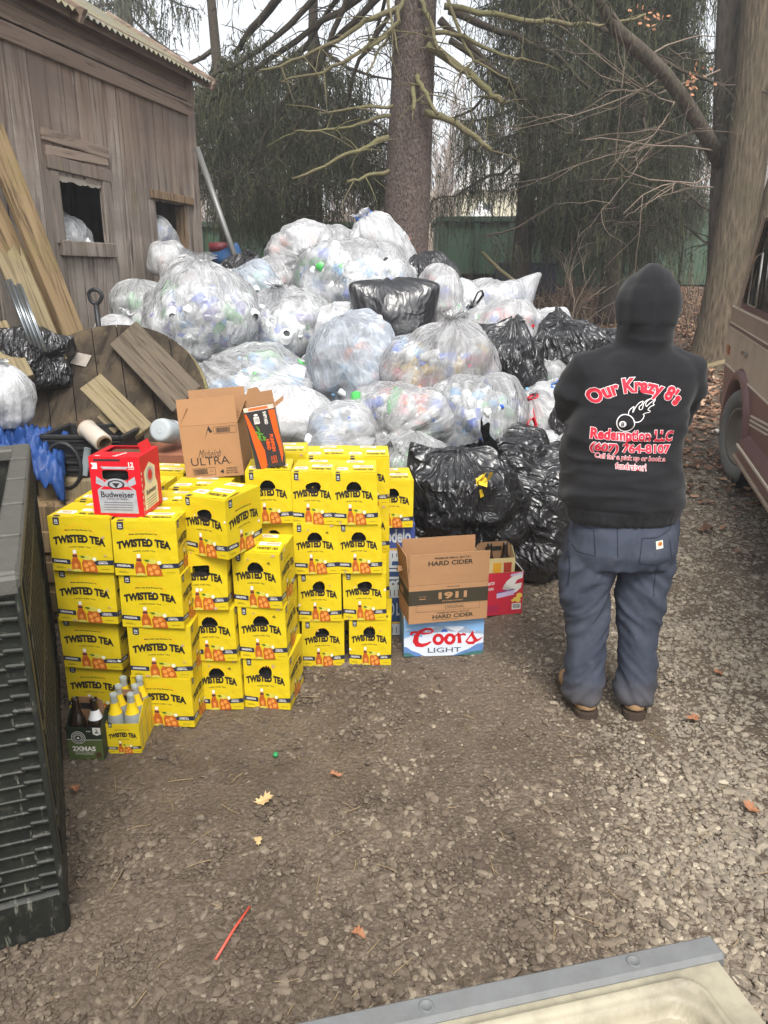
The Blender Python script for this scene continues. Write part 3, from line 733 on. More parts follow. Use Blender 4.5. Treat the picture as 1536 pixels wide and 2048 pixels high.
mp2, mb2 = px_trunk('maple_tree', [(1430, 735), (1450, 600), (1482, 400), (1508, 200), (1530, -40), (1556, -420)], MY, [.30, .265, .235, .23, .23, .18], MAP2, 'thick pale brown trunk standing behind the parked van')
mp3, mb3 = px_trunk('maple_tree', [(1470, 735), (1500, 610), (1545, 440), (1605, 240), (1680, -40), (1760, -300)], MY-.15, [.22, .19, .18, .18, .17, .14], MAP2, 'pale trunk leaning away to the right above the van roof')
def on_tree(m, name, mt, par):
    o = m.build(name, mt); o.parent = par; o.location = -Vector(par.location); return o
m = MB(); rq = random.Random(31)
lp = [(1440, 322), (1408, 265), (1372, 205), (1330, 150), (1285, 105), (1235, 62), (1190, -10), (1150, -90)]
P = [D(u, v, MY+.4-.25*i) for i, (u, v) in enumerate(lp)]
m.tube(P, [.10, .088, .082, .078, .074, .068, .062, .05], 12, 0, True, .1); limb = on_tree(m, 'limb', MAP1, mp1)
m = MB()
for (u, v), d, L in (((1400, 262), (-1, 0, -.1), 1.9), ((1380, 215), (-1, -.2, .25), 2.0), ((1330, 150), (-.9, -.3, -.35), 1.6), ((1300, 110), (.6, 0, .5), 1.2), ((1425, 300), (-1, -.4, -.05), 2.2), ((1425, 375), (-1, -.3, -.05), 1.6), ((1440, 140), (-.7, -.2, -.35), .9), ((1360, 190), (-.5, -.5, -.6), 1.1), ((1420, 350), (-.8, -.6, -.2), 1.9)):
    bare_branch(m, D(u, v, MY+.2), Vector(d), L*.95, .011, rq, 2)
on_tree(m, 'twigs', TWIG, mp1)
m = MB(); rl = random.Random(5)
for (cu, cv, n_) in ((1295, 25, 14), (1308, 45, 6), (1400, 142, 16), (1393, 158, 6)):
    c = D(cu, cv, MY-.3)
    for _ in range(n_):
        q = c+Vector((rl.gauss(0, .07), rl.gauss(0, .07), rl.gauss(0, .07))); a = Vector((rl.uniform(-1, 1), rl.uniform(-1, 1), rl.uniform(-1, 0))).normalized()*.045; b = a.orthogonal()*.45
        m.add([q, q+a*.5+b, q+a*1.2, q+a*.5-b], [(0, 1, 2, 3)], 0)
on_tree(m, 'dead_leaves', mat('orange_dead_leaf', srgb(164, 116, 84), .8, var=.3), mp1)

# bare woodland on the far slope: a mass nobody could count
m = MB(); rw = random.Random(8)
for _ in range(230):
    y = rw.uniform(38, 88); x = rw.uniform(-.62, .66)*y; h = rw.uniform(5, 10); z = hz(x, y)-.3
    p = Vector((x, y, z)); top = p+Vector((rw.gauss(0, .6), 0, h))
    m.tube([p, p.lerp(top, .5)+Vector((rw.gauss(0, .2), 0, 0)), top], [.14, .09, .02], 5, rw.randrange(2), False)
    for k in range(26):
        t = rw.uniform(.25, 1); q = p.lerp(top, t); a = rw.random()*6.28; L = rw.uniform(.8, 2.6)*(1.15-t*.6)
        e = q+Vector((math.cos(a)*L*.7, math.sin(a)*L*.5, L*rw.uniform(.4, 1))); m.tube([q, q.lerp(e, .5)+Vector((0, 0, .1)), e], [.045, .03, .012], 3, rw.randrange(2), False)
        for j in range(2):
            b0 = q.lerp(e, rw.uniform(.4, .9)); e2 = b0+Vector((rw.uniform(-.6, .6), rw.uniform(-.4, .4), rw.uniform(.2, .9))); m.tube([b0, e2], [.02, .009], 3, 1, False)
tag(m.build('bare_woodland', [mat('far_bark', srgb(120, 106, 94), .9, var=.25), mat('far_twigs', srgb(142, 124, 112), .9, var=.25)]), kind='stuff')
# scrub, dead stalks and saplings along the containers
m = MB(); rw = random.Random(18)
for _ in range(1500):
    y = rw.uniform(12.0, 17.0); x = rw.uniform(-.25, .62)*y; z = GZ(x, y); h = rw.uniform(.2, .85)*(1.2 if rw.random() < .2 else .8)
    a = rw.gauss(0, .25); b = rw.gauss(0, .25)
    m.tube([(x, y, z-.03), (x+a*h*.5, y+b*h*.5, z+h*.6), (x+a*h, y+b*h, z+h)], [.006, .005, .002], 3, rw.randrange(3), False)
    if rw.random() < .4:
        m.tube([(x+a*h*.5, y+b*h*.5, z+h*.55), (x+a*h*.5+rw.uniform(-.3, .3), y, z+h*rw.uniform(.6, 1.0))], [.004, .002], 3, rw.randrange(3), False)
tag(m.build('dry_brush', [mat('brush_brown', srgb(108, 86, 72), .9), mat('brush_tan', srgb(150, 130, 104), .9), mat('brush_dark', srgb(66, 54, 46), .9)]), kind='stuff')
p = at_px(1140, 11.5); o = empty('sapling', p); tag(o, 'thin bare sapling branching low in the leaf litter behind the bags', 'sapling'); m = MB(); rw = random.Random(3)
for k in range(3): bare_branch(m, Vector((rw.gauss(0, .04), 0, 0)), Vector((rw.uniform(-.45, .45), 0, 1)), 1.25, .014, rw, 2)
m.build('stems', TWIG, o)
m = MB(); m.tube([D(965, 506, 12.0), D(1000, 540, 11.6), D(1034, 566, 11.2), D(1060, 592, 10.9)], [.03, .028, .024, .02], 7); tag(m.build('fallen_pole', LICH), 'bare fallen pole slanting down behind the white bag peak', 'branch')
# ------------------------------------------------------------------ cartons
def card(name, col, rough=.55, var=.06, bump=.12, spec=.35, worn=None):
    n = NT(name); a = n.noise(18, 5, .6); c = n.mix(a, tuple(q*(1-var) for q in col), tuple(min(1, q*(1+var)) for q in col))
    if worn: c = n.mix(n.ramp(n.noise(40, 6, .75), [(.60, 0), (.72, .8)]), c, worn)
    oi = n.n('ShaderNodeObjectInfo'); c = n.mix(n.math('MULTIPLY', oi.outputs['Random'], .16), c, tuple(q*.55 for q in col))
    sc = n.ramp(n.noise(30, 8, .8, n.mapping((1, 1, .5))), [(.63, 0), (.72, .55)]); c = n.mix(sc, c, tuple(min(.75, q*.6+.16) for q in col))
    return n.done(n.bsdf(c, rough, 0, spec, n.bump(n.noise(9, 3), bump, .02)))
YEL = card('yellow_carton_card', (.70, .53, .012), .45, .07, .45, worn=None)
YINK = mat('carton_black_ink', srgb(38, 34, 34), .5, var=.05)
YNAV = mat('carton_navy_ink', srgb(40, 44, 62), .5, var=.05)
YORG = mat('carton_orange_ray', srgb(238, 170, 22), .5, var=.05)
YAMB = mat('carton_amber_print', srgb(186, 96, 34), .45, var=.45, scale=60)
YAM2 = mat('carton_light_amber', srgb(226, 150, 70), .45, var=.35, scale=80)
YWHT = mat('carton_white_ink', srgb(232, 230, 222), .55, var=.04)
YGRN = mat('carton_lemon_print', srgb(206, 196, 80), .5, var=.3, scale=60)
YLEA = mat('carton_leaf_print', srgb(70, 112, 40), .5)
YTORN = mat('torn_card_patch', srgb(190, 160, 132), .9, var=.15, scale=40)
YLINE = mat('carton_fold_line', srgb(120, 104, 20), .7)
HOLE = mat('carton_hole_shade', (.012, .011, .009), .6)  # shade inside the hand holes, put into a near-black colour
GLASSD = mat('brown_glass_in_carton', (.035, .033, .016), .18, 0, .6, .5, 25)
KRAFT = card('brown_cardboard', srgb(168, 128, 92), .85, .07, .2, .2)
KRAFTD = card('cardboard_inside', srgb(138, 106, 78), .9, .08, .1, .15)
YM = [YEL, YINK, YNAV, YORG, YAMB, YAM2, YWHT, YGRN, YLEA, YTORN, YLINE, HOLE, GLASSD]
def face_frames(w, d, h):
    """frames of the faces of a carton standing on z=0: origin at the lower left, x right, y up, z outward"""
    return dict(front=frame((-w/2, -d/2, 0), (1, 0, 0), (0, 0, 1)), right=frame((w/2, -d/2, 0), (0, 1, 0), (0, 0, 1)),
                back=frame((w/2, d/2, 0), (-1, 0, 0), (0, 0, 1)), left=frame((-w/2, d/2, 0), (0, -1, 0), (0, 0, 1)),
                top=frame((-w/2, -d/2, h), (1, 0, 0), (0, 1, 0)))
def hole_outline(kind, w, h):
    cx, cy = w*.48, h*.70
    a, b = w*.17, h*.105
    P = []
    for k in range(24):
        t = 2*math.pi*k/24; x, y = a*math.cos(t), b*math.sin(t)
        if kind == 0: y += .035*h*(1-(x/a)**2) - (.030*h if math.sin(t) < 0 else 0)*(-1)*(1-(x/a)**2)*1.2       # bean
        elif kind == 1: x, y = a*max(-1, min(1, math.cos(t)*1.3)), b*.95*max(-1, min(1, math.sin(t)*1.5))+.012*h*math.cos(t)   # squarish
        elif kind == 2: x, y = a*(math.cos(t)+.15*math.cos(2*t)), b*(math.sin(t)+.25*math.sin(2*t+.6))+.01*h
        elif kind == 3: x, y = a*.85*math.cos(t), b*1.25*math.sin(t)*(1+.3*math.cos(t))+.02*h
        P.append((cx+x, cy+y))
    return P
def ring_face(mb, M, w, h, hole, mi):
    """a face with a hole in it"""
    n = len(hole); cx = sum(p[0] for p in hole)/n; cy = sum(p[1] for p in hole)/n; out = []
    for x, y in hole:
        dx, dy = x-cx, y-cy; t = 1e9
        if dx > 1e-9: t = min(t, (w-cx)/dx)
        if dx < -1e-9: t = min(t, -cx/dx)
        if dy > 1e-9: t = min(t, (h-cy)/dy)
        if dy < -1e-9: t = min(t, -cy/dy)
        out.append([cx+dx*t, cy+dy*t])
    for c in ((0, 0), (w, 0), (w, h), (0, h)):
        k = min(range(n), key=lambda i: (out[i][0]-c[0])**2+(out[i][1]-c[1])**2); out[k] = list(c)
    vs = [(x, y, 0) for x, y in out]+[(x, y, 0) for x, y in hole]
    mb.add(vs, [(i, (i+1) % n, n+(i+1) % n, n+i) for i in range(n)], mi, False, M)
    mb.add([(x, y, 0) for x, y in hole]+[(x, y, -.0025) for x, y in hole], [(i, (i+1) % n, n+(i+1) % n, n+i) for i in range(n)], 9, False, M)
def tea_art(mb, M, w, h, sun, scuff=0):
    def P(pts, mi, lay): mb.poly([(x*w, y*h) for x, y in pts], M, mi, lay)
    # tag
    P([(.085, .985), (.085, .855), (.135, .84), (.185, .855), (.185, .985)], 2, .0006)
    txt(mb, '5%', M, .135*w, .925*h, .055*w, .045*h, 6, .02, lay=.0010); P(rect(.105, .875, .165, .885), 6, .0010)
    cy = .70 if sun else .70
    for k in range(13):                                    # sun rays
        a = R(12+156*k/12); r0, r1 = (.235, .33) if k % 2 else (.225, .29); ax = w; q = .022
        cx = .48; c0 = .66
        P([(cx+r0*math.cos(a-q*2), c0+r0*.75*math.sin(a-q*2)), (cx+r0*math.cos(a+q*2), c0+r0*.75*math.sin(a+q*2)), (cx+r1*math.cos(a), c0+r1*.8*math.sin(a))], 3, .0005)
    if sun: txt(mb, 'Made with Real Brewed Tea', M, .48*w, .765*h, .44*w, .028*h, 1, .02, arch=.012*h, lay=.0008)
    txt(mb, 'TWISTED TEA', M, .48*w, .580*h, .84*w, .150*h, 1, .062, arch=.062*h, lay=.0010)
    txt(mb, 'HARD ICED TEA', M, .48*w, .455*h, .36*w, .026*h, 1, .01, arch=.012*h, lay=.0008)
    # navy band, rising to the edges
    P([(0, .235), (.30, .215), (.30, .125), (0, .145)], 2, .0006); P([(.68, .215), (1, .235), (1, .145), (.68, .125)], 2, .0006)
    txt(mb, 'ORIGINAL', M, .145*w, .183*h, .22*w, .042*h, 6, .03, lay=.0010, rot=-2)
    txt(mb, 'LEMON', M, .83*w, .17*h, .16*w, .034*h, 6, .02, lay=.0010); P(rect(.76, .195, .90, .203), 6, .0010)
    # bottle
    P([(.325, 0.0), (.315, .17), (.345, .25), (.355, .33), (.415, .33), (.425, .25), (.465, .17), (.475, 0.0)], 4, .0012)
    P(rect(.345, .275, .425, .305), 2, .0016); P(rect(.358, .33, .412, .40), 6, .0012); P(ell(.39, .11, .03, .045, 12), 5, .0016)
    P(ell(.40, .0, .08, .05, 12, 0, 180), 7, .0016)
    # glass of ice and lemon
    P([(.50, .0), (.485, .16), (.52, .23), (.60, .255), (.68, .20), (.725, .11), (.745, .0)], 4, .0014)
    for (x, y, r) in ((.55, .12, .035), (.62, .16, .035), (.66, .07, .04), (.57, .04, .03)): P(ell(x, y, r, r*1.1, 10), 5, .0018)
    P(ell(.59, .262, .075, .045, 14), 7, .0018); P(ell(.70, .245, .045, .045, 12), 7, .0020); P(ell(.70, .245, .03, .03, 12), 6, .0022)
    P([(.46, .30), (.53, .30), (.56, .265), (.50, .262)], 8, .0020)
    if scuff:
        rs = random.Random(scuff)
        for _ in range(rs.randint(1, 3)):                 # torn and rubbed spots, mostly at the edges
            cx, cy = rs.choice(((rs.uniform(.05, .95), rs.choice((.97, .03, .99))), (rs.choice((.02, .97)), rs.uniform(.1, .9)), (rs.uniform(.2, .9), rs.uniform(.3, .95)))); q = rs.uniform(.012, .045)
            P([(min(1, max(0, cx+q*rs.uniform(.5, 1.4)*math.cos(R(40*k)))), min(1, max(0, cy+q*rs.uniform(.3, 1.2)*math.sin(R(40*k))))) for k in range(9)], rs.choice((6, 9, 9, 10)), .0026)
    P(rect(.06, .055, .22, .062), 10, .0008); P(rect(.80, .055, .94, .062), 10, .0008); P(rect(.06, .075, .18, .08), 10, .0008)
def tea_mesh(w, d, h, hole, sides, seed):
    mb = MB(); F = face_frames(w, d, h); r = random.Random(seed); e = .0022
    H = hole_outline(hole, w, h) if hole is not None else None
    if H: ring_face(mb, F['front'], w, h, H, 0)
    else: mb.poly(rect(0, 0, w, h), F['front'], 0)
    for f, ww in (('right', d), ('back', w), ('left', d)): mb.poly(rect(0, 0, ww, h), F[f], 0)
    mb.poly(rect(0, 0, w, d), F['top'], 0); mb.add([(-w/2, -d/2, 0), (w/2, -d/2, 0), (w/2, d/2, 0), (-w/2, d/2, 0)], [(3, 2, 1, 0)], 0)
    tea_art(mb, F['front'], w, h, hole is None, seed); tea_art(mb, F['right'], d, h, hole is not None, seed+50); tea_art(mb, F['left'], d, h, hole is not None)
    T = F['top']
    def P(pts, mi, lay): mb.poly(pts, T, mi, lay)
    P(rect(.085*w, 0, .185*w, .10*d), 2, .0006)
    txt(mb, 'TWISTED TEA', T, .66*w, .42*d, .5*w, .13*d, 1, .04, arch=.02*d, lay=.0010, rot=90 if w < d else 0)
    P([(.05*w, .22*d), (.34*w, .2*d), (.36*w, .34*d), (.30*w, .42*d), (.06*w, .4*d)], 6, .0008); P([(.10*w, .26*d), (.28*w, .25*d), (.27*w, .36*d), (.12*w, .37*d)], 9, .0011)
    P([(.30*w, .78*d), (.72*w, .80*d), (.70*w, .93*d), (.33*w, .94*d)], 6, .0008); P([(.36*w, .81*d), (.60*w, .82*d), (.6*w, .9*d), (.4*w, .91*d)], 9, .0011)
    P(rect(.0, .498*d, w, .502*d), 10, .0007)
    P([(.42*w, .06*d), (.86*w, .08*d), (.84*w, .22*d), (.44*w, .2*d)], 4, .0007); P(rect(.74*w, .10*d, .92*w, .19*d), 2, .0010)
    me = mb.mesh('iced_tea_carton', YM)
    for q in me.vertices:                                  # nothing on a used carton is quite square
        a, b, c = q.co; e1, e2 = math.sin(seed*1.7), math.cos(seed*2.3); q.co = (a*(1+.012*e1*(c/h))+.004*e2*c/h, b+.003*e1*c/h, c+.0025*e2*a/w*(c/h))
    hm = None
    if H:
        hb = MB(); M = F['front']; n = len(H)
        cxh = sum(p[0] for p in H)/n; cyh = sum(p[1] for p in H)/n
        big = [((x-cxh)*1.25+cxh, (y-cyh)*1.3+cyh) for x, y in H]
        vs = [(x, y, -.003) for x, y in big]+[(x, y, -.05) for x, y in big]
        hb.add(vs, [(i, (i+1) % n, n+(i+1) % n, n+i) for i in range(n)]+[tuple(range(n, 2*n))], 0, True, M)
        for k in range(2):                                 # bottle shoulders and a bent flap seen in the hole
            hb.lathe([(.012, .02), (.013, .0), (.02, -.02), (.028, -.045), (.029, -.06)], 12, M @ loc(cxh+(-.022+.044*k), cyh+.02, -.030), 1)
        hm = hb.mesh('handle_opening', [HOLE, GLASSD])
    fm = MB(); fl = [(.40*w, .05*d), (.97*w, .05*d), (.97*w, .46*d), (.40*w, .46*d)]
    a = r.uniform(2, 7); Mf = T @ loc(0, .05*d, .0012) @ Matrix.Rotation(R(a), 4, 'X') @ loc(0, -.05*d, 0)
    fm.prism(fl, .0012, Mf, 0); fm.poly(rect(.45*w, .30*d, .90*w, .43*d), Mf, 6, .0018); fm.poly(rect(.60*w, .33*d, .88*w, .41*d), Mf, 9, .0022)
    txt(fm, 'TWISTED TEA', Mf, .68*w, .18*d, .45*w, .09*d, 1, .04, lay=.0022, rot=180 if seed % 2 else 0)
    return me, hm, fm.mesh('top_flap', YM)
BW_, BD_, BH_, SH_ = .240, .190, .213, .230
TEA = {'wide': [tea_mesh(BW_, BD_, BH_, None, True, 1+k) for k in range(5)], 'slim': [tea_mesh(BD_+.003, BW_, SH_, k % 4, True, 10+k) for k in range(12)]}
GT = 'yellow iced tea cartons stacked on the gravel'
rb = random.Random(77)
def tea_box(kind, x, y, z, rot, label, var=None, flap=True, tilt=0.0):
    """x, y: middle of the front face's lower edge"""
    var = rb.randrange(len(TEA[kind])) if var is None else var
    if kind == 'slim': var = var % 4+4*rb.randrange(3)
    me, hm, fm = TEA[kind][var]; d = BD_ if kind == 'wide' else BW_
    rot += rb.uniform(-1.6, 1.6); tilt += rb.uniform(-.5, .5)
    o = link(me, 'iced_tea_carton', None, (x+math.sin(-R(rot))*d/2, y+math.cos(R(rot))*d/2, z), (R(tilt), 0, R(rot)))
    tag(o, label, 'carton', GT)
    if hm: link(hm, 'handle_opening', o)
    if flap: link(fm, 'top_flap', o)
    return o
LEV = ['bottom', 'second from the bottom', 'third from the bottom', 'top']
def stack(kind, places, where, base=None, flaps=True):
    """places: from the ground up (x, y of the front edge's middle, rotation[, variant])"""
    z = GZ(places[0][0], places[0][1]+.1) if base is None else base
    n = len(places)
    for i, p in enumerate(places):
        lev = 'only' if n == 1 else ('top' if i == n-1 else ('bottom' if i == 0 else ('second from the bottom' if i == 1 else 'third from the bottom')))
        tea_box(kind, p[0], p[1], z+.001, p[2], f'{lev} yellow carton, {where}', p[3] if len(p) > 3 else None, i == n-1)
        z += (BH_ if kind == 'wide' else SH_)+.0012
    return z
def fx(u, v, Y): return D(u, v, Y).x
# front row, from the left (front faces' middles)
stack('wide', [(-1.165, 2.77, -6), (-1.152, 2.75, -6), (-1.136, 2.72, -7), (-1.126, 2.705, -5)], 'leftmost stack behind the bottle carriers')
stack('wide', [(-.868, 2.685, -4), (-.862, 2.685, -3), (-.876, 2.68, -4), (-.878, 2.675, -2)], 'second stack from the left, under the red one')
stack('slim', [(-.676, 2.815, 2, 0), (-.685, 2.80, -2, 0), (-.705, 2.78, -1, 1), (-.672, 2.76, -24, 2)], 'front stack whose top carton is turned sideways')
stack('slim', [(-.483, 2.835, -6, 3), (-.487, 2.83, -5, 0), (-.497, 2.82, -6, 0)], 'short three-high stack in front')
stack('slim', [(-.478, 3.21, 1, 0), (-.482, 3.21, 0, 0), (-.480, 3.20, -1, 0), (-.488, 3.17, 4, 0)], 'stack half hidden by the short one')
stack('slim', [(-.279, 3.20, 3, 0), (-.287, 3.19, 2, 3), (-.296, 3.18, 3, 0), (-.305, 3.18, -3, 2)], 'second stack from the right')
stack('slim', [(-.064, 3.215, -3, 3), (-.086, 3.205, 0, 2), (-.104, 3.19, 1, 0), (-.122, 3.18, 3, 0)], 'rightmost four-high stack')
# rows behind: their tops show
for i, (x, y) in enumerate(((-1.10, 2.92), (-1.06, 3.15), (-1.02, 3.38))):
    stack('wide', [(x, y, -5)]*4, f'{["nearest", "middle", "farthest"][i]} left stack in the rows behind the red carton')
for i, (x, y) in enumerate(((-.83, 2.89), (-.79, 3.12), (-.76, 3.35))):
    stack('wide', [(x, y, -4)]*4, f'{["nearest", "middle", "farthest"][i]} stack in the rows around the open brown carton')
for i, (x, y) in enumerate(((-.66, 3.60), (-.45, 3.48), (-.265, 3.44), (-.07, 3.45))):
    stack('slim', [(x, y, 3)]*4, ['back row stack behind the black and orange carton', 'back row stack right of the orange carton', 'middle back row stack with its lid showing', 'right back row stack below the knotted bag'][i])
tea_box('slim', .040, 3.47, .60, 3, 'lone yellow carton on the blue carton, far right of the stacks', 0)

# ---- red twelve-bottle carton standing open on the second stack
RED = card('red_carton_card', srgb(214, 28, 40), .4, .06, .2)
SILV = mat('printed_silver', srgb(176, 178, 182), .4, .1, .5, .35, 50)
CREAM = mat('printed_cream', srgb(226, 214, 176), .6, var=.12, scale=40)
DINK = mat('printed_dark_ink', srgb(44, 40, 42), .6)
def plain_carton(mb, w, d, h, mi=0, top=True, hole=None):
    F = face_frames(w, d, h)
    if hole: ring_face(mb, F['front'], w, h, hole, mi)
    else: mb.poly(rect(0, 0, w, h), F['front'], mi)
    for f, ww in (('right', d), ('back', w), ('left', d)): mb.poly(rect(0, 0, ww, h), F[f], mi)
    if top: mb.poly(rect(0, 0, w, d), F['top'], mi)
    mb.add([(-w/2, -d/2, 0), (w/2, -d/2, 0), (w/2, d/2, 0), (-w/2, d/2, 0)], [(3, 2, 1, 0)], mi); return F
def open_walls(mb, w, d, h, mi, mi_in, t=.004):
    """four walls and a floor, open on top"""
    F = face_frames(w, d, h)
    for f, ww in (('front', w), ('right', d), ('back', w), ('left', d)):
        mb.poly(rect(0, 0, ww, h), F[f], mi); mb.add([(0, .002, -t), (ww, .002, -t), (ww, h, -t), (0, h, -t)], [(3, 2, 1, 0)], mi_in, False, F[f])
        mb.add([(0, h, 0), (ww, h, 0), (ww, h, -t), (0, h, -t)], [(0, 1, 2, 3)], mi_in, False, F[f])
    mb.add([(-w/2, -d/2, .003), (w/2, -d/2, .003), (w/2, d/2, .003), (-w/2, d/2, .003)], [(0, 1, 2, 3), (3, 2, 1, 0)], mi_in)
    return F
def flap(mb, M, w, h, ang, mi=0, t=.003):
    """a lid flap hinged on y=0 of M, bent outward by ang (0 = straight up)"""
    m = M @ Matrix.Rotation(R(ang), 4, 'X'); mb.prism(rect(0, 0, w, h), -t, m, mi); return m
w, d, h = .188, .195, .225
TOPZ = GZ(-.87, 2.8)+4*(BH_+.0012)+.003
o = empty('beer_carton', (-.968, 2.815, TOPZ), (0, 0, R(-4))); tag(o, 'red twelve-bottle beer carton standing open on top of the yellow stacks', 'carton')
mb = MB(); hl = [(.5*w+.26*w*max(-1, min(1, 1.25*math.cos(t))), .70*h+.085*h*max(-1, min(1, 1.3*math.sin(t)))) for t in [2*math.pi*k/24 for k in range(24)]]
F = face_frames(w, d, h); ring_face(mb, F['front'], w, h, hl, 0)
for f, ww in (('right', d), ('back', w), ('left', d)): mb.poly(rect(0, 0, ww, h), F[f], 0)
T = F['top']; mb.poly(rect(0, 0, w, .42*d), T, 0); mb.poly(rect(0, .42*d, .13*w, d), T, 0); mb.poly(rect(.9*w, .42*d, w, d), T, 0); mb.poly(rect(.13*w, .93*d, .9*w, d), T, 0)
M = F['front']
def P(pts, mi, lay, M=M, w=w, h=h): mb.poly([(x*w, y*h) for x, y in pts], M, mi, lay)
P([(.14, .06), (.90, .06), (.88, .45), (.80, .50), (.20, .50), (.12, .45)], 1, .0006)
P(ell(.5, .545, .24, .10, 24), 1, .0010); P(ell(.5, .545, .17, .075, 20), 3, .0014); P(ell(.5, .545, .13, .055, 20), 1, .0018); P([(.42, .57), (.58, .57), (.5, .49)], 3, .0022)
P([(.10, .56), (.26, .50), (.26, .60), (.12, .68)], 1, .0008); P([(.90, .56), (.74, .50), (.74, .60), (.88, .68)], 1, .0008)
P([(.27, .80), (.73, .80), (.78, .84), (.22, .84)], 1, .0008); P([(.17, .46), (.83, .46), (.74, .51), (.26, .51)], 0, .0012)
txt(mb, 'Budweiser', M, .51*w, .375*h, .66*w, .10*h, 3, .02, lay=.0012)
txt(mb, 'KING OF BEERS', M, .51*w, .30*h, .42*w, .025*h, 3, .01, lay=.0012)
for k in range(4): P(rect(.22, .235-.042*k, .80, .25-.042*k), 4, .0012)
P([(.035, .80), (.16, .80), (.16, .90), (.035, .90), (.08, .85)], 2, .0008); P(rect(.10, .93, .62, .965), 3, .0008)
txt(mb, '12', M, .83*w, .88*h, .10*w, .075*h, 2, .03, lay=.0010); P(rect(.77, .80, .89, .81), 2, .0010); P(rect(.77, .825, .89, .835), 2, .0010)
M2 = F['right']
mb.poly([(x*d, y*h) for x, y in [(.10, .08), (.80, .08), (.80, .42), (.72, .52), (.74, .72), (.45, .84), (.16, .72), (.18, .52), (.10, .42)]], M2, 5, .0006)
mb.poly([(x*d, y*h) for x, y in ell(.45, .62, .18, .14, 20)], M2, 1, .0010); mb.poly([(x*d, y*h) for x, y in ell(.45, .62, .11, .09, 20)], M2, 0, .0014)
txt(mb, 'Budweiser', M2, .46*d, .36*h, .5*d, .09*h, 3, .02, lay=.0012)
for k in range(4): mb.poly([(x*d, y*h) for x, y in rect(.2, .24-.045*k, .7, .255-.045*k)], M2, 4, .0010)
for k in range(7): mb.poly([(x*d, y*h) for x, y in rect(.02, .1+.1*k, .05, .15+.1*k)], M2, 2, .0010)
txt(mb, 'Budweiser', T, .55*w, .2*d, .35*w, .09*d, 2, .02, lay=.0012, rot=70); mb.poly(rect(.1*w, .06*d, .2*w, .1*d), T, 2, .001)
mb.build('carton_body', [RED, SILV, YWHT, DINK, mat('grey_small_print', srgb(120, 120, 120), .6), CREAM, HOLE, HOLE, HOLE, YTORN], o)
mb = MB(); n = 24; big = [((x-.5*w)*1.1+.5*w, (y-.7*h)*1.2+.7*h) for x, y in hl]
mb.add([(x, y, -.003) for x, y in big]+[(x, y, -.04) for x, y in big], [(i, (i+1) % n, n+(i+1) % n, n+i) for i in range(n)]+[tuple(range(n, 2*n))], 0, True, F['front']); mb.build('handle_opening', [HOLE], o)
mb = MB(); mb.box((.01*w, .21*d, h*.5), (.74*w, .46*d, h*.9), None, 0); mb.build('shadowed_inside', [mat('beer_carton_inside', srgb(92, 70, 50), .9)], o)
mb = MB(); flap(mb, T @ loc(.13*w, .42*d, 0) @ Matrix.Rotation(math.pi, 4, 'Z') @ loc(-.77*w, 0, 0), .77*w, .10, -85, 0); mm = T @ loc(.9*w, .42*d, 0) @ Matrix.Rotation(R(90), 4, 'Z'); flap(mb, mm, .5*d, .035, 70, 0); mb.build('torn_lid', [RED], o)

# ---- open brown carton on the stacks
w, d, h = .258, .19, .232
o = empty('bottle_shipper', (-.735, 3.385, TOPZ), (R(-2), R(-5), R(-3))); tag(o, 'plain brown cardboard carton standing open with raised flaps on the yellow stacks', 'carton')
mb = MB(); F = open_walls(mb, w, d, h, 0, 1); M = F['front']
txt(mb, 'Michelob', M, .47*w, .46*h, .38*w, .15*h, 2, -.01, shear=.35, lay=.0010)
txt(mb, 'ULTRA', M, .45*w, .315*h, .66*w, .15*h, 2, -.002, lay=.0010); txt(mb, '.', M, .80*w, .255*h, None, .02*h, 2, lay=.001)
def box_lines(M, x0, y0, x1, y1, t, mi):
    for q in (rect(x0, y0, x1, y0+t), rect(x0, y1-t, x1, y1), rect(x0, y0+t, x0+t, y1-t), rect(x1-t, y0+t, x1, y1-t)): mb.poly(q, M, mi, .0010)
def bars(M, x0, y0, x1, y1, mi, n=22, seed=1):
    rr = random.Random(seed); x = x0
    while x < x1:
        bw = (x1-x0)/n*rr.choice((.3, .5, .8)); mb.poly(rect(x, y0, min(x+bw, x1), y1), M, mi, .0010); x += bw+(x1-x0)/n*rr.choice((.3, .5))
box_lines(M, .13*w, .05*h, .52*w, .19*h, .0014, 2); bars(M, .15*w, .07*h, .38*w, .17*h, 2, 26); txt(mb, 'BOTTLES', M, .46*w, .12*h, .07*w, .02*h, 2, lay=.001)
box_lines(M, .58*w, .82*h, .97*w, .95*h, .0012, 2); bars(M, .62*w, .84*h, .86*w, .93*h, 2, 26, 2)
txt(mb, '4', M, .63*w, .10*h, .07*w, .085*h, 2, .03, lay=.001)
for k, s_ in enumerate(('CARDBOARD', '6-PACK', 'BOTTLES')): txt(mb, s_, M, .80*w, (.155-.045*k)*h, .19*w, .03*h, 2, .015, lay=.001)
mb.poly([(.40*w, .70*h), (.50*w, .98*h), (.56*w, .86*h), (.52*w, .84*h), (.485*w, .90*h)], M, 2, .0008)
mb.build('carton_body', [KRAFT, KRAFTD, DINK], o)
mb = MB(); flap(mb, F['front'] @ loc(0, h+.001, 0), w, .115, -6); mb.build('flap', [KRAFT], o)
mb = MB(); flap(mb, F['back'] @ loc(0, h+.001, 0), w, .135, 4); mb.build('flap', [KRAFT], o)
mb = MB(); flap(mb, F['right'] @ loc(0, h+.001, 0), d, .10, 28); mb.poly([(.02, .0), (.12, .02), (.10, .07), (.04, .09)], F['right'] @ loc(0, h+.002, 0) @ Matrix.Rotation(R(-25), 4, 'X'), 0, .004); mb.build('flap', [KRAFT], o)
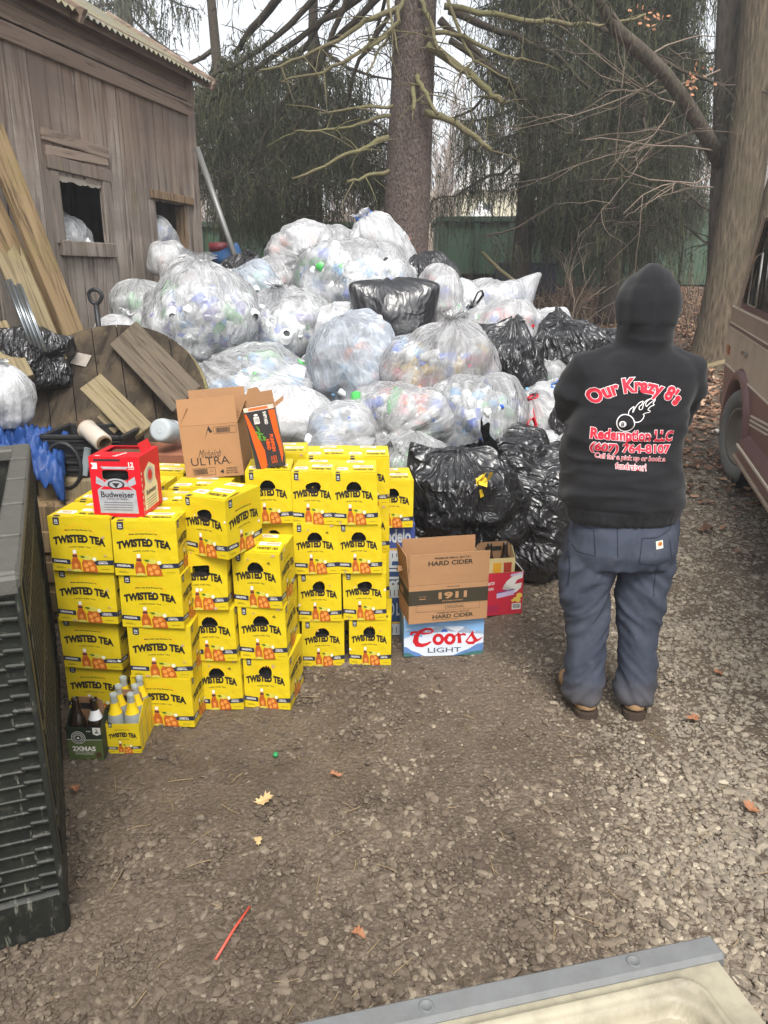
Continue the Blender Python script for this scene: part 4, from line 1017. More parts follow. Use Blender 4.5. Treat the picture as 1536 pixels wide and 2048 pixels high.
mb = MB(); flap(mb, F['left'] @ loc(0, h+.001, 0), d, .09, -30); mb.build('flap', [KRAFT], o)

# ---- black and orange carton leaning beside it
w, d, h = .125, .125, .25
PBLK = card('charcoal_carton_card', srgb(54, 50, 52), .5, .1, .2); PORG = mat('orange_print', srgb(226, 92, 24), .5, var=.1); PGRN = mat('green_leaf_print', srgb(90, 150, 50), .5, var=.3, scale=60)
o = empty('ale_carton', (-.490, 3.275, TOPZ+.068), (R(2), R(-9), R(6))); tag(o, 'black and orange ale carton with torn open lid beside the brown carton', 'carton')
mb = MB(); F = open_walls(mb, w, d, h, 0, 3); M = F['front']
def P(pts, mi, lay=.0006, M=M, w=w, h=h): mb.poly([(x*w, y*h) for x, y in pts], M, mi, lay)
P([(0, .97), (.06, .97), (.30, .55), (.42, .30), (.40, .05), (.33, 0), (.18, 0)], 1); P([(.80, .98), (1, .98), (1, .2), (.92, .05), (.90, .35), (.84, .6)], 1)
rr = random.Random(4)
for k in range(14):
    cx, cy, a = .36+rr.gauss(0, .05), .60+rr.gauss(0, .055), rr.random()*6.28; P([(cx, cy), (cx+.11*math.cos(a), cy+.06*math.sin(a)), (cx+.16*math.cos(a+.35), cy+.10*math.sin(a+.35)), (cx+.06*math.cos(a+.8), cy+.05*math.sin(a+.8))], 4, .0010+.0001*k)
for k, s_ in enumerate(('PUMPKIN', 'HEAD')): txt(mb, s_, M, (.73-.15*k)*w, (.42-.02*k)*h, .30*h*(1 if k == 0 else .62), .12*w, 1, .05, lay=.0012, rot=-90)
P(rect(.27, .78, .45, .90), 2, .0010); bars(M, .29*w, .80*h, .43*w, .88*h, 5, 14); P(ell(.36, .93, .07, .02, 12), 2, .001); txt(mb, 'SHIPYARD', M, .66*w, .86*h, .22*h, .11*w, 2, .03, lay=.0012, rot=-90)
for k in range(3): txt(mb, ('ALE', 'BREWED', 'SPICE')[k], M, (.60+.07*k)*w, .13*h, .13*h, .05*w, 1, .02, lay=.0012, rot=-90)
M2 = F['right']
mb.poly([(x*d, y*h) for x, y in [(0, .3), (.3, .1), (.45, .5), (.3, .95), (0, .98)]], M2, 1, .0006)
for k in range(12):
    cx, cy, a = .35+rr.gauss(0, .07), .55+rr.gauss(0, .07), rr.random()*6.28; mb.poly([((cx+q*math.cos(a+e))*d, (cy+q*.6*math.sin(a+e))*h) for q, e in ((0, 0), (.16, 0), (.22, .4), (.1, .9))], M2, 4, .0010+.0001*k)
mb.build('carton_body', [PBLK, PORG, YWHT, KRAFTD, PGRN, DINK], o)
mb = MB(); mm = flap(mb, F['back'] @ loc(0, h, 0), w, .055, 0); mb.prism([(.05, 0), (.11, 0), (.10, .022), (.06, .022)], -.003, mm @ loc(0, .055, 0), 0); mb.build('flap', [KRAFT], o)
mb = MB(); mm = flap(mb, F['right'] @ loc(0, h, 0), d*.8, .05, 62); mb.build('flap', [KRAFT], o)
mb = MB(); mm = flap(mb, F['front'] @ loc(0, h, 0), w, .018, -12, 0); mb.poly(rect(.02, .004, .10, .014), mm, 1, .001); mb.build('flap', [mat('torn_flap_edge', srgb(196, 182, 164), .8, var=.3, scale=60), PORG], o)

# ---- open cider carton on the blue and white carton
w, d, h = .37, .21, .185
COORSW = mat('frost_white_print', srgb(214, 222, 234), .45, var=.12, scale=16); COORSB = mat('mountain_blue_print', srgb(96, 132, 184), .5, var=.35, scale=45)
COORSR = mat('script_red_print', srgb(196, 30, 40), .45); COORSS = mat('steel_print', srgb(84, 88, 98), .5); COORSL = mat('sky_blue_print', srgb(132, 176, 220), .5, var=.15, scale=20)
SNOW = mat('mountain_grey_print', srgb(150, 166, 188), .5, var=.35, scale=70); PINE = mat('pine_print', srgb(66, 112, 110), .5, var=.5, scale=90)
cw, cd, ch_, CHH = .375, .24, .150, .200; b0 = G(884, 1312); cy_ = b0.y
o = empty('beer_carton', (fx(884, 1300, cy_), cy_+cd/2+.0, GZ(b0.x, cy_+.1)+.001), (0, 0, R(3.5))); cz = o.location.z+CHH
tag(o, 'white and blue beer carton with red script lying under the open cider carton', 'carton')
mb = MB(); F = plain_carton(mb, cw, cd, CHH); M = F['front']; mb.poly(rect(0, ch_, cw, CHH), M, 3, .0004)
def P(pts, mi, lay=.0006, M=M, w=cw, h=ch_): mb.poly([(x*w, y*h) for x, y in pts], M, mi, lay)
P([(0, .62), (.1, .72), (.22, .66), (.3, 1), (0, 1)], 3, .0004); P([(.72, 1), (1, .70), (1, 1)], 3, .0004)
P([(.26, .82), (.38, .99), (.50, 1.0), (.66, .80), (.50, .86), (.42, .80)], 5, .0006); P([(.66, .80), (.77, .98), (.88, .80), (.97, .84), (.99, .72), (.8, .76)], 5, .0007)
P([(0, .0), (.26, .0), (.18, .12), (.10, .2), (.04, .32), (0, .35)], 1, .0006); P([(.62, 0), (1, 0), (1, .42), (.92, .38), (.82, .22), (.72, .12)], 1, .0006)
P([(0, 0), (.14, 0), (.10, .08), (.05, .14), (0, .12)], 4, .0008); P([(.66, 0), (1, 0), (1, .16), (.86, .12)], 4, .0008)
P([(.455, .82), (.49, .93), (.53, .90), (.55, .82)], 6, .0010)
stroke([(x*cw, y*ch_) for x, y in [(.335, .79), (.36, .86), (.33, .93), (.27, .93), (.20, .85), (.155, .70), (.145, .52), (.17, .41), (.23, .375), (.29, .42), (.34, .50)]], [0.0079, 0.0119, 0.0119, 0.0132, 0.0172, 0.0238, 0.0277, 0.0251, 0.0185, 0.0132, 0.0079], M, mb, 2, .0012)
stroke([(x*cw, y*ch_) for x, y in [(.335, .79), (.25, .78), (.14, .84), (.09, .82), (.08, .77), (.11, .75)]], [0.0053, 0.0106, 0.0119, 0.0119, 0.0092, 0.0053], M, mb, 2, .0014)
for (cx) in (.43, .575): stroke([(x*cw, y*ch_) for x, y in ell(cx, .57, .052, .145, 20)], .016, M, mb, 2, .0012, True)
stroke([(x*cw, y*ch_) for x, y in [(.47, .60), (.52, .62), (.555, .60)]], .008, M, mb, 2, .0014); stroke([(x*cw, y*ch_) for x, y in [(.62, .62), (.66, .70), (.69, .78)]], .008, M, mb, 2, .0014)
stroke([(x*cw, y*ch_) for x, y in [(.70, .42), (.695, .60), (.685, .76), (.71, .70), (.74, .73), (.775, .70)]], [0.0185, 0.0172, 0.0132, 0.0092, 0.0119, 0.0119], M, mb, 2, .0012)
stroke([(x*cw, y*ch_) for x, y in [(.775, .46), (.83, .66), (.865, .83), (.86, .68), (.90, .52), (.87, .42), (.81, .42), (.79, .47)]], [0.0066, 0.0079, 0.0092, 0.0145, 0.0185, 0.0158, 0.0132, 0.0106], M, mb, 2, .0012)
stroke([(x*cw, y*ch_) for x, y in [(.88, .46), (.94, .52), (.985, .60)]], [0.0132, 0.0092, 0.0040], M, mb, 2, .0014)
txt(mb, 'LIGHT', M, .51*cw, .20*ch_, .42*cw, .17*ch_, 7, .012, lay=.0012); txt(mb, '24', M, .05*cw, .94*ch_, .06*cw, .06*ch_, 8, .02, lay=.0012)
mb.poly(rect(0, 0, cd, ch_*.5), F['left'], 1, .0006); mb.poly(rect(0, ch_*.5, cd, ch_), F['left'], 3, .0006); mb.poly(rect(0, 0, cd, ch_*.3), F['right'], 1, .0006)
mb.build('carton_body', [COORSW, COORSB, COORSR, COORSL, PINE, SNOW, mat('peak_blue_print', srgb(44, 92, 180), .5), COORSS, YWHT], o)
mb = MB(); mb.box((.06, 0, CHH+.0012), (.10, cd*.96, .0016), rotm(y=-1), 0); mb.build('top_flap', [COORSL], o)
# cider carton
b1 = D(890, 1237, cy_-.06)
o = empty('cider_carton', (b1.x-.005, cy_-.055+d/2, cz+.002), (0, 0, R(11))); tag(o, 'long brown cider carton with dark printed band, flaps up, on the white and blue carton', 'carton')
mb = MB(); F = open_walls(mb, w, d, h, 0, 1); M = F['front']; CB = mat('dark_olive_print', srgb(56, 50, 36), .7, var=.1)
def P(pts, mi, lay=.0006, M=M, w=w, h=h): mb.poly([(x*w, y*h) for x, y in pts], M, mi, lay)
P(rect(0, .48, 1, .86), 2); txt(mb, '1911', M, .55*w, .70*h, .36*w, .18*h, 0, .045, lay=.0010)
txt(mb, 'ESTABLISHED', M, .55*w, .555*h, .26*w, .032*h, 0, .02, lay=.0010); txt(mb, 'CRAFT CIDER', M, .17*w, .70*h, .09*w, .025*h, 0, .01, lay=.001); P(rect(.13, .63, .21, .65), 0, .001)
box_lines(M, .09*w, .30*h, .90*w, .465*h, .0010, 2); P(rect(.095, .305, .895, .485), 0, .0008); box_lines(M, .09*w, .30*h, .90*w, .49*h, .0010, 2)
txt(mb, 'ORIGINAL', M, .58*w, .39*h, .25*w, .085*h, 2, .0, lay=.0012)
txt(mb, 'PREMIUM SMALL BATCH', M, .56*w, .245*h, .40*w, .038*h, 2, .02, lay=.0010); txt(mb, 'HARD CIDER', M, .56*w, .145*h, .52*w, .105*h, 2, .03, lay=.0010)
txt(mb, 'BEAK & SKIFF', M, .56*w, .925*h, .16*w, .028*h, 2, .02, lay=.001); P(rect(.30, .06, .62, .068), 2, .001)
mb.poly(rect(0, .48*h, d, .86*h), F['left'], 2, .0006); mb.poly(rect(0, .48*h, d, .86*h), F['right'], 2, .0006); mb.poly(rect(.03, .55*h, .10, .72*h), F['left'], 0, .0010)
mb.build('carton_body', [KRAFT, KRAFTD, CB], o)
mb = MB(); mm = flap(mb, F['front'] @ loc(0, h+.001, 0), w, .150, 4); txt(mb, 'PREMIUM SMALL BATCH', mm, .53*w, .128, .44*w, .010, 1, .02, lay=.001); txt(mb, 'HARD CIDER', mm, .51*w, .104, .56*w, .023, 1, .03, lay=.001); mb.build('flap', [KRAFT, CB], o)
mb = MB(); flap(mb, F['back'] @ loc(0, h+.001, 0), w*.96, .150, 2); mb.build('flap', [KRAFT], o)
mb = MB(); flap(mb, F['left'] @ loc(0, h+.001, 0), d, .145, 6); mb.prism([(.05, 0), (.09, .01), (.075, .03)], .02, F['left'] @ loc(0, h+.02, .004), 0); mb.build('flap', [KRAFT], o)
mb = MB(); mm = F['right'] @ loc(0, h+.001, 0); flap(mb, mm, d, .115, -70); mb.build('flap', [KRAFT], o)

# ---- blue cartons under the lone yellow one
BLU = card('blue_carton_card', srgb(62, 78, 138), .5, .1, .15); BLUD = card('navy_carton_card', srgb(46, 70, 112), .5, .1, .15)
GOLD = mat('gold_print', srgb(196, 160, 74), .5, var=.1); PALE = mat('pale_print', srgb(186, 192, 196), .6, var=.1)
z0 = GZ(.07, 3.55)
for i, (hh, nm, c, lab) in enumerate(((.20, 'BUD LIGHT', BLUD, 'navy blue beer carton standing behind the cider carton, under another blue one'), (.19, 'BUD', BLUD, 'dark blue and pale beer carton, second up, behind the cider carton'), (.185, 'Modelo', BLU, 'violet blue and gold beer carton carrying the lone yellow carton'))):
    mb = MB(); F = plain_carton(mb, .24, .22, hh); M = F['front']
    mb.poly(rect(0, .30*hh, .24, .36*hh), M, 1, .0006); mb.poly(rect(0, 0, .24, .30*hh), M, 2, .0006)
    txt(mb, nm, M, .14, .70*hh, .16, .07, 2, .03, lay=.001, rot=0 if i == 2 else 90 if i else 0)
    for k in range(8): mb.poly(rect(.05+.02*k, .05*hh, .054+.02*k, .22*hh), M, 3, .0010)
    mb.poly(rect(0, 0, .22, .3*hh), F['right'], 2, .0006)
    tag(mb.build('beer_carton', [c, GOLD, PALE, DINK], at=(.045-.010*i, 3.62, z0+.001), rot=(0, 0, R(2))), lab, 'carton'); z0 += hh+.001
lone = [q for q in COL.objects if q.get('label', '').startswith('lone yellow')][0]; lone.location.z = z0+.001
# small green-yellow carton low behind
# ---- red carton with a bottle carrier at its back
w, d, h = .235, .24, .235
REDC = card('crimson_carton_card', srgb(206, 46, 66), .45, .06, .15); rp = G(1010, 1232)
o = empty('soda_carton', (fx(992, 1232, rp.y), rp.y+d/2, GZ(rp.x, rp.y+.1)+.001), (0, 0, R(10))); tag(o, 'bright red open carton holding a pale bottle carrier, right of the cider carton', 'carton')
mb = MB(); F = open_walls(mb, w, d, h, 0, 1); M = F['front']; PT = [(.52, .62), (.62, .80), (.78, .93), (.98, .97), (.98, .85), (.86, .82), (.80, .72), (.97, .74), (.95, .62), (.84, .52), (.70, .50), (.66, .66), (.58, .74)]
mb.poly([(x*w, y*h) for x, y in PT], M, 2, .0006); mb.poly([(x*w, y*h) for x, y in [(.40, .40), (.80, .47), (.80, .60), (.40, .53)]], M, 3, .0010); mb.poly([(x*w, y*h) for x, y in [(.40, .515), (.80, .585), (.80, .61), (.40, .54)]], M, 4, .0014)
mb.poly([(x*w, y*h) for x, y in [(.70, .90), (.98, .95), (.98, 1.0), (.70, .95)]], M, 3, .0010)
for (x, y, a) in ((.84, .36, .055), (.92, .44, .07), (.78, .33, .04), (.90, .33, .06)): mb.poly([((x+a*math.cos(t))*w, (y+a*.9*math.sin(t))*h) for t in [2*math.pi*k/12 for k in range(12)]], M, 5, .0010+a*.004)
mb.poly(rect(.76*w, .11*h, .97*w, .26*h), M, 2, .0010); bars(M, .78*w, .14*h, .95*w, .24*h, 6, 14, 3)
txt(mb, 'MIX & MATCH', M, .19*w, .75*h, .30*w, .07*h, 2, .03, lay=.001, rot=8); txt(mb, 'FLAVORS', M, .20*w, .62*h, .26*w, .06*h, 2, .03, lay=.001, rot=8)
for k in range(5): mb.poly([(x*w, y*h) for x, y in rect(.1, .22-.035*k, .45, .228-.035*k)], M, 4, .001)
mb.build('carton_body', [REDC, KRAFTD, YWHT, mat('lilac_print', srgb(206, 190, 222), .5), mat('violet_print', srgb(110, 60, 130), .5), mat('yellow_print', srgb(240, 206, 90), .5, var=.15), DINK], o)
mb = MB(); flap(mb, F['right'] @ loc(0, h+.001, 0), d, .05, -38); mb.poly(rect(.03, .02, .14, .045), F['right'] @ loc(0, h+.001, 0) @ Matrix.Rotation(R(-38), 4, 'X'), 1, .002); mb.build('flap', [YWHT, REDC], o)
so = o

# ------------------------------------------------------------------ bottles and carriers
AMB = None
def glass(name, col, a=.35, rough=.08):
    n = NT(name); p = n.bsdf(col, rough, 0, .6); t = n.n('ShaderNodeBsdfTransparent'); t.inputs[0].default_value = (*[min(1, q*3+.2) for q in col], 1)
    m = n.n('ShaderNodeMixShader'); m.inputs[0].default_value = 1-a; n.l(t.outputs[0], m.inputs[1]); n.l(p, m.inputs[2]); return n.done(m.outputs[0])
BROWNG = mat('brown_bottle_glass', (.020, .012, .006), .08, 0, .7)
CLEARG = glass('clear_bottle_glass', (.42, .46, .44), .34)
YLAB = mat('yellow_neck_label', srgb(228, 196, 20), .5); WLAB = mat('white_neck_label', srgb(224, 226, 226), .5)
BPROF = [(.0285, 0), (.0305, .004), (.0305, .125), (.028, .142), (.019, .165), (.0145, .185), (.0125, .215), (.0135, .218), (.0135, .229), (.0115, .230), (.0105, .222)]
def bottle_mesh(gl, lab, z0, z1):
    m = MB(); m.lathe(BPROF, 18, None, 0); m.lathe([(.0105, .222), (.0, .219)], 18, None, 0); me = m.mesh('beer_bottle', [gl])
    lm = None
    if lab:
        def rad(z): return np.interp(z, [p[1] for p in BPROF[:-1]], [p[0] for p in BPROF[:-1]])+.0006
        m = MB(); zs = np.linspace(z0, z1, 5); m.lathe([(rad(z), z) for z in zs], 18, None, 0); lm = m.mesh('neck_label', [lab])
    return me, lm
BB = bottle_mesh(BROWNG, None, 0, 0); BBW = bottle_mesh(BROWNG, WLAB, .15, .185); BBY = bottle_mesh(CLEARG, YLAB, .150, .195)
def bottle(bm_, at, label, group, rot=None):
    o = link(bm_[0], 'beer_bottle', None, at, rot); tag(o, label, 'bottle', group)
    if bm_[1]: link(bm_[1], 'neck_label', o)
    return o
def carrier(at, rot, w, d, hf, hh, card_, art, label, name='bottle_carrier'):
    """basket for bottles: front and back panels, stepped ends, centre divider with handle"""
    o = empty(name, at, (0, 0, R(rot))); tag(o, label, 'bottle carrier'); t = .0015
    m = MB(); F = face_frames(w, d, hf); m.prism(rect(0, 0, w, hf), -t, F['front'], 0); art(m, F['front'], w, hf)
    m.prism(rect(0, 0, w, hf), -t, F['back'], 0)
    for f in ('left', 'right'): m.prism([(0, 0), (d, 0), (d, hf), (d/2+.01, hf+.045), (d/2-.01, hf+.045), (0, hf)], -t, F[f], 0)
    m.add([(-w/2, -d/2, .002), (w/2, -d/2, .002), (w/2, d/2, .002), (-w/2, d/2, .002)], [(0, 1, 2, 3), (3, 2, 1, 0)], 0); m.build('basket', card_, o)
    m = MB(); hp = [(0, 0), (w, 0), (w, hf), (w-.01, hh-.015), (w-.03, hh), (.03, hh), (.01, hh-.015), (0, hf)]
    m.prism(hp, .002, frame((-w/2, 0, 0), (1, 0, 0), (0, 0, 1)), 0); m.poly(rect(w*.28, hh-.05, w*.72, hh-.025), frame((-w/2, -.0025, 0), (1, 0, 0), (0, 0, 1)), len(card_)-1, 0.0); m.build('handle_panel', [KRAFTD]+card_[1:-1]+[HOLE], o)
    return o
DGR = card('dark_green_carton', srgb(40, 50, 38), .5, .1, .1); MGR = mat('olive_green_print', srgb(84, 98, 54), .5, var=.12)
def art_green(m, M, w, h):
    m.poly(rect(0, 0, w, .62*h), M, 1, .0006); m.poly([(0, .62*h), (w*.35, .60*h), (w, .62*h), (w, .63*h), (w*.35, .615*h), (0, .635*h)], M, 2, .0010)
    m.poly(ell(.33*w, .68*h, .20*w, .20*w, 28), M, 2, .0012); m.poly(ell(.33*w, .68*h, .185*w, .185*w, 28), M, 0, .0016); m.poly(ell(.33*w, .68*h, .105*w, .105*w, 24), M, 2, .0020); m.poly(ell(.33*w, .68*h, .09*w, .09*w, 24), M, 0, .0024); m.poly([(.29*w, .65*h), (.37*w, .65*h), (.35*w, .71*h), (.31*w, .71*h)], M, 2, .0028)
    for k in range(20):
        a = R(18*k); m.poly([((.33+.145*math.cos(a)+dx)*w, .68*h+(.145*math.sin(a)+dy)*w) for dx, dy in ((-.012, -.014), (.012, -.014), (.012, .014), (-.012, .014))], M, 2, .0020)
    txt(m, '2XMAS', M, .46*w, .34*h, .66*w, .15*h, 2, .035, lay=.0012); txt(m, 'SPICED WITH XMAS ALE', M, .46*w, .235*h, .56*w, .025*h, 2, .01, lay=.0012)
    for k in range(2): m.poly(rect(.2*w, (.19-.03*k)*h, .72*w, (.197-.03*k)*h), M, 2, .0010)
    m.poly(rect(.76*w, .80*h, .985*w, .995*h), M, 2, .0012); m.poly([(.76*w, .80*h), (.87*w, .75*h), (.985*w, .80*h)], M, 2, .0010); txt(m, '2', M, .87*w, .90*h, .08*w, .10*h, 0, .02, lay=.0016); m.poly(rect(.81*w, .83*h, .94*w, .85*h), M, 0, .0016)
    txt(m, '8.0%', M, .64*w, .88*h, .12*w, .035*h, 2, .02, lay=.0012); m.poly([(.80*w, .06*h), (.95*w, .10*h), (.90*w, .25*h), (.78*w, .20*h)], M, 3, .0012)
g = G(175, 1520); gp = Vector((fx(175, 1520, g.y), g.y, GZ(g.x, g.y)))
car = carrier((gp.x, gp.y+.065, gp.z+.001), -2, .130, .125, .135, .225, [DGR, MGR, YWHT, mat('brown_print', srgb(78, 54, 40), .5), HOLE], art_green, 'dark green bottle carrier with white lettering standing on the ground before the yellow stacks')
def in_car(o, x, y): a = o.rotation_euler.z; return (o.location.x+x*math.cos(a)-y*math.sin(a), o.location.y+x*math.sin(a)+y*math.cos(a), o.location.z+.004)
bottle(BB, in_car(car, -.034, -.026), 'dark brown bottle, front left in the dark green carrier', 'bottles in the green carrier'); bottle(BBW, in_car(car, .034, -.026), 'brown bottle with white label, front right in the dark green carrier', 'bottles in the green carrier')
def art_yel(m, M, w, h): 
    tea_art(m, M @ loc(0, 0, 0), w, h*1.05, True)
g = G(249, 1507); gp = Vector((fx(249, 1507, g.y), g.y, GZ(g.x, g.y)))
car = carrier((gp.x, gp.y+.095, gp.z+.001), 2, .122, .19, .125, .215, YM, art_yel, 'small yellow six-bottle carrier standing on the ground beside the dark green one')
for i in range(3):
    for j in range(2): bottle(BBY, in_car(car, -.031+.062*j, -.062+.062*i), f'clear bottle with yellow neck label, {["front", "middle", "back"][i]} {["left", "right"][j]} in the yellow six-bottle carrier', 'bottles in the yellow carrier')
# pale carrier inside the red carton
def art_glass(m, M, w, h):
    for (x, c) in ((.2, 1), (.52, 2), (.80, 3)): m.poly([((x-.09)*w, .12*h), ((x+.09)*w, .12*h), ((x+.11)*w, .85*h), ((x-.11)*w, .85*h)], M, c, .0008)
    m.poly([(0, .0), (w, 0), (w, .35*h), (0, .45*h)], M, 4, .0005)
car = carrier((so.location.x-.015, so.location.y-.02, so.location.z+.135), 10, .20, .13, .165, .235, [card('straw_carton', srgb(214, 194, 140), .6), mat('glass_print_amber', srgb(206, 104, 50), .5), mat('glass_print_gold', srgb(216, 158, 40), .5), mat('glass_print_red', srgb(168, 62, 40), .5), mat('bar_print', srgb(150, 88, 58), .5, var=.3, scale=50), PORG, HOLE], art_glass, 'straw coloured bottle carrier printed with beer glasses, set in the red carton')
for k, (x, y) in enumerate(((-.055, .03), (.03, .03), (-.03, -.03), (.055, -.03))): bottle(BB, in_car(car, x, y), f'dark bottle neck, {["back left", "back right", "front left", "front right"][k]} in the straw coloured carrier', 'bottles in the straw carrier')
# ------------------------------------------------------------------ bags
def bag_waves(n, k=1.0):
    """creases that run from the bag's neck over its sides, crossed by slack folds"""
    at = n.n('ShaderNodeAttribute', attribute_name='bagco').outputs['Vector']; P = n.co()
    wv = n.n('ShaderNodeVectorMath'); wv.operation = 'MULTIPLY_ADD'
    s0 = n.n('ShaderNodeTexNoise'); s0.inputs['Scale'].default_value = 5; s0.inputs['Detail'].default_value = 2; n.l(P, s0.inputs['Vector'])
    n.l(s0.outputs['Color'], wv.inputs[0]); wv.inputs[1].default_value = (.35, .35, .5); n.l(at, wv.inputs[2]); q = wv.outputs[0]
    lng = n.noise(1.0, 3, .6, n.mapping((2.6*k, 2.6*k, .8), q)); lng2 = n.noise(1.0, 2, .5, n.mapping((6*k, 6*k, 1.4), q)); lump = n.noise(6*k, 2, .5, P, .6); crk = n.noise(15*k, 2, .55, P, 1.2)
    f = lambda s, wd: n.ramp(n.math('ABSOLUTE', n.math('SUBTRACT', s, .5)), [(.0, 1.0), (wd*.45, .45), (wd, 0.0)])
    return f(lng, .07), f(lng2, .06), f(lump, .05), f(crk, .06), lng, lump
def film(name, base, edge, tint=(.78, .79, .805), rough=.16, streak=.22):
    """thin milky plastic: see-through where it lies tight, whiter at its edges, sky highlights painted white along its folds"""
    n = NT(name); P = n.co(); lw = n.n('ShaderNodeLayerWeight'); lw.inputs['Blend'].default_value = .3
    a, b, c, d_, l1, l2 = bag_waves(n)
    fac = n.math('ADD', n.math('MULTIPLY', lw.outputs['Facing'], edge), base)
    fac = n.math('ADD', fac, n.math('MULTIPLY', n.ramp(n.noise(3.2, 3, .5), [(.38, 0), (.68, 1)]), streak))
    for q, k in ((a, .15), (b, .07), (c, .13), (d_, .06)): fac = n.math('ADD', fac, n.math('MULTIPLY', q, k), clamp=True)  # crease white stands in for sky reflections on the folds
    h = n.math('ADD', n.math('ADD', n.math('MULTIPLY', a, .9), n.math('MULTIPLY', b, .5)), n.math('ADD', n.math('MULTIPLY', l2, 1.6), n.math('ADD', n.math('MULTIPLY', c, .5), n.math('MULTIPLY', d_, .22))))
    nb = n.bump(h, .5, .02); nd = n.bump(h, .14, .02)
    d = n.n('ShaderNodeBsdfDiffuse'); d.inputs[0].default_value = (*tint, 1); n.l(nd, d.inputs['Normal'])
    tl = n.n('ShaderNodeBsdfTranslucent'); tl.inputs[0].default_value = (*tint, 1); n.l(nd, tl.inputs['Normal'])
    dm = n.n('ShaderNodeMixShader'); dm.inputs[0].default_value = .22; n.l(d.outputs[0], dm.inputs[1]); n.l(tl.outputs[0], dm.inputs[2])
    tr = n.n('ShaderNodeBsdfTransparent'); tr.inputs[0].default_value = (.98, .985, .985, 1)
    m = n.n('ShaderNodeMixShader'); n.l(fac, m.inputs[0]); n.l(tr.outputs[0], m.inputs[1]); n.l(dm.outputs[0], m.inputs[2])
    g = n.n('ShaderNodeBsdfGlossy'); g.inputs['Roughness'].default_value = rough; n.l(nb, g.inputs['Normal'])
    fr = n.n('ShaderNodeFresnel'); fr.inputs[0].default_value = 1.5; n.l(nb, fr.inputs['Normal'])
    m2 = n.n('ShaderNodeMixShader'); n.l(fr.outputs[0], m2.inputs[0]); n.l(m.outputs[0], m2.inputs[1]); n.l(g.outputs[0], m2.inputs[2])
    return n.done(m2.outputs[0])
FILM = {'clear': film('clear_bag_film', .19, .30, streak=.20), 'frost': film('frosted_bag_film', .30, .34), 'white': film('white_bag_film', .58, .3, (.70, .71, .725)), 'blue': film('bluish_bag_film', .30, .3, (.68, .75, .84))}
def black_film(name, bs, k):
    n = NT(name); a, b, c, d_, l1, l2 = bag_waves(n, k)
    h = n.math('ADD', n.math('ADD', n.math('MULTIPLY', a, .8), n.math('MULTIPLY', b, .6)), n.math('ADD', n.math('MULTIPLY', l2, 2.2), n.math('ADD', n.math('MULTIPLY', c, .7), n.math('MULTIPLY', d_, .12))))
    return n.done(n.bsdf((.018, .0185, .021), .33, 0, 1.0, n.bump(h, bs, .035)))
FILM['black'] = black_film('black_bag_film', .55, .72); FILM['smooth'] = black_film('taut_black_bag_film', .22, .5)
CM = [mat('can_silver', srgb(214, 216, 218), .3, .25, .6, .2, 40), mat('pet_clear', srgb(236, 241, 244), .15, 0, .6, .15, 30), mat('pet_green', srgb(84, 186, 96), .2, 0, .6, .25, 30), mat('label_blue', srgb(50, 100, 214), .4, 0, .5, .3, 30),
      mat('label_red', srgb(200, 44, 50), .4, 0, .5, .3, 30), mat('label_white', srgb(232, 232, 232), .4, 0, .5, .1, 30), mat('label_yellow', srgb(226, 188, 70), .4, 0, .5, .2, 30), mat('label_orange', srgb(232, 120, 56), .4, 0, .5, .2, 30), mat('label_violet', srgb(84, 76, 168), .4, 0, .5, .2, 30),
      mat('label_pink', srgb(224, 96, 120), .4, 0, .5, .2, 30), mat('label_lightblue', srgb(128, 182, 226), .4, 0, .5, .2, 30)]
PAL = {'bottles': [(1, 3), (1, 10), (1, 10), (1, 1), (1, 3), (1, 10), (2, 2), (1, 5)], 'mixed': [(0, 0), (1, 3), (2, 2), (1, 5), (0, 4), (1, 10), (1, 7), (0, 4)], 'cans': [(0, 0), (0, 4), (0, 6), (0, 5), (0, 3), (0, 9), (0, 6), (0, 10)],
       'green': [(2, 2), (1, 5), (0, 0), (2, 4), (2, 2), (0, 0), (1, 1)], 'silver': [(0, 0), (0, 0), (1, 1), (0, 5), (0, 7)], 'blue': [(1, 3), (1, 3), (1, 8), (1, 5), (2, 2), (1, 10), (1, 1)], 'pink': [(0, 9), (0, 4), (0, 5), (0, 0)], 'peach': [(1, 7), (1, 5), (1, 10), (1, 1)]}
def can_parts(m, M, body, lab, L, r, bottle):
    if bottle:
        P = [(r*.55, 0), (r, .01), (r, L*.28), (r*1.01, L*.28), (r*1.01, L*.58), (r, L*.6), (r*.95, L*.68), (r*.5, L*.84), (r*.36, L*.9), (r*.36, L*.92), (r*.40, L*.92), (r*.40, L), (0, L)]
        mi = [body, body, body, lab, lab, body, body, body, body, lab, lab, lab]
    else:
        P = [(0, .004), (r*.75, 0), (r, .012), (r, L*.88), (r*.78, L-.003), (r*.76, L), (r*.7, L-.004), (0, L-.004)]; mi = [0, 0, lab, lab, 0, 0, 0]
    m.lathe(P, 9, M, 0, mi)
PROF = np.array([(0, -1), (.30, -.985), (.58, -.90), (.80, -.72), (.94, -.45), (1.0, -.12), (.99, .18), (.90, .46), (.72, .70), (.48, .88), (.27, 1.0), (.13, 1.09), (.085, 1.15), (.10, 1.20), (.20, 1.30), (.27, 1.42)])
RPROF = np.array([(0, -1), (.30, -.985), (.58, -.90), (.80, -.72), (.94, -.45), (1.0, -.12), (.99, .18), (.92, .46), (.78, .70), (.55, .88), (.30, .97), (0, 1.0)])
TIEM = {'red': mat('red_drawstring', srgb(206, 40, 52), .4), 'blue': mat('blue_drawstring', srgb(30, 112, 206), .4), 'black': mat('black_drawstring', (.02, .02, .022), .4)}
camv = Vector((0, 0, CAM_H))
BAGN = 0
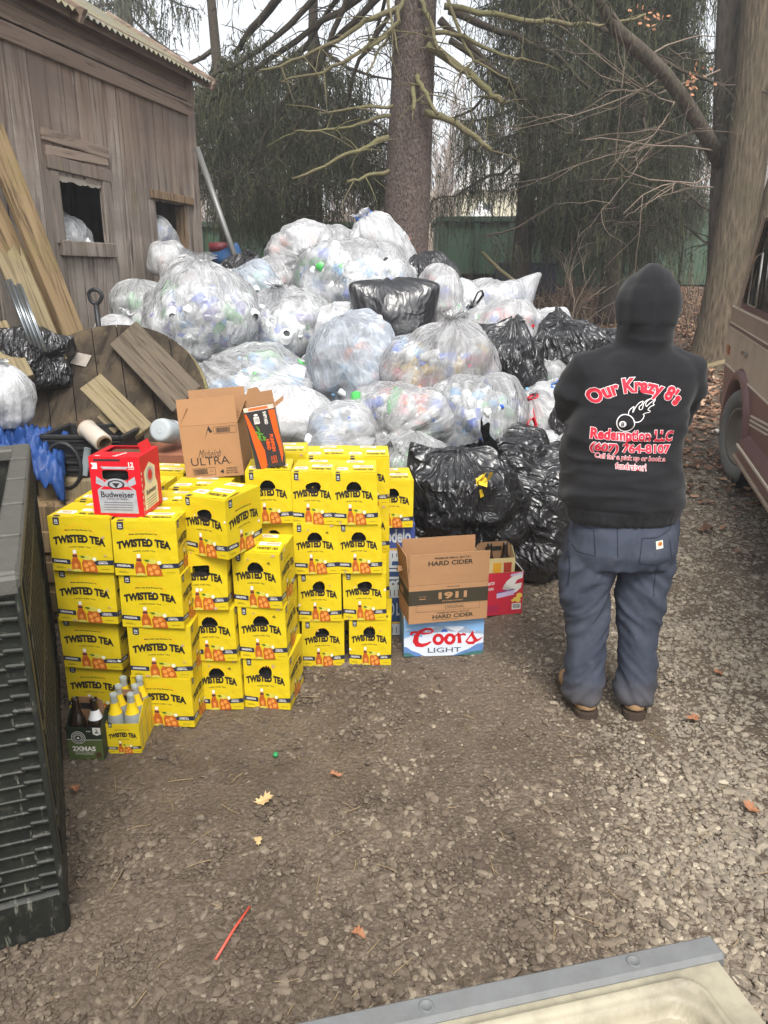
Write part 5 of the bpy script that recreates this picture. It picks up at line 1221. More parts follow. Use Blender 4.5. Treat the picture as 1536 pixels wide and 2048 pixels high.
def bag(u, v, wpx, hpx, Y, kind, label, fill=None, axis=(0, 0, 1), neck=True, ears=(), tie=None, seed=None, n=None, dy=None, lump=1.0, flat=True, where=None, jumbo=False, cat='recycling bag', name='recycling_bag', group='clear bags of empties in the pile', sq=1.0, res=1.0, tails=1.0):
    """a stuffed bag whose middle shows at photo point (u, v) at distance Y; ears: directions in which a corner sticks out (dir, size)"""
    global BAGN; BAGN += 1; seed = BAGN if seed is None else seed
    c = D(u, v, Y) if where is None else where; rx, rz = pxm(wpx, c)/2*1.06, pxm(hpx, c)/2*1.05; ry = dy if dy else .5*(rx+rz)*.95
    r = np.random.default_rng(seed); axis = Vector(axis).normalized()
    prof = PROF if neck else RPROF; nt_, nph = (int(54*res), int(80*res))
    seg = np.r_[0, np.cumsum(np.linalg.norm(np.diff(prof, axis=0), axis=1))]; t = np.linspace(0, seg[-1], nt_)
    pr, pz = np.interp(t, seg, prof[:, 0]), np.interp(t, seg, prof[:, 1])
    for _ in range(2): pr[1:-1] = (pr[:-2]+2*pr[1:-1]+pr[2:])/4; pz[1:-1] = (pz[:-2]+2*pz[1:-1]+pz[2:])/4
    ph = np.arange(nph)*2*np.pi/nph
    RR, PH = np.meshgrid(pr, ph, indexing='ij'); ZZ, _ = np.meshgrid(pz, ph, indexing='ij')
    near = sstep(.15, 1.05, ZZ) if neck else 0*ZZ; k1, k2 = r.integers(9, 13), r.integers(17, 23)
    wob = pn(np.c_[np.cos(PH).ravel()*1.5+seed, np.sin(PH).ravel()*1.5, ZZ.ravel()]).reshape(RR.shape)
    ple = .55*np.cos(k1*PH+3*wob)+.45*np.cos(k2*PH+5*wob+seed)
    RR = RR*(1+near*.13*ple*(1+1.2*(ZZ > 1.1)))
    V = np.stack([RR*np.cos(PH), RR*np.sin(PH), ZZ], -1)
    if neck:
        tl = sstep(1.12, 1.45, ZZ); V[..., 2] += tl*.10*np.cos(3*PH+seed); V[..., 0] += tl*.18*math.cos(seed*1.3)*tails; V[..., 1] += tl*.18*math.sin(seed*1.3)*tails
        if tails != 1: V[..., 2] = np.where(ZZ > 1.15, 1.15+(V[..., 2]-1.15)*tails, V[..., 2])
    V = V.reshape(-1, 3)
    q = Vector((0, 0, 1)).rotation_difference(axis).to_matrix(); V = V @ np.array(q).T
    if sq != 1: # boxier
        m_ = np.abs(V).max(1, keepdims=True); V = V*(1-sq+1) if False else V*(np.linalg.norm(V, axis=1, keepdims=True)**0)
    dirs = V/np.maximum(np.linalg.norm(V, axis=1, keepdims=True), 1e-6)
    body = (ZZ.ravel() < 1.0)
    V = V*np.array([rx, ry, rz])
    dd = dirs*np.array([1/rx, 1/ry, 1/rz]); dd /= np.maximum(np.linalg.norm(dd, axis=1, keepdims=True), 1e-6)
    off = seed*3.17
    AX = np.stack([np.cos(PH)*2.6, np.sin(PH)*2.6, ZZ*.55], -1).reshape(-1, 3)+off; AX2 = np.stack([np.cos(PH)*6.5, np.sin(PH)*6.5, ZZ*.9], -1).reshape(-1, 3)-off
    big = (pn(V*3.2+off)*.06 + pn(V*2.1-off)*(.035 if kind in ('black', 'smooth') else .05))*lump + pn(V*8.5+off)*.026*lump
    if kind == 'smooth': cr = .014*ridge(AX*.6) + .010*ridge(V*3.5+off)
    elif kind == 'black':
        cr = .022*ridge(AX) + .012*ridge(AX2) + .022*ridge(V*np.array([5, 5, 7])+off) + .010*ridge(V*12+off+5)
    else:
        cr = .016*ridge(AX) + .006*ridge(AX2) + .012*ridge(V*np.array([5, 5, 7])+off) + .004*ridge(V*14+off+5)
    V = V + dd*((big+cr)*np.where(body, 1, .35))[:, None]*min(1.0, (rx+rz)/.5)
    for dr, amp in ears:
        dr = np.array(dr, float); dr /= np.linalg.norm(dr); ang = np.arccos(np.clip(dirs @ dr, -1, 1)); V = V + dr*(amp*np.exp(-(ang/.30)**1.5))[:, None]
    # sag: the underside spreads out flat on what carries it
    zf = -.80*rz; low = (V[:, 2] < zf) & flat; V[low, 2] = zf+(V[low, 2]-zf)*.35
    V[:, :2] *= (1+.07*flat*sstep(.2*rz, -.8*rz, V[:, 2]))[:, None]
    N_ = nt_*nph; ii = np.arange(nt_-1)[:, None]*nph; kk = np.arange(nph)[None]; k2_ = (kk+1) % nph
    F = np.stack([ii+kk, ii+k2_, ii+nph+k2_, ii+nph+kk], -1).reshape(-1, 4)
    bme = npmesh(name, V, F, FILM[kind]); at_ = bme.attributes.new('bagco', 'FLOAT_VECTOR', 'POINT')
    at_.data.foreach_set('vector', np.stack([np.cos(PH), np.sin(PH), ZZ+seed*1.7], -1).astype(np.float32).ravel())
    o = link(bme, name, None, c); tag(o, label, cat, group)
    if fill:
        m = MB(); pal = PAL[fill]; A = 4*math.pi*((rx*ry)**1.6/3+(rx*rz)**1.6/3+(ry*rz)**1.6/3)**(1/1.6)
        cnt = int(min(230, (n/80 if n else 1)*A/.0125*1.25)); cand = np.flatnonzero(ZZ.ravel() < .55); tocam = np.array((camv-c).normalized())
        rr = random.Random(seed); got = 0; tries = 0; used = []
        while got < cnt and tries < cnt*14:
            tries += 1; i = int(cand[rr.randrange(len(cand))]); p = V[i]; nn = dd[i]
            if nn @ tocam < -.35: continue
            ins = .060+(.07 if rr.random() < .35 else 0)+.012*rr.random(); pc = p - nn*ins
            if any((pc[0]-a)**2+(pc[1]-b)**2+(pc[2]-e)**2 < (.075 if jumbo else .05)**2 for a, b, e in used): continue
            used.append(tuple(pc)); got += 1
            body_, lab = pal[rr.randrange(len(pal))]; isb = body_ in (1, 2) and rr.random() < .8
            L, rd = (rr.uniform(.15, .20), .031) if isb else (.118, .031)
            if jumbo and isb: L, rd, pc = rr.uniform(.24, .30), .046, p - nn*.10
            elif rx+rz < .3: L, rd = L*.8, rd*.85
            else: L, rd = L*1.08, rd*1.1
            tdir = Vector((rr.gauss(0, 1), rr.gauss(0, 1), rr.gauss(0, 1))); nv = Vector(nn); tdir = (tdir-nv*tdir.dot(nv)*.85).normalized()
            a_ = tdir.orthogonal().normalized(); M = frame(Vector(pc)-tdir*L/2, a_, tdir.cross(a_), tdir)
            can_parts(m, M, body_, lab, L, rd*(1 if not isb or rr.random() < .7 else .9), isb)
        ct = m.build('empty_containers', CM, o); ct['kind'] = 'stuff'
    if tie and neck:
        tb = MB(); tc, spread = tie[0], (tie[1] if len(tie) > 1 else .10); nk = Vector([axis.x*rx, axis.y*ry, axis.z*rz])*1.15; rr = random.Random(seed); up = axis
        sd_ = axis.orthogonal().normalized()
        tb.tube([nk+(sd_*math.cos(a)+axis.cross(sd_)*math.sin(a))*.03 for a in [k*2*math.pi/10 for k in range(11)]], .009, 6, 0, False)
        for k, dv in enumerate(tie[2] if len(tie) > 2 else ((-.6, -.5, -.9), (.5, -.6, -.7))):
            dv = Vector(dv)*spread; sv = dv.orthogonal().normalized()*spread*.22
            lp = [nk, nk+dv*.35+sv, nk+dv*.8+sv*1.3, nk+dv, nk+dv*.85-sv*.8, nk+dv*.4-sv*.4, nk]
            pts = [];
            for i in range(len(lp)-1): pts += [lp[i].lerp(lp[i+1], t_) for t_ in (0, .5)]
            tb.tube(pts+[lp[-1]], .010, 5, 0, False, 0, .35)
        tb.build('drawstring', TIEM[tc], o)
    return o
C, F_, W_, K = 'clear', 'frost', 'white', 'black'
TC = (0, -1, .15)
# back and top of the pile
bag(605, 512, 140, 110, 6.9, F_, 'grey see-through bag with red drawstring at the top left of the pile', 'silver', (.25, -.9, -.1), True, (), ('red', .24, ((-.30, -.25, -1.0), (.05, -.3, -.8))))
bag(665, 495, 95, 80, 7.2, C, 'pale see-through bag with one orange cap on the pile top', 'silver', (0, 0, 1), False)
bag(752, 508, 122, 122, 7.2, W_, 'milky white bag with blue drawstring, highest on the pile beside the trunk', 'mixed', (-.35, -.2, 1), True, (), ('blue', .13, ((-.5, -.3, -.1), (.5, -.2, .35))), tails=.4)
bag(705, 565, 205, 150, 6.5, C, 'large clear round bag, centre top of the pile', 'bottles', (.3, .2, 1), False, n=55, jumbo=True)
bag(545, 572, 80, 80, 6.6, C, 'small clear bag of pink and red cans near the shed side', 'pink', (0, 0, 1), False)
bag(485, 552, 90, 60, 6.9, K, 'small crumpled black bag behind the large left clear bag', None, (.3, -.3, 1), True, cat='trash bag', name='trash_bag', group='black trash bags in the pile')
bag(505, 600, 130, 110, 6.2, 'blue', 'bluish clear bag wedged right of the largest left bag', 'bottles', (-.6, 0, 1), False)
bag(395, 645, 200, 195, 5.35, C, 'largest clear bag at left, full of green and blue bottles', 'blue', (.12, .15, 1), True, n=48, tails=.4, jumbo=True)
bag(285, 628, 110, 100, 5.9, C, 'clear bag with green bottles half hidden behind the largest left bag', 'green', (0, 0, 1), False)
bag(335, 520, 70, 62, 7.0, F_, 'small frosted bag lying at the barn doorway', 'silver', (0, 0, 1), False)
bag(405, 560, 150, 70, 6.6, F_, 'flat frosted bag behind the top of the largest left bag', 'silver', (0, 0, 1), False)
bag(238, 668, 85, 70, 5.5, W_, 'white shop bag with pink print behind the round wooden disc', 'pink', (.6, -.2, 1), True, cat='shop bag', tails=.8)
bag(570, 655, 165, 140, 5.75, C, 'wrinkled white bag with blue bottles right of the largest left bag', 'blue', (-.1, -.2, 1), True, tails=.4, n=55, jumbo=True)
bag(668, 652, 110, 90, 5.7, W_, 'white bag with blue stripe tucked left of the square black bag', 'blue', (0, -.3, 1), False)
bag(800, 552, 70, 50, 6.6, W_, 'small white bag end peeking above the square black bag', None, (0, 0, 1), False)
bag(860, 572, 100, 110, 6.9, K, 'tall black bag right of the trunk foot behind the square black one', None, (-.4, 0, 1), False, cat='trash bag', name='trash_bag', group='black trash bags in the pile')
bag(790, 655, 148, 165, 5.5, 'smooth', 'big square black bag upside down in the middle of the pile', None, (.12, -.25, -1), False, (((-1, -.5, .9), .11), ((1, -.5, .9), .11), ((-1, .3, .9), .08), ((1, .3, .9), .08), ((.25, -.4, -1), .12)), lump=.4, flat=False, cat='trash bag', name='trash_bag', group='black trash bags in the pile')
bag(878, 612, 75, 150, 6.0, F_, 'narrow white bag with a red cap between the black bags', 'mixed', (.2, -.2, 1), False)
bag(915, 622, 90, 100, 6.25, W_, 'white bag tied with a black strap at its knot', 'bottles', (.35, -.9, .1), True, (), ('black', .17, ((.45, -.3, .8), (.75, -.3, -.75))), tails=.5)
bag(985, 612, 140, 90, 6.5, F_, 'pale bag with a pointed corner sticking up, right side of the pile', 'bottles', (0, 0, 1), False, (((.9, -.1, .75), .17),))
bag(1000, 672, 150, 125, 5.95, F_, 'clear bag with red capped and orange bottles below the pointed corner bag', 'mixed', (.2, .2, 1), False)
bag(1085, 690, 115, 110, 6.2, W_, 'white bag at the right edge of the pile before the leaf litter', 'mixed', (-.2, -.2, 1), False)
bag(1150, 718, 160, 120, 5.6, K, 'large wrinkled black bag right of the pile behind the person', None, (-.35, -.1, 1), False, (((-.35, .2, 1), .13), ((.9, 0, .7), .10)), cat='trash bag', name='trash_bag', group='black trash bags in the pile')
# middle
bag(375, 748, 120, 95, 5.2, F_, 'white bag with yellow bits under the largest left bag', 'bottles', (0, 0, 1), False)
bag(520, 766, 210, 125, 4.95, C, 'wide clear bag of water bottles above the black and orange carton', 'bottles', (-.9, -.1, .55), False, n=55, jumbo=True)
bag(650, 765, 110, 130, 5.15, C, 'grey clear bag of crushed cans left of the woven bag', 'silver', (0, 0, 1), False)
bag(712, 732, 160, 180, 5.0, 'blue', 'bluish woven bag with peach coloured top in the middle of the pile', 'peach', (-.35, -.2, 1), False, (((.55, -.3, -1), .05),), lump=.7)
bag(880, 738, 195, 165, 4.85, C, 'clear bag of red and yellow drink cans knotted at its top, right of the middle', 'cans', (.15, -.15, 1), True, n=110, tails=.7)
bag(1015, 745, 140, 125, 5.3, K, 'shiny black bag with two torn points, right of the bag of coloured cans', None, (0, -.2, 1), False, (((.15, -.2, 1), .12), ((-.8, -.2, .9), .11)), cat='trash bag', name='trash_bag', group='black trash bags in the pile', lump=1.3)
bag(1085, 755, 100, 80, 5.5, C, 'green tinted clear bag between the two right black bags', 'green', (0, 0, 1), False)
bag(1105, 800, 110, 70, 5.1, W_, 'white bag with blue drawstring close behind the person', 'bottles', (.2, -.5, 1), True, (), ('blue', .12, ((.6, -.3, .1), (-.6, -.2, -.2))), tails=.4)
bag(1088, 838, 95, 90, 4.9, F_, 'white bag with long red drawstring loops beside the person', 'mixed', (-.55, -.3, 1), True, (), ('red', .25, ((-.5, -.4, -.5), (.35, -.5, -1.0))), tails=.3)
bag(1140, 850, 80, 80, 4.7, K, 'small black bag squeezed behind the person at elbow height', None, (0, 0, 1), False, cat='trash bag', name='trash_bag', group='black trash bags in the pile')
bag(1075, 892, 90, 70, 4.65, W_, 'small white bag tied in red, low beside the person', 'mixed', (-.2, -.6, .8), True, (), ('red', .15, ((.3, -.5, -.7), (-.4, -.4, .5))), tails=.8)
bag(1145, 895, 60, 60, 4.55, W_, 'small white bag with violet print at the person\'s left elbow', 'mixed', (0, 0, 1), False)
# front
bag(570, 845, 165, 135, 4.5, W_, 'plain milky bag behind the black and orange carton', 'silver', (.1, .1, 1), False)
bag(700, 880, 135, 110, 4.3, F_, 'pale bag lying just behind the yellow back row', 'bottles', (.9, -.2, .2), False)
bag(785, 845, 205, 145, 4.5, C, 'clear bag with big knot facing the front and trailing tail', 'mixed', (-.18, -1, -.22), True, n=75, tails=1.3)
bag(955, 845, 190, 165, 4.6, C, 'rounded clear bag packed with water bottles, front right', 'bottles', (.1, .3, 1), False, (((-1, -.3, .1), .08),), n=110)
bag(830, 935, 130, 135, 4.2, C, 'clear bag of green and silver cans behind the low front black bag', 'green', (0, 0, 1), False)
bag(1035, 888, 90, 70, 4.45, K, 'small shiny black bag on top of the biggest black one', None, (-.8, -.2, .5), False, (((-.9, -.3, .3), .05),), cat='trash bag', name='trash_bag', group='black trash bags in the pile')
bag(1120, 915, 80, 60, 4.45, K, 'small black bag just above the biggest black one near the person', None, (.5, -.2, .8), False, cat='trash bag', name='trash_bag', group='black trash bags in the pile')
bag(1060, 1030, 215, 265, 4.35, K, 'biggest black bag, bulging, on the ground beside the person', None, (-.75, -.35, .62), True, (((-.55, -.35, .95), .10),), cat='trash bag', name='trash_bag', group='black trash bags in the pile', tails=1.5, res=1.25, lump=1.2)
bag(925, 1008, 180, 165, 4.05, K, 'torn black bag with a pointed top behind the open cider carton', None, (-.1, -.2, 1), False, (((-.75, -.3, 1), .22), ((.25, -.3, .9), .07)), cat='trash bag', name='trash_bag', group='black trash bags in the pile', res=1.25, lump=1.5)
m = MB(); c = D(968, 955, 3.76); rr = random.Random(2)
for k in range(6):
    q = c+Vector((rr.gauss(0, .012), rr.gauss(0, .01), rr.gauss(0, .022))); a = Vector((rr.gauss(0, 1), rr.gauss(0, 1), rr.gauss(0, 1))).normalized()*.030; b = a.orthogonal()*.8; m.add([q-a, q-b, q+a+a.cross(b)*3, q+b], [(0, 1, 2), (0, 2, 3)], 0)
tag(m.build('snack_wrapper', mat('yellow_wrapper', srgb(226, 190, 50), .3, 0, .5, .3, 40)), 'crumpled yellow wrapper poking out of the torn black bag', 'wrapper')
# the inside of the heap
for k, (u, v, s_, Y) in enumerate(((600, 700, 260, 6.4), (760, 760, 260, 6.0), (900, 700, 240, 6.6), (1010, 800, 200, 6.0), (460, 720, 230, 6.2), (720, 900, 230, 5.2), (880, 880, 220, 5.5), (1000, 930, 200, 5.2), (590, 900, 200, 5.2))):
    bag(u, v, s_*.85, s_*.85, Y, F_, 'white' + f' bag buried in the heart of the pile, {["upper left", "centre", "upper right", "right", "far left", "low centre", "low right", "lowest right", "low left"][k]}', None, (0, 0, 1), False, cat='trash bag', name='trash_bag', group='bags buried in the heap', res=.6)
# left edge
bag(8, 802, 90, 125, 3.9, W_, 'white bag at the far left edge above the blue tarp', None, (.1, -.1, 1), True, tails=.3, cat='trash bag', name='trash_bag', group='bags at the left edge')
bag(72, 715, 120, 120, 4.6, K, 'crumpled black bag draped at the left behind the wooden disc', None, (.2, 0, 1), False, (((1, 0, .5), .10),), cat='trash bag', name='trash_bag', group='bags at the left edge', lump=1.4)
# in the barn
bag(164, 478, 190, 78, 6.35, C, 'clear bag of cans seen through the barn window', 'silver', (0, 0, 1), False, dy=.30, where=bpt((WIN[0]+WIN[1])/2-.10, WIN[2]+.05, -.50))
bag(336, 484, 62, 85, 7.75, C, 'clear bag of bottles hanging full in the barn doorway', 'bottles', (0, 0, 1), False, dy=.16, where=bpt(bpx(336, 480)[0], bpx(336, 480)[1], -.10))
# ------------------------------------------------------------------ things leaning on the barn
PLK = wood('mossy_plank', srgb(112, 92, 66), srgb(144, 124, 94), (8, 8, .4), 4, .3, .6, srgb(108, 100, 56), dark=srgb(70, 55, 40))
PLK2 = wood('old_grey_plank', srgb(120, 108, 84), srgb(152, 138, 108), (8, 8, .4), 4, .3, .5, srgb(128, 120, 72), dark=srgb(92, 78, 56))
def plank(name, a, b, wd, th, mt, label, cat='plank', nrm=(0, -1, .2), rough_end=False):
    """a board from a to b, wd wide, th thick, its wide face towards nrm"""
    a, b = Vector(a), Vector(b); z = (b-a).normalized(); nn = Vector(nrm); nn = (nn-z*nn.dot(z)).normalized(); x = nn.cross(z)
    o = bpy.data.objects.new(name, None); m = MB(); L = (b-a).length
    if rough_end:
        r = random.Random(3); pts = [(-wd/2, 0), (wd/2, 0)]; k = 8
        pts += [(wd/2-wd*i/k, L-r.uniform(0, .06)-.03*(i % 2)) for i in range(k+1)]; m.prism(pts, th, frame((0, 0, 0), (1, 0, 0), (0, 0, 1)) @ loc(0, 0, -th/2))
    else: m.box((0, 0, L/2), (wd, th, L), None, 0, .003)
    o = m.build(name, mt); mm = Matrix.Identity(4)
    for i in range(3): mm[i][0], mm[i][1], mm[i][2], mm[i][3] = x[i], -nn[i], z[i], a[i]
    o.matrix_world = mm; tag(o, label, cat); return o
def on_g(u, v, Y):
    p = D(u, v, Y); p.z = GZ(p.x, p.y)+.0; return p
plank('plank', D(165, 720, 4.9), D(-20, 250, 5.35), .15, .045, PLK, 'long mossy plank leaning on the barn, right one of the leaning pair', nrm=(.75, -.6, .2))
plank('plank', D(128, 730, 4.85), D(-75, 300, 5.3), .17, .045, PLK, 'long brown plank leaning on the barn, left one of the leaning pair', nrm=(.75, -.6, .2))
plank('plank', D(108, 725, 4.55), D(10, 492, 4.7), .15, .035, PLK2, 'shorter yellowish plank with a split upper end, before the long planks', nrm=(.6, -.75, .2), rough_end=True)
plank('plank', D(45, 760, 4.3), D(-10, 650, 4.5), .13, .04, PLK2, 'short stub of pale board at the left edge near the black bag', nrm=(.4, -.8, .3))
m = MB(); a, b = D(62, 690, 4.35), D(12, 562, 4.5); r = (b-a); ALU = mat('aluminium_channel', srgb(150, 156, 160), .3, .85, .5, .2, 30)
for k in range(4):
    q = Vector((.030*k, -.012*k, -.012*k)); m.tube([a+q, b+q+Vector((0, 0, .02*(k % 2)))], .009, 4, 0); m.tube([a+q+Vector((.012, -.004, 0)), b+q+Vector((.012, -.004, .01))], .004, 4, 0)
tag(m.build('metal_channel', ALU), 'bundle of shiny metal window channels leaning left of the planks', 'metal channel')
m = MB(); m.tube([D(482, 548, 7.6), D(394, 296, 8.0)], .028, 10); tag(m.build('metal_pole', mat('galvanised_pole', srgb(132, 132, 130), .5, .5, .4, .2, 8)), 'grey metal pole leaning against the barn corner', 'pole')
# shovel handle by the wall
o = empty('shovel', D(205, 690, 5.2)); tag(o, 'black D-handled shovel standing against the barn wall', 'shovel'); o.location.z = GZ(o.location.x, o.location.y); SH = mat('black_handle_plastic', (.018, .019, .021), .45)
top = D(190, 590, 5.25)-o.location; m = MB(); m.tube([(0, 0, .35), top*.75+Vector((0, 0, .09)), top-Vector((0, 0, .06))], [.017, .017, .018], 8); m.build('shaft', SH, o)
m = MB(); hd = [top+Vector((.045*math.sin(a)*(1.0 if math.cos(a) > 0 else .85), 0, .045*math.cos(a)-.01)) for a in [k*2*math.pi/16 for k in range(17)]]; m.tube(hd, .013, 8, 0, False); m.build('grip', SH, o)
m = MB(); rows = [[(x, .03*(1-abs(x)/.13)+.02*t, .40-.38*t) for x in np.linspace(-.12*(1-.5*t**3), .12*(1-.5*t**3), 7)] for t in np.linspace(0, 1, 6)]; m.grid(rows); m.build('blade', mat('steel_blade', srgb(120, 122, 124), .4, .8), o)
# big round wooden spool end
DISK = wood('grey_spool_wood', srgb(54, 46, 38), srgb(86, 75, 61), (7, 4, .6), 4, .55, .9, srgb(112, 98, 76), dark=srgb(36, 30, 24))
dc = D(208, 822, 4.5); o = empty('cable_spool_end', dc); o.rotation_euler = (R(-42), R(4), R(-6)); tag(o, 'large round weathered wooden spool disc leaning back behind the boxes', 'wooden disc')
Rd = .60; m = MB(); nb = 8
for k in range(nb):
    x0, x1 = -Rd+2*Rd*k/nb+.003, -Rd+2*Rd*(k+1)/nb-.003; n_ = 6; up = [(x0+(x1-x0)*i/n_, math.sqrt(max(0, Rd**2-(x0+(x1-x0)*i/n_)**2))) for i in range(n_+1)]
    dn = [(x, -y) for x, y in reversed(up)]; m.prism(up+dn if k not in (0, nb-1) else [p for p in up+dn], .035, Matrix.Rotation(R(-22), 4, 'Y') @ frame((0, 0, 0), (1, 0, 0), (0, 0, 1)))
m.build('disc_boards', DISK, o)
m = MB(); m.tube([(Rd*1.005*math.cos(a), .018, Rd*1.005*math.sin(a)) for a in [k*2*math.pi/72 for k in range(73)]], .014, 6, 0, False); m.build('rim', wood('mossy_rim', srgb(110, 100, 72), srgb(136, 126, 92), (3, 3, 3), 6, .1, .5, srgb(118, 116, 72), dark=srgb(70, 60, 42)), o)
m = MB(); m.box((-.25, -.042, .32), (.17, .004, .085), rotm(y=8), 0); m.build('paper_label', mat('weathered_label', srgb(150, 142, 132), .7, var=.35, scale=50), o)
plank('board', D(375, 800, 4.25), D(248, 668, 4.75), .21, .03, wood('dark_thin_board', srgb(92, 84, 74), srgb(120, 108, 92), (8, 8, .4), 4, .2, .5, dark=srgb(64, 54, 44)), 'dark wide board leaning over the right side of the wooden disc', 'board', nrm=(-.1, -.9, .5))
plank('board', D(285, 868, 3.95), D(182, 765, 4.2), .14, .03, PLK2, 'short tan board lying across the front of the wooden disc', 'board', nrm=(0, -.75, .65))
plank('board', D(240, 860, 4.05), D(205, 826, 4.12), .07, .03, PLK2, 'small block of wood beside the tan board', 'board', nrm=(-.3, -.75, .65))
# blue tarp heap
r = np.random.default_rng(9); nx_, ny_ = 70, 44; U, Vv = np.meshgrid(np.linspace(-1, 1, nx_), np.linspace(-1, 1, ny_)); c = D(38, 886, 3.85)
hgt = .26*np.clip(1-(np.abs(U)**2.2+np.abs(Vv)**2.2)*.55, 0, 1)**.7; pp = np.c_[U.ravel()*2.3, Vv.ravel()*1.6, np.zeros(U.size)]
fold = (.08*ridge(pp*1.1+3) + .05*ridge(pp*2.6+9) + .025*ridge(pp*5.5)).reshape(U.shape)
X = U*.29+.05*pn(pp+20).reshape(U.shape); Y_ = Vv*.24+.05*pn(pp+30).reshape(U.shape); Z = hgt+fold*1.1
ii = (np.arange(ny_-1)[:, None]*nx_+np.arange(nx_-1)[None]).ravel(); gg = GZ(c.x, c.y)
tme = npmesh('tarp', np.c_[X.ravel(), Y_.ravel(), (Z+.62).ravel()], np.c_[ii, ii+1, ii+nx_+1, ii+nx_], mat('blue_tarp', srgb(34, 68, 126), .5, 0, .4, .3, 14, .5, 40))
o = link(tme, 'tarp', None, (c.x, c.y, gg-.05)); tag(o, 'crumpled blue tarp heaped at the left edge above the black crate', 'tarp'); 
so_ = o.modifiers.new('thick', 'SOLIDIFY'); so_.thickness = .004
# something for the heap to lie on
m = MB(); m.box((0, 0, .32), (.75, .5, .64), None, 0, .02); 
for k in range(3): m.box((0, -.255, .12+.16*k), (.74, .02, .11), None, 0, .004)
tag(m.build('wooden_crate', PLK, at=(c.x+.02, c.y+.02, gg-.01)), 'old wooden crate hidden beneath the blue tarp', 'crate')
# black harvest crate
BPL = mat('black_crate_plastic', (.022, .022, .022), .5, 0, .4, .3, 20, .1)
p = D(172, 930, 3.75); o = empty('plastic_tote', (p.x, p.y+.16, p.z-.06), (0, 0, R(-4))); tag(o, 'black ribbed plastic tote crate with looped handle behind the red carton', 'crate')
m = MB(); F = open_walls(m, .40, .30, .20, 0, 0, .008)
for k in range(5): m.box((0, -.154, .03+.037*k), (.39, .012, .010), None, 0, .002)
m.box((0, -.153, .20), (.42, .026, .018), None, 0, .003); m.box((0, .153, .20), (.42, .026, .018), None, 0, .003)
for s_ in (-1, 1): m.box((s_*.203, 0, .20), (.026, .332, .018), None, 0, .003)
m.build('crate_body', BPL, o)
m = MB(); m.tube([(-.09+.085*math.cos(a), -.18, .06+.115*math.sin(a)) for a in [k*2*math.pi/20 for k in range(21)]], .010, 8, 0, False, 0, 1.4); m.build('handle', BPL, o)
m = MB(); m.box((.02, -.175, .08), (.035, .01, .15), rotm(y=14), 0, .004); m.build('grey_strap', mat('grey_strap_plastic', srgb(140, 150, 152), .4), o)
m = MB(); m.box((0, 0, .25), (.5, .4, .5), None, 0, .01)
for k in range(2): m.box((0, -.205, .12+.22*k), (.49, .015, .14), None, 0, .004)
tag(m.build('wooden_crate', PLK2, at=(p.x, p.y+.18, GZ(p.x, p.y)-.01)), 'rough wooden box carrying the black tote crate', 'crate'); bpy.context.view_layer.update()
wb = [q for q in COL.objects if q.get('label', '').startswith('rough wooden box')][0]; wb.scale.z = max(.2, (p.z-.06-GZ(p.x, p.y)+.005)/.5)
# roll of plastic wrap
a, b = D(172, 856, 3.72), D(205, 884, 3.60); ax = (b-a).normalized(); L = .20; M = frame(a-ax*.02, ax.orthogonal().normalized(), ax.cross(ax.orthogonal()).normalized(), ax)
o = empty('wrap_roll', a); tag(o, 'roll of clear stretch wrap on a brown tube lying in the black tote', 'roll'); ML = loc(*(-a)) @ M
m = MB(); m.lathe([(.042, .03), (.044, .035), (.044, L), (.042, L+.004), (.032, L+.004)], 24, ML, 0); m.lathe([(.034, .03), (.048, .03)], 24, ML, 0); m.build('film', mat('wrap_film', srgb(188, 178, 164), .3, 0, .5, .1, 60), o)
m = MB(); m.lathe([(.028, -.02), (.034, -.02), (.034, L+.02), (.028, L+.02), (.028, -.02)], 24, ML, 0); m.build('card_tube', mat('brown_tube', srgb(96, 76, 56), .8), o)
# big water bottle lying by the brown carton
a = D(332, 862, 3.9); o = empty('plastic_jug', a); tag(o, 'round clear plastic jug lying on its side left of the brown carton', 'jug'); ax = Vector((-.15, -.9, .25)).normalized(); a_ = ax.orthogonal().normalized(); M = frame((0, 0, 0), a_, ax.cross(a_), ax)
m = MB(); m.lathe([(0, .070), (.016, .074), (.028, .067), (.045, .074), (.057, .066), (.062, .04), (.062, -.10), (.05, -.14), (.02, -.165), (.017, -.19), (0, -.19)], 22, M, 0); m.build('jug_body', glass('jug_plastic', (.50, .55, .57), .22, .10), o)
m = MB(); m.lathe([(.0632, -.07), (.0634, -.03)], 22, M, 0); m.build('label', mat('jug_label', srgb(196, 200, 204), .4, var=.2, scale=60), o)
p = D(330, 905, 3.9); m = MB(); m.box((0, 0, (p.z-GZ(p.x, p.y))/2), (.34, .3, p.z-GZ(p.x, p.y)), None, 0, .01); m.poly(rect(-.15, .05, .1, .2), frame((0, -.152, 0), (1, 0, 0), (0, 0, 1)), 1, .001)
tag(m.build('cardboard_box', [card('rusty_card', srgb(142, 92, 68), .8), YWHT], at=(p.x, p.y+.12, GZ(p.x, p.y)+.001)), 'reddish brown cardboard box under the clear jug', 'box')
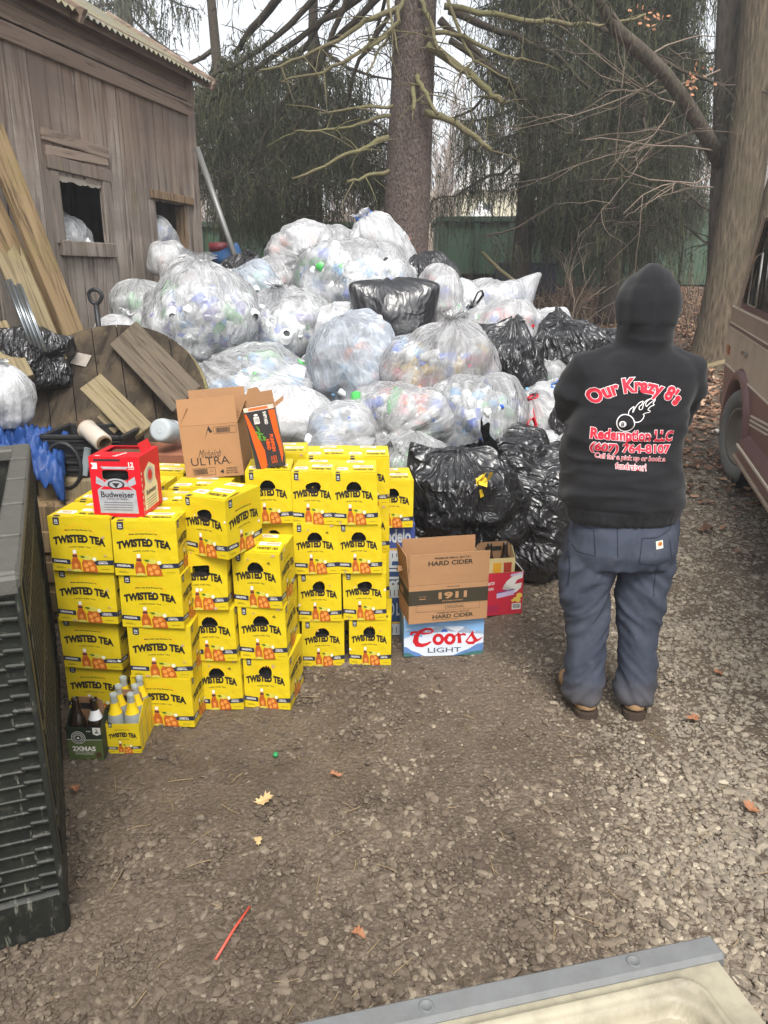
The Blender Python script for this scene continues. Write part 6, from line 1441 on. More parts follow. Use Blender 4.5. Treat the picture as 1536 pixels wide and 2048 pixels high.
# blue and red thing behind the barn corner: an old plastic snow shovel
o = empty('snow_shovel', D(450, 520, 7.9)); tag(o, 'old snow shovel with blue scoop and dark red blade beside the barn corner', 'shovel'); B0 = o.location.copy()
def q_(u, v, Y=7.9): return D(u, v, Y)-B0
m = MB(); m.grid([[q_(421, 508), q_(440, 505), q_(462, 492), q_(474, 488)], [q_(430, 525), q_(452, 520, 7.8), q_(468, 508, 7.8), q_(478, 497)], [q_(446, 540), q_(460, 540, 7.75), q_(474, 528, 7.75), q_(486, 520)], [q_(462, 548), q_(470, 552, 7.8), q_(480, 550, 7.8), q_(490, 545)]]); m.build('scoop', mat('blue_scoop_plastic', srgb(44, 84, 128), .5, dirt=.3), o)
m = MB(); m.grid([[q_(418, 486), q_(446, 484), q_(460, 487)], [q_(420, 505), q_(440, 502), q_(464, 492)]]); m.build('blade', mat('dark_red_plastic', srgb(112, 48, 54), .5), o)
for q in o.children: 
    md = q.modifiers.new('thick', 'SOLIDIFY'); md.thickness = .02
# hidden supports are the pile itself

# ------------------------------------------------------------------ black bulk container at the left front
CPL = None
def tote_mat():
    n = NT('dark_green_bulk_plastic'); a = n.noise(4, 7, .7); b = n.noise(22, 6, .75); sc = n.noise(60, 4, .7, n.mapping((1, 1, .15)))
    c = n.mix(n.ramp(a, [(.35, 0), (.65, 1)]), srgb(22, 24, 21), srgb(38, 41, 35)); c = n.mix(n.ramp(b, [(.55, 0), (.72, .7)]), c, srgb(84, 82, 72)); c = n.mix(n.ramp(sc, [(.60, 0), (.68, .6)]), c, srgb(130, 130, 120))
    return n.done(n.bsdf(c, .55, 0, .4, n.bump(b, .15, .004)))
CPL = tote_mat()
near_c = Vector((-.865, 1.705)); dirL = Vector((-.388, .922)); dirW = Vector((-.922, -.388))
# local frame: x along the front wall to the right, y back along the side, z up
tote = empty('bulk_container', (near_c.x, near_c.y, GZ(near_c.x, near_c.y)-.01)); tote.rotation_euler = (0, 0, math.atan2(-dirW.y, -dirW.x))
tag(tote, 'tall dark green plastic bulk container with ribbed walls at the left front', 'container')
TH, TL, TW = 1.055, 1.60, 1.12; rr = random.Random(12)
m = MB()                                                   # front wall (panel, ribs, hinges)
m.box((-TW/2, .045, TH/2), (TW, .05, TH-.002), None, 0, .006)
m.box((-.085, .010, .60), (.17, .022, .86), None, 0, .006)                       # corner column
for k in range(21):
    z = .17+.041*k; m.box((-.105, -.004, z), (.115, .016, .009), rotm(y=2), 0, .003); m.box((-.034, -.006, z+.006), (.052, .022, .012), rotm(y=5), 0, .004)
m.box((-.006, -.004, .58), (.016, .038, .92), None, 0, .004); m.box((-.172, .0, .58), (.014, .03, .92), None, 0, .004)
m.build('front_column', CPL, tote)
m = MB(); m.box((-.62, .018, .60), (.88, .02, .86), None, 0, .006)               # drop door with ribs
for k in range(9):
    z = .20+.092*k; m.box((-.62, -.010, z), (.86, .050, .022), None, 0, .004)
for k in range(9): m.box((-.235-.10*k, -.008, .60), (.024, .046, .84), None, 0, .004)
for k in range(5): m.box((-.26, -.008, .25+.15*k), (.10, .02, .05), None, 0, .005)
m.build('drop_door', CPL, tote)
m = MB()
for z in (.30, .43, .56): m.box((-.200, -.012, z), (.075, .024, .07), rotm(y=8), 0, .012); m.box((-.175, -.014, z-.04), (.03, .022, .05), rotm(y=-40), 0, .008)
m.build('hinge', CPL, tote)
m = MB()
for (x, z) in ((-.165, .36), (-.152, .245), (-.185, .43)): m.lathe([(.0, .006), (.006, .005), (.010, .001), (.011, -.002)], 14, frame((x, -.022, z), (1, 0, 0), (0, 0, 1)), 0)
m.build('rivet', mat('steel_rivet', srgb(190, 190, 190), .3, .9), tote)
m = MB(); m.box((-TW/2, .045, .075), (TW-.002, .10, .15), None, 0, .012); m.box((-.058, TL/2, .075), (.112, TL, .148), None, 0, .012); m.box((-TW/2, TL/2, .10), (TW-.14, TL-.14, .03), None, 0)
m.build('base', CPL, tote)
m = MB(); m.box((-.028, TL/2+.03, .60), (.05, TL-.06, .90), None, 0, .006)
for k in range(22): m.box((-.004, .12+.068*k, .60), (.014, .022, .86), None, 0, .003)
for z in (.3, .6, .9): m.box((-.004, TL/2, z), (.015, TL-.1, .02), None, 0, .003)
m.build('side_wall', CPL, tote)
m = MB(); m.box((-TW/2, TL-.03, .60), (TW, .05, .90), None, 0, .006); m.box((-TW+.025, TL/2, .60), (.05, TL, .90), None, 0, .006); m.build('back_wall', CPL, tote)
m = MB(); m.box((-.032, TL/2-.01, TH-.015), (.068, TL+.03, .05), None, 0, .008); m.box((-.62, .035, TH-.02), (.92, .06, .05), None, 0, .008)
m.box((-.07, .03, TH-.012), (.145, .075, .056), None, 0, .01); m.box((-TW/2, TL-.03, TH-.02), (TW, .1, .05), None, 0, .008)
for k in range(4): m.box((-.032, .30+.33*k, TH+.012), (.06, .02, .012), None, 0, .003)
m.build('top_rim', mat('worn_rim_plastic', srgb(84, 84, 78), .6, 0, .4, .35, 30, .4, 120, dirt=.3), tote)

# ------------------------------------------------------------------ straw stick, cap and single leaves on the gravel
a, b = G(432, 1926), G(500, 1820); m = MB(); m.tube([a+Vector((0, 0, .012)), a.lerp(b, .5)+Vector((0, 0, .018)), b+Vector((0, 0, .012))], .0035, 8); tag(m.build('drinking_straw', mat('coral_plastic', srgb(226, 92, 74), .4)), 'orange red plastic straw lying on the gravel', 'straw')
p = G(551, 1513); m = MB(); m.lathe([(0, .010), (.009, .010), (.0105, 0), (.0095, 0), (.008, .008)], 14); tag(m.build('green_cap', mat('green_cap', srgb(40, 140, 84), .4), at=(p.x, p.y, p.z+.006), rot=(.5, .2, 0)), 'small green bottle cap on the dirt before the yellow cartons', 'cap')
OAK = [(0, -.5), (.05, -.3), (.22, -.32), (.16, -.16), (.36, -.06), (.20, .02), (.40, .20), (.20, .20), (.24, .40), (.08, .32), (0, .5)]
def oak_leaf(u, v, s_, rot, label, mt):
    p = G(u, v); pts = OAK+[(-x*.92, y) for x, y in reversed(OAK[1:-1])]; m = MB(); n_ = len(pts); vs = [(0, 0, .01)]+[(x*s_, y*s_, .012+.35*s_*abs(x)+.10*s_*math.sin(7*y+rot)) for x, y in pts]
    m.add(vs, [(0, 1+i, 1+(i+1) % n_) for i in range(n_)], 0); tag(m.build('oak_leaf', mt, at=p+Vector((0, 0, .006)), rot=(.12, .1, R(rot))), label, 'leaf', 'single dead leaves on the gravel')
TAN = mat('tan_dead_leaf', srgb(196, 168, 120), .75, var=.2, scale=60); RUST = mat('rust_dead_leaf', srgb(158, 110, 80), .8, var=.25, scale=60)
oak_leaf(528, 1608, .075, -70, 'large tan oak leaf on the gravel in front of the cartons', TAN)
oak_leaf(515, 1690, .04, 20, 'small tan leaf below the large oak leaf', TAN)
oak_leaf(672, 1558, .055, 100, 'curled brown leaf right of the large oak leaf', RUST)
oak_leaf(150, 1585, .05, 40, 'rusty leaf beside the foot of the bulk container', RUST)
oak_leaf(717, 1878, .05, 70, 'reddish leaf near the tailgate edge', RUST)
oak_leaf(1500, 1625, .07, 30, 'rusty leaf at the right edge of the gravel', RUST)
oak_leaf(1435, 1352, .06, 10, 'brown leaf on the gravel right of the boots', RUST)
oak_leaf(1420, 1010, .06, 60, 'orange brown leaf on the gravel below the van wheel', RUST)
oak_leaf(1385, 1445, .08, 130, 'flat brown leaf on the gravel right of the right boot', RUST)
p = G(1432, 868); m = MB(); V = IV*np.array([.05, .035, .03]); m.add([tuple(q) for q in V], [tuple(f) for f in IF], 0, True); tag(m.build('crumpled_paper', mat('white_paper', srgb(226, 220, 212), .8), at=p+Vector((0, 0, .02))), 'small crumpled white paper on the ground beside the van', 'paper')
a = G(1405, 745)
plank('board', D(1395, 738, 8.6), D(1450, 722, 8.9), .05, .03, PLK2, 'pale scrap of board lying at the foot of the maple stems', 'board')
# ------------------------------------------------------------------ old van at the right
VP = mat('van_silver_paint', srgb(192, 177, 158), .4, .1, .5, .12, 3, 0, dirt=.45); VM = mat('van_maroon_paint', srgb(116, 84, 82), .35, .1, .5, .15, 3, 0, dirt=.4)
VT = mat('van_taupe_paint', srgb(164, 144, 126), .4, .1, .5, .12, 3, dirt=.35); CHR = mat('dull_chrome', srgb(190, 186, 178), .25, .9); VGL = mat('van_dark_glass', (.014, .017, .018), .06, 0, .6, .1); RUB = mat('tyre_rubber', srgb(112, 112, 108), .85, 0, .2, .25, 12); BLK = mat('black_rubber', (.02, .02, .02), .7)
PIN = mat('pinstripe_ivory', srgb(214, 202, 184), .5)
vd = Vector((.255, 1, .045)).normalized(); wc = D(1468, 858, 5.8)
# local axes: x to the rear (towards us), y to the van's right side, z up
vx = -vd; vy = Vector((vd.y, -vd.x, 0)).normalized(); vz = vx.cross(vy); vz = vz if vz.z > 0 else -vz
gw = GZ(wc.x, wc.y); van = empty('van', (wc.x, wc.y, gw)); mm = Matrix.Identity(4)
for i in range(3): mm[i][0], mm[i][1], mm[i][2], mm[i][3] = vx[i], vy[i], vz[i], (wc.x, wc.y, gw)[i]
van.matrix_world = mm; tag(van, 'old two-tone maroon and silver van parked at the right edge, dusty', 'van')
WR = .365
# side profile (x, z): front end at x<0, rear at x=4.0; arches cut
def arch(cx, r, n=12, flip=False):
    return [(cx-r*math.cos(math.pi*k/n), WR+r*math.sin(math.pi*k/n)-.02) for k in range(n+1)]
low = [(-.72, .45), (-.46, .38)]+arch(0, .45)+[(.46, .34), (2.65, .34)]+arch(3.15, .45)+[(3.65, .38), (4.05, .45)]
def band(z0, z1, mi, m, y=0.0, poly=None): pass
def slab(m, pts, y0, y1, mi): m.prism(pts, y1-y0, frame((0, y1, 0), (1, 0, 0), (0, 0, 1)), mi)
b = MB()
slab(b, low+[(4.10, .80), (2.0, .80), (-.80, .80)], 0, .06, 1)                     # lower maroon side
slab(b, [(-.80, .802), (4.10, .802), (4.10, 1.10), (-.84, 1.10)], 0.0, .055, 0)      # silver middle
slab(b, [(-.84, 1.102), (4.10, 1.102), (4.08, 1.26), (-.80, 1.26)], 0.0, .06, 2)   # taupe waist
# glasshouse side: pillars and roof rail
slab(b, [(-.80, 1.262), (-.62, 1.262), (-.12, 1.92), (-.24, 1.92)], .03, .09, 2)
slab(b, [(-.24, 1.92), (4.05, 1.92), (4.0, 2.02), (-.10, 2.02)], .06, .12, 0)
for x in (.95, 2.05, 3.1): slab(b, [(x, 1.262), (x+.12, 1.262), (x+.10, 1.918), (x+.02, 1.918)], .03, .09, 0)
slab(b, [(3.9, 1.262), (4.08, 1.262), (4.05, 1.918), (3.92, 1.918)], .03, .09, 0)
slab(b, [(-.60, 1.262), (4.0, 1.262), (4.0, 1.30), (-.57, 1.30)], .028, .09, 1)
# other side, ends, roof, floor
slab(b, low+[(4.10, .80), (4.10, 1.26), (4.05, 1.95), (-.2, 1.95), (-.8, 1.26), (-.80, .80)], 1.86, 1.92, 0)
b.box((4.06, .96, 1.15), (.05, 1.80, 1.45), None, 0, .02); b.box((-.78, .96, .82), (.06, 1.80, .80), None, 2, .03); b.box((1.95, .96, .40), (4.2, 1.78, .06), None, 1, 0)
rows = []
for x in (-.22, -.05, .8, 2.0, 3.2, 3.95, 4.06):
    rows.append([(x, .09+1.74*k/8, 1.93+.16*math.sin(math.pi*k/8)**.6*(1 if -.1 < x < 4 else .55)) for k in range(9)])
b.grid(rows, 0); b.add([(-.82, .10, 1.27), (-.82, 1.84, 1.27), (-.22, 1.80, 1.95), (-.22, .12, 1.95)], [(0, 1, 2, 3), (3, 2, 1, 0)], 3)
b.build('body', [VP, VM, VT, VGL], van)
m = MB()
for (x0, x1, t0) in ((-.58, .95, .50), (1.07, 2.05, .06), (2.17, 3.1, .0), (3.22, 3.9, 0)):
    slab(m, [(x0, 1.30), (x1, 1.30), (x1-.02, 1.918), (x0+t0*.97, 1.918)], .045, .06, 0)
m.build('side_window', VGL, van)
m = MB(); f = lambda P_: m.tube([(x, .026, z) for x, z in P_], .011, 6, 0, False)
f([(-.30, 1.31), (-.28, 1.62), (-.20, 1.66), (.0, 1.68), (.02, 1.31), (-.30, 1.31)]); f([(-.56, 1.31), (-.10, 1.91), (.93, 1.91)])
m.build('window_trim', CHR, van)
m = MB()
for z in (.80, 1.10, 1.135, 1.26): m.box((1.66, -.0035, z), (4.86, .006, .011 if z != 1.135 else .007), None, 0)
m.box((1.66, -.006, 1.118), (4.86, .008, .020), None, 1); m.build('pinstripe', [PIN, VM], van)
m = MB(); rows = []
for k in range(15):
    a = math.pi*k/14; rows.append([(-.445*math.cos(a), .05, WR-.02+.445*math.sin(a)), (-.45*math.cos(a), -.03, WR-.02+.45*math.sin(a)), (-.50*math.cos(a), -.032, WR-.02+.50*math.sin(a)), (-.525*math.cos(a), .0, WR-.02+.525*math.sin(a))])
m.grid(rows, 0); m.build('fender_flare', VM, van)
m = MB(); rows = [[(x, -.055*s_, z) for s_, z in ((0, .50), (1, .46), (1.2, .36), (0, .33))] for x in (.55, 2.6)]; m.grid(rows, 0, False)
m.box((1.55, -.03, .335), (2.15, .10, .03), None, 1, .006); m.box((1.55, -.062, .42), (2.1, .012, .02), None, 2, .002); m.build('running_board', [VM, VT, PIN], van)
m = MB(); 
for k in range(3): m.box((.80+.0*k, -.006, .66-.03*k), (.55, .008, .012), rotm(y=-6), 0)
m.build('badge_stripe', PIN, van)
m = MB(); m.box((-.92, .96, .50), (.14, 1.9, .16), None, 0, .03); m.build('front_bumper', CHR, van)
m = MB(); m.box((4.16, .96, .50), (.14, 1.9, .16), None, 0, .03); m.build('rear_bumper', CHR, van)
m = MB(); m.box((-.70, -.004, .92), (.12, .012, .07), None, 0, .004); m.build('marker_lamp', mat('amber_lamp', srgb(150, 90, 50), .3), van)
m = MB(); m.box((.02, -.012, .98), (.16, .02, .03), None, 0, .006); m.build('door_handle', CHR, van)
def wheel(x, y, s_, st=0):
    w_ = empty('wheel'); w_.parent = van; w_.location = (x, y, WR); w_.rotation_euler = (0, 0, R(st)); M = frame((0, 0, 0), (1, 0, 0), (0, 0, 1), (0, s_, 0)) 
    M = Matrix.Rotation(R(90*s_), 4, 'X')
    m = MB(); m.lathe([(.22, -.10), (.30, -.115), (.345, -.10), (.365, -.06), (.365, .06), (.345, .10), (.30, .115), (.22, .10), (.22, -.10)], 40, M, 0); m.build('tyre', RUB, w_)
    m = MB(); m.lathe([(0, .04), (.06, .06), (.10, .05), (.18, .045), (.20, .095), (.222, .10), (.222, -.1)], 30, M, 0); m.build('rim', mat('dusty_rim', srgb(120, 114, 106), .5, .4), w_)
for x in (0, 3.15):
    wheel(x, .12 if x == 0 else .14, 1, 13 if x == 0 else 0); wheel(x, 1.78, -1, 13 if x == 0 else 0)
m = MB(); m.lathe([(.42, -.2), (.44, 0), (.44, .25), (.0, .26)], 24, Matrix.Rotation(R(-90), 4, 'X') @ loc(0, -WR-.03, .22), 0)
m.build('wheel_well', BLK, van)

# ------------------------------------------------------------------ pickup tailgate in front of us
TG = mat('cream_truck_paint', srgb(164, 157, 136), .45, 0, .4, .14, 14, .15, 60, dirt=.7); TGG = mat('grey_edge_trim', srgb(112, 114, 114), .55, 0, .4, .25, 25, .2, 90, dirt=.2)
e0, e1 = ZP(690, 2040, .80), ZP(1408, 1886, .80); ex = (e1-e0).normalized(); rightx = e1.copy()
trk = empty('pickup_truck', (rightx.x, rightx.y, 0)); trk.rotation_euler = (0, 0, math.atan2(ex.y, ex.x)); tag(trk, 'cream pickup truck whose open scratched tailgate shows at the bottom right', 'pickup truck')
# local: x along the gate's outer edge (right end at 0), y away from the truck, gate surface at z=.80
GWd, GD = 1.42, .52; m = MB()
def gate_height(x, y):
    """pressed panel: nested rounded-rectangle beads and steps"""
    def inset(m, rad):      # signed distance inside a rectangle inset by m, corners rounded
        qx, qy = abs(x+GWd/2)-(GWd/2-m-rad), abs(y+GD/2)-(GD/2-m-rad)
        return rad-(math.hypot(max(qx, 0), max(qy, 0))+min(max(qx, qy), 0))
    st = lambda d, w: min(1, max(0, d/w))**2*(3-2*min(1, max(0, d/w)))
    z = .80 + .009*math.exp(-((inset(.050, .03))/.005)**2) - .026*st(inset(.066, .04), .010) + .022*st(inset(.108, .07), .014) - .004*math.exp(-((inset(.135, .06))/.004)**2)
    c = math.hypot((x+.235), (y+.225)*1.1); z -= .014*(1-st(c-.065, .02)); return z
H = gate_height
xs_ = np.unique(np.r_[np.linspace(-GWd, -.42, 60), np.linspace(-.42, 0, 110)]); ys_ = np.linspace(-GD, -.026, 100)
rows = [[(float(x), float(y), H(x, y)) for x in xs_] for y in ys_]; m.grid(rows, 0)
m.box((-GWd/2, -GD/2-.013, .745), (GWd-.002, GD-.03, .06), None, 0, .004)
gate = m.build('tailgate', TG, trk)
m = MB(); m.box((-GWd/2, -.012, .790), (GWd+.03, .040, .036), None, 0, .006)
for x in (-.12, -.42, -.72, -1.02, -1.3): m.lathe([(0, .0), (.007, 0), (.008, .0015), (.010, .001), (.010, -.003)], 16, loc(x, -.012, .8085), 0)
m.build('edge_trim', TGG, gate)
m = MB(); m.lathe([(0, .002), (.004, .002), (.005, .004), (.009, .003), (.010, -.012)], 16, loc(-.085, -.135, .797), 0); m.build('plug', mat('dark_plug', (.05, .05, .05), .5), gate)
m = MB(); m.box((-.006, -.17, .785), (.024, .055, .036), None, 0, .003); m.build('latch', mat('dark_latch', (.035, .035, .035), .5, .3), gate)
# the rest of the truck, behind the camera
m = MB(); m.box((-GWd/2, -1.55, .77), (GWd+.02, 2.0, .04), None, 0, .004)
for k in range(11): m.box((-GWd+.08+.126*k, -1.55, .798), (.06, 1.98, .014), None, 0, .003)
for x in (-GWd-.08, .08): m.box((x, -1.62, .86), (.10, 2.1, .66), None, 0, .03)
m.box((-GWd/2, -2.62, .9), (GWd+.26, .06, .75), None, 0, .02); m.build('cargo_bed', TG, trk)
m = MB(); m.box((-GWd/2, -.62, .50), (GWd+.2, .10, .16), None, 0, .02); m.build('bumper', CHR, trk)
m = MB(); m.box((-GWd/2, -3.6, .9), (GWd+.26, 1.8, .7), None, 0, .08); m.box((-GWd/2, -3.5, 1.5), (GWd+.05, 1.35, .56), None, 1, .12); m.box((-GWd/2, -5.0, .85), (GWd+.24, 1.1, .55), None, 0, .08); m.build('cab', [TG, VGL], trk)
for x in (-GWd-.06, .06):
    for y in (-1.7, -4.9):
        m = MB(); M = loc(x, y, .36) @ Matrix.Rotation(R(90), 4, 'Y'); m.lathe([(.2, -.1), (.33, -.1), (.36, -.06), (.36, .06), (.33, .1), (.2, .1), (0, .08)], 26, M, 0); m.build('wheel', BLK, trk)
# ------------------------------------------------------------------ the person, seen from behind with folded arms
PX, PY = .925, 2.84
person = None
def remeshed(m, voxel, smooth, name):
    me = m.mesh(name, [BLK]); ob = bpy.data.objects.new(name, me); COL.objects.link(ob)
    q = ob.modifiers.new('r', 'REMESH'); q.mode = 'VOXEL'; q.voxel_size = voxel
    if smooth: q = ob.modifiers.new('s', 'SMOOTH'); q.factor = .5; q.iterations = smooth
    dg = bpy.context.evaluated_depsgraph_get(); out = bpy.data.meshes.new_from_object(ob.evaluated_get(dg))
    bpy.data.objects.remove(ob); bpy.data.meshes.remove(me)
    out.name = name; out.polygons.foreach_set('use_smooth', [True]*len(out.polygons)); return out
def ring_loft(m, rings, n=28, p=2.3):
    """rings: (x, y, z, rx, ry)"""
    P = []
    for x, y, z, rx, ry in rings:
        rw = []
        for k in range(n):
            a = 2*math.pi*k/n; c, s_ = math.cos(a), math.sin(a); rw.append((x+rx*math.copysign(abs(c)**(2/p), c), y+ry*math.copysign(abs(s_)**(2/p), s_), z))
        P.append(rw)
    b0 = m.n; m.grid(P, 0, True, True); m.f.append(tuple(b0+k for k in reversed(range(n)))); m.m.append(0); m.s.append(True)
    m.f.append(tuple(b0+(len(P)-1)*n+k for k in range(n))); m.m.append(0); m.s.append(True)
def ball(m, c, r, seg=16):
    P = []; 
    for i in range(1, 10):
        t = math.pi*i/10; P.append([(c[0]+r[0]*math.sin(t)*math.cos(a), c[1]+r[1]*math.sin(t)*math.sin(a), c[2]-r[2]*math.cos(t)) for a in [2*math.pi*k/seg for k in range(seg)]])
    b0 = m.n; m.grid(P, 0, True, True); m.f.append(tuple(b0+k for k in reversed(range(seg)))); m.m.append(0); m.s.append(True)
    m.f.append(tuple(b0+8*seg+k for k in range(seg))); m.m.append(0); m.s.append(True)
def get_co(me): a = np.zeros(len(me.vertices)*3, np.float32); me.vertices.foreach_get('co', a); return a.reshape(-1, 3).astype(float)
def get_no(me): a = np.zeros(len(me.vertices)*3, np.float32); me.vertices.foreach_get('normal', a); return a.reshape(-1, 3).astype(float)
def put_co(me, V): me.vertices.foreach_set('co', V.astype(np.float32).ravel()); me.update()
# body: one mesh (head, neck, trunk, arms, hands, legs)
m = MB(); ring_loft(m, [(0, .0, .84, .15, .09), (0, .0, 1.0, .15, .09), (0, .0, 1.2, .17, .10), (0, .0, 1.36, .17, .09), (0, .01, 1.44, .08, .07), (0, .02, 1.50, .058, .06), (0, .03, 1.58, .055, .06)])
ball(m, (.008, .050, 1.625), (.066, .092, .098)); ball(m, (0, .09, 1.585), (.055, .058, .055)); ball(m, (0, .142, 1.625), (.014, .022, .022)); ball(m, (0, .125, 1.66), (.05, .02, .012)); ball(m, (0, .135, 1.577), (.024, .012, .008))
for s_ in (-1, 1):
    ball(m, (s_*.066+.008, .03, 1.62), (.008, .020, .030))
    m.tube([(s_*.13, 0, 1.40), (s_*.17, .03, 1.33), (s_*.185, .09, 1.26), (s_*.11, .175, 1.22+.03*s_), (-s_*.03, .215, 1.20+.03*s_)], [.05, .05, .04, .036, .028], 12)
    hx, hz_ = -s_*.06, 1.20+.03*s_; ball(m, (hx-s_*.015, .222, hz_), (.045, .018, .040))
    for k, (dz, L) in enumerate(((.030, .066), (.011, .074), (-.009, .070), (-.028, .054))):
        p0 = Vector((hx-s_*.045, .224, hz_+dz)); m.tube([p0, p0+Vector((-s_*L*.5, .012, 0)), p0+Vector((-s_*L*.82, .004, -.002)), p0+Vector((-s_*L, -.014, -.004))], [.0095, .009, .0085, .007], 8)
    m.tube([(hx+s_*.005, .225, hz_+.03), (hx-s_*.012, .235, hz_+.06), (hx-s_*.035, .236, hz_+.072)], [.012, .011, .009], 8)
    m.tube([(s_*.085, 0, .88), (s_*.10, 0, .48), (s_*.105, -.01, .12)], [.075, .055, .042], 12)
me = remeshed(m, .0065, 3, 'person'); me.materials.clear(); me.materials.append(mat('skin', srgb(196, 150, 126), .55, 0, .4, .06, 30))
person = link(me, 'person', None, (PX, PY, GZ(PX, PY)+.002), (0, 0, R(-1))); tag(person, 'person seen from behind in black hooded sweatshirt and blue work trousers with arms folded', 'person')
m = MB()
for s_ in (-1, 1): ball(m, (s_*.03, .128, 1.648), (.010, .009, .008), 10)
m.build('eyes', mat('eye_white', (.6, .6, .58), .2), person)
# hooded sweatshirt
m = MB(); ring_loft(m, [(-.014, .0, .838, .206, .148), (-.014, -.002, .850, .212, .158), (-.014, -.004, .885, .214, .162), (-.018, -.005, .905, .220, .172), (-.026, -.005, .96, .222, .172), (-.032, 0, 1.06, .214, .162), (-.030, 0, 1.16, .208, .155), (-.018, .0, 1.26, .208, .150), (-.006, .0, 1.34, .216, .142), (.0, .0, 1.40, .216, .128), (.003, .003, 1.442, .180, .112), (.006, .006, 1.475, .11, .10)], 36, 2.5)
for s_ in (-1, 1):
    e = (-.205, .085, 1.262) if s_ < 0 else (.185, .085, 1.248)
    m.tube([(s_*.12, .0, 1.405), (s_*.178-.005, .0, 1.392), (s_*.196-.012, .022, 1.33), e, (s_*.13, .165, 1.235+.020*s_), (s_*.02, .195, 1.225+.025*s_), (-s_*.045, .215, 1.20+.03*s_)], [.075, .082, .082, .076, .064, .056, .048], 16)
    m.tube([(s_*.04, 0, 1.425), (s_*.11, 0, 1.41), (s_*.165, .0, 1.375)], [.078, .078, .078], 14)
ball(m, (.010, .005, 1.640), (.104, .125, .112), 24); ring_loft(m, [(.010, .0, 1.57, .101, .118), (.010, .0, 1.64, .103, .122), (.010, .0, 1.69, .092, .108)], 24, 2.4); ball(m, (.010, -.018, 1.685), (.072, .088, .078), 20); ring_loft(m, [(.007, .004, 1.46, .108, .105), (.008, .002, 1.50, .096, .104), (.009, .0, 1.56, .098, .112)], 24, 2.1)
ball(m, (.012, -.030, 1.728), (.030, .05, .026), 12)
hd = remeshed(m, .0085, 5, 'hoodie'); V = get_co(hd); N = get_no(hd)
keep_face = (V[:, 1] > .10) & (V[:, 2] > 1.52)
q = V*np.array([1, 1, 1]); back = sstep(.05, -.05, V[:, 1])
sl1 = pn(np.c_[q[:, 0]*2.5+q[:, 2]*1.0, q[:, 1]*3, q[:, 2]*9+q[:, 0]*5*np.sign(q[:, 0])]); sl2 = pn(np.c_[q[:, 0]*5, q[:, 1]*6, q[:, 2]*17]+7)
torso = sstep(1.36, 1.20, V[:, 2])*sstep(.86, .94, V[:, 2]); arm = sstep(.20, .25, np.abs(V[:, 0]))*sstep(1.05, 1.12, V[:, 2])*sstep(1.42, 1.34, V[:, 2]); hoodz = sstep(1.50, 1.56, V[:, 2])
fold = torso*(.014*sl1+.009*(1-2*np.abs(sl2))) + arm*.012*pn(np.c_[V[:, 0]*8, V[:, 1]*8, V[:, 2]*15]) + hoodz*(.010*pn(V*7)+.004*ridge(V*9)+.010*np.exp(-((V[:, 0]-.010)/.018)**2)*sstep(1.66, 1.74, V[:, 2])) + .008*np.exp(-((V[:, 2]-1.505)/.022)**2)*(1-2*np.abs(pn(np.c_[V[:, 0]*5, V[:, 1]*5, V[:, 2]*20])))*1.0
seam = -.004*np.exp(-((V[:, 0]-.010)/.006)**2)*hoodz*back
rib = .0016*np.cos(np.arctan2(V[:, 1], V[:, 0])*150)*sstep(.897, .890, V[:, 2]); hemline = -.005*np.exp(-((V[:, 2]-.902)/.006)**2)
put_co(hd, V+N*(fold+seam+rib+hemline)[:, None])
def cloth(name, a, b, scale=700, sheen=.2):
    n = NT(name); w1 = n.noise(6, 6, .65); c = n.mix(n.ramp(w1, [(.3, 0), (.7, 1)]), a, b); f = n.noise(scale, 2)
    return n.done(n.bsdf(c, .92, 0, .15, n.bump(f, .25, .002), Sheen_Weight=sheen, Sheen_Roughness=.5))
hd.materials.clear(); hd.materials.append(cloth('black_fleece', srgb(28, 28, 31), srgb(40, 40, 43), 420, .12)); hoodie = link(hd, 'hoodie', person)
# printing on the back: laid onto the cloth
HB = BVHTree.FromPolygons([tuple(v.co) for v in hd.vertices], [tuple(p.vertices) for p in hd.polygons])
person_inv = Matrix.Translation(person.location).inverted()
def on_back(u, v):
    p = D(u, v, PY-.155) - Vector(person.location); return p.x, p.z
def lay_on(bvh, me_name, mb, mats, off, parent):
    vs = []
    for x, z, l in mb.v:
        h = bvh.ray_cast(Vector((x, -1.0, z)), Vector((0, 1, 0))); y = h[0].y if h[0] is not None else bvh.find_nearest(Vector((x, -.1, z)))[0].y
        vs.append((x, y-off-l, z))
    mb.v = vs; return mb.build(me_name, mats, parent)
IDM = Matrix.Identity(4)
def back_text(mb, s, u, v, wpx, hpx, mi, bold, arcpx=None, rot=0, lay=0.0, grow=0.0):
    V_, Fc = glyphs(s, bold); V0, _ = glyphs(s, 0.0); lo, hi = V0.min(0), V0.max(0); k = depth(D(u, v, PY-.155))/FPX
    q = (V_-(lo+hi)/2)*np.array([wpx*k/(hi[0]-lo[0]), hpx*k/(hi[1]-lo[1])])
    if arcpx:
        Rr = arcpx*k; a = q[:, 0]/Rr; q = np.c_[(Rr+q[:, 1])*np.sin(a), (Rr+q[:, 1])*np.cos(a)-Rr]
    if rot: c, s_ = math.cos(R(rot)), math.sin(R(rot)); q = np.c_[q[:, 0]*c-q[:, 1]*s_, q[:, 0]*s_+q[:, 1]*c]
    cx, cz = on_back(u, v); mb.add([(x+cx, z+cz, lay) for x, z in q], Fc, mi)
LINES = [("Our Krazy 8's", 1279, 775, 188, 36, 140, 0), ('Redemption LLC', 1268, 874, 164, 27, None, -2.0), ('(607) 764-8107', 1264, 899, 158, 20, None, -2.0), ('Call for a pick up or book a', 1263, 916.5, 140, 13, None, -3.0), ('fundraiser!', 1262, 932, 60, 12, None, -3.0)]
pm = MB()
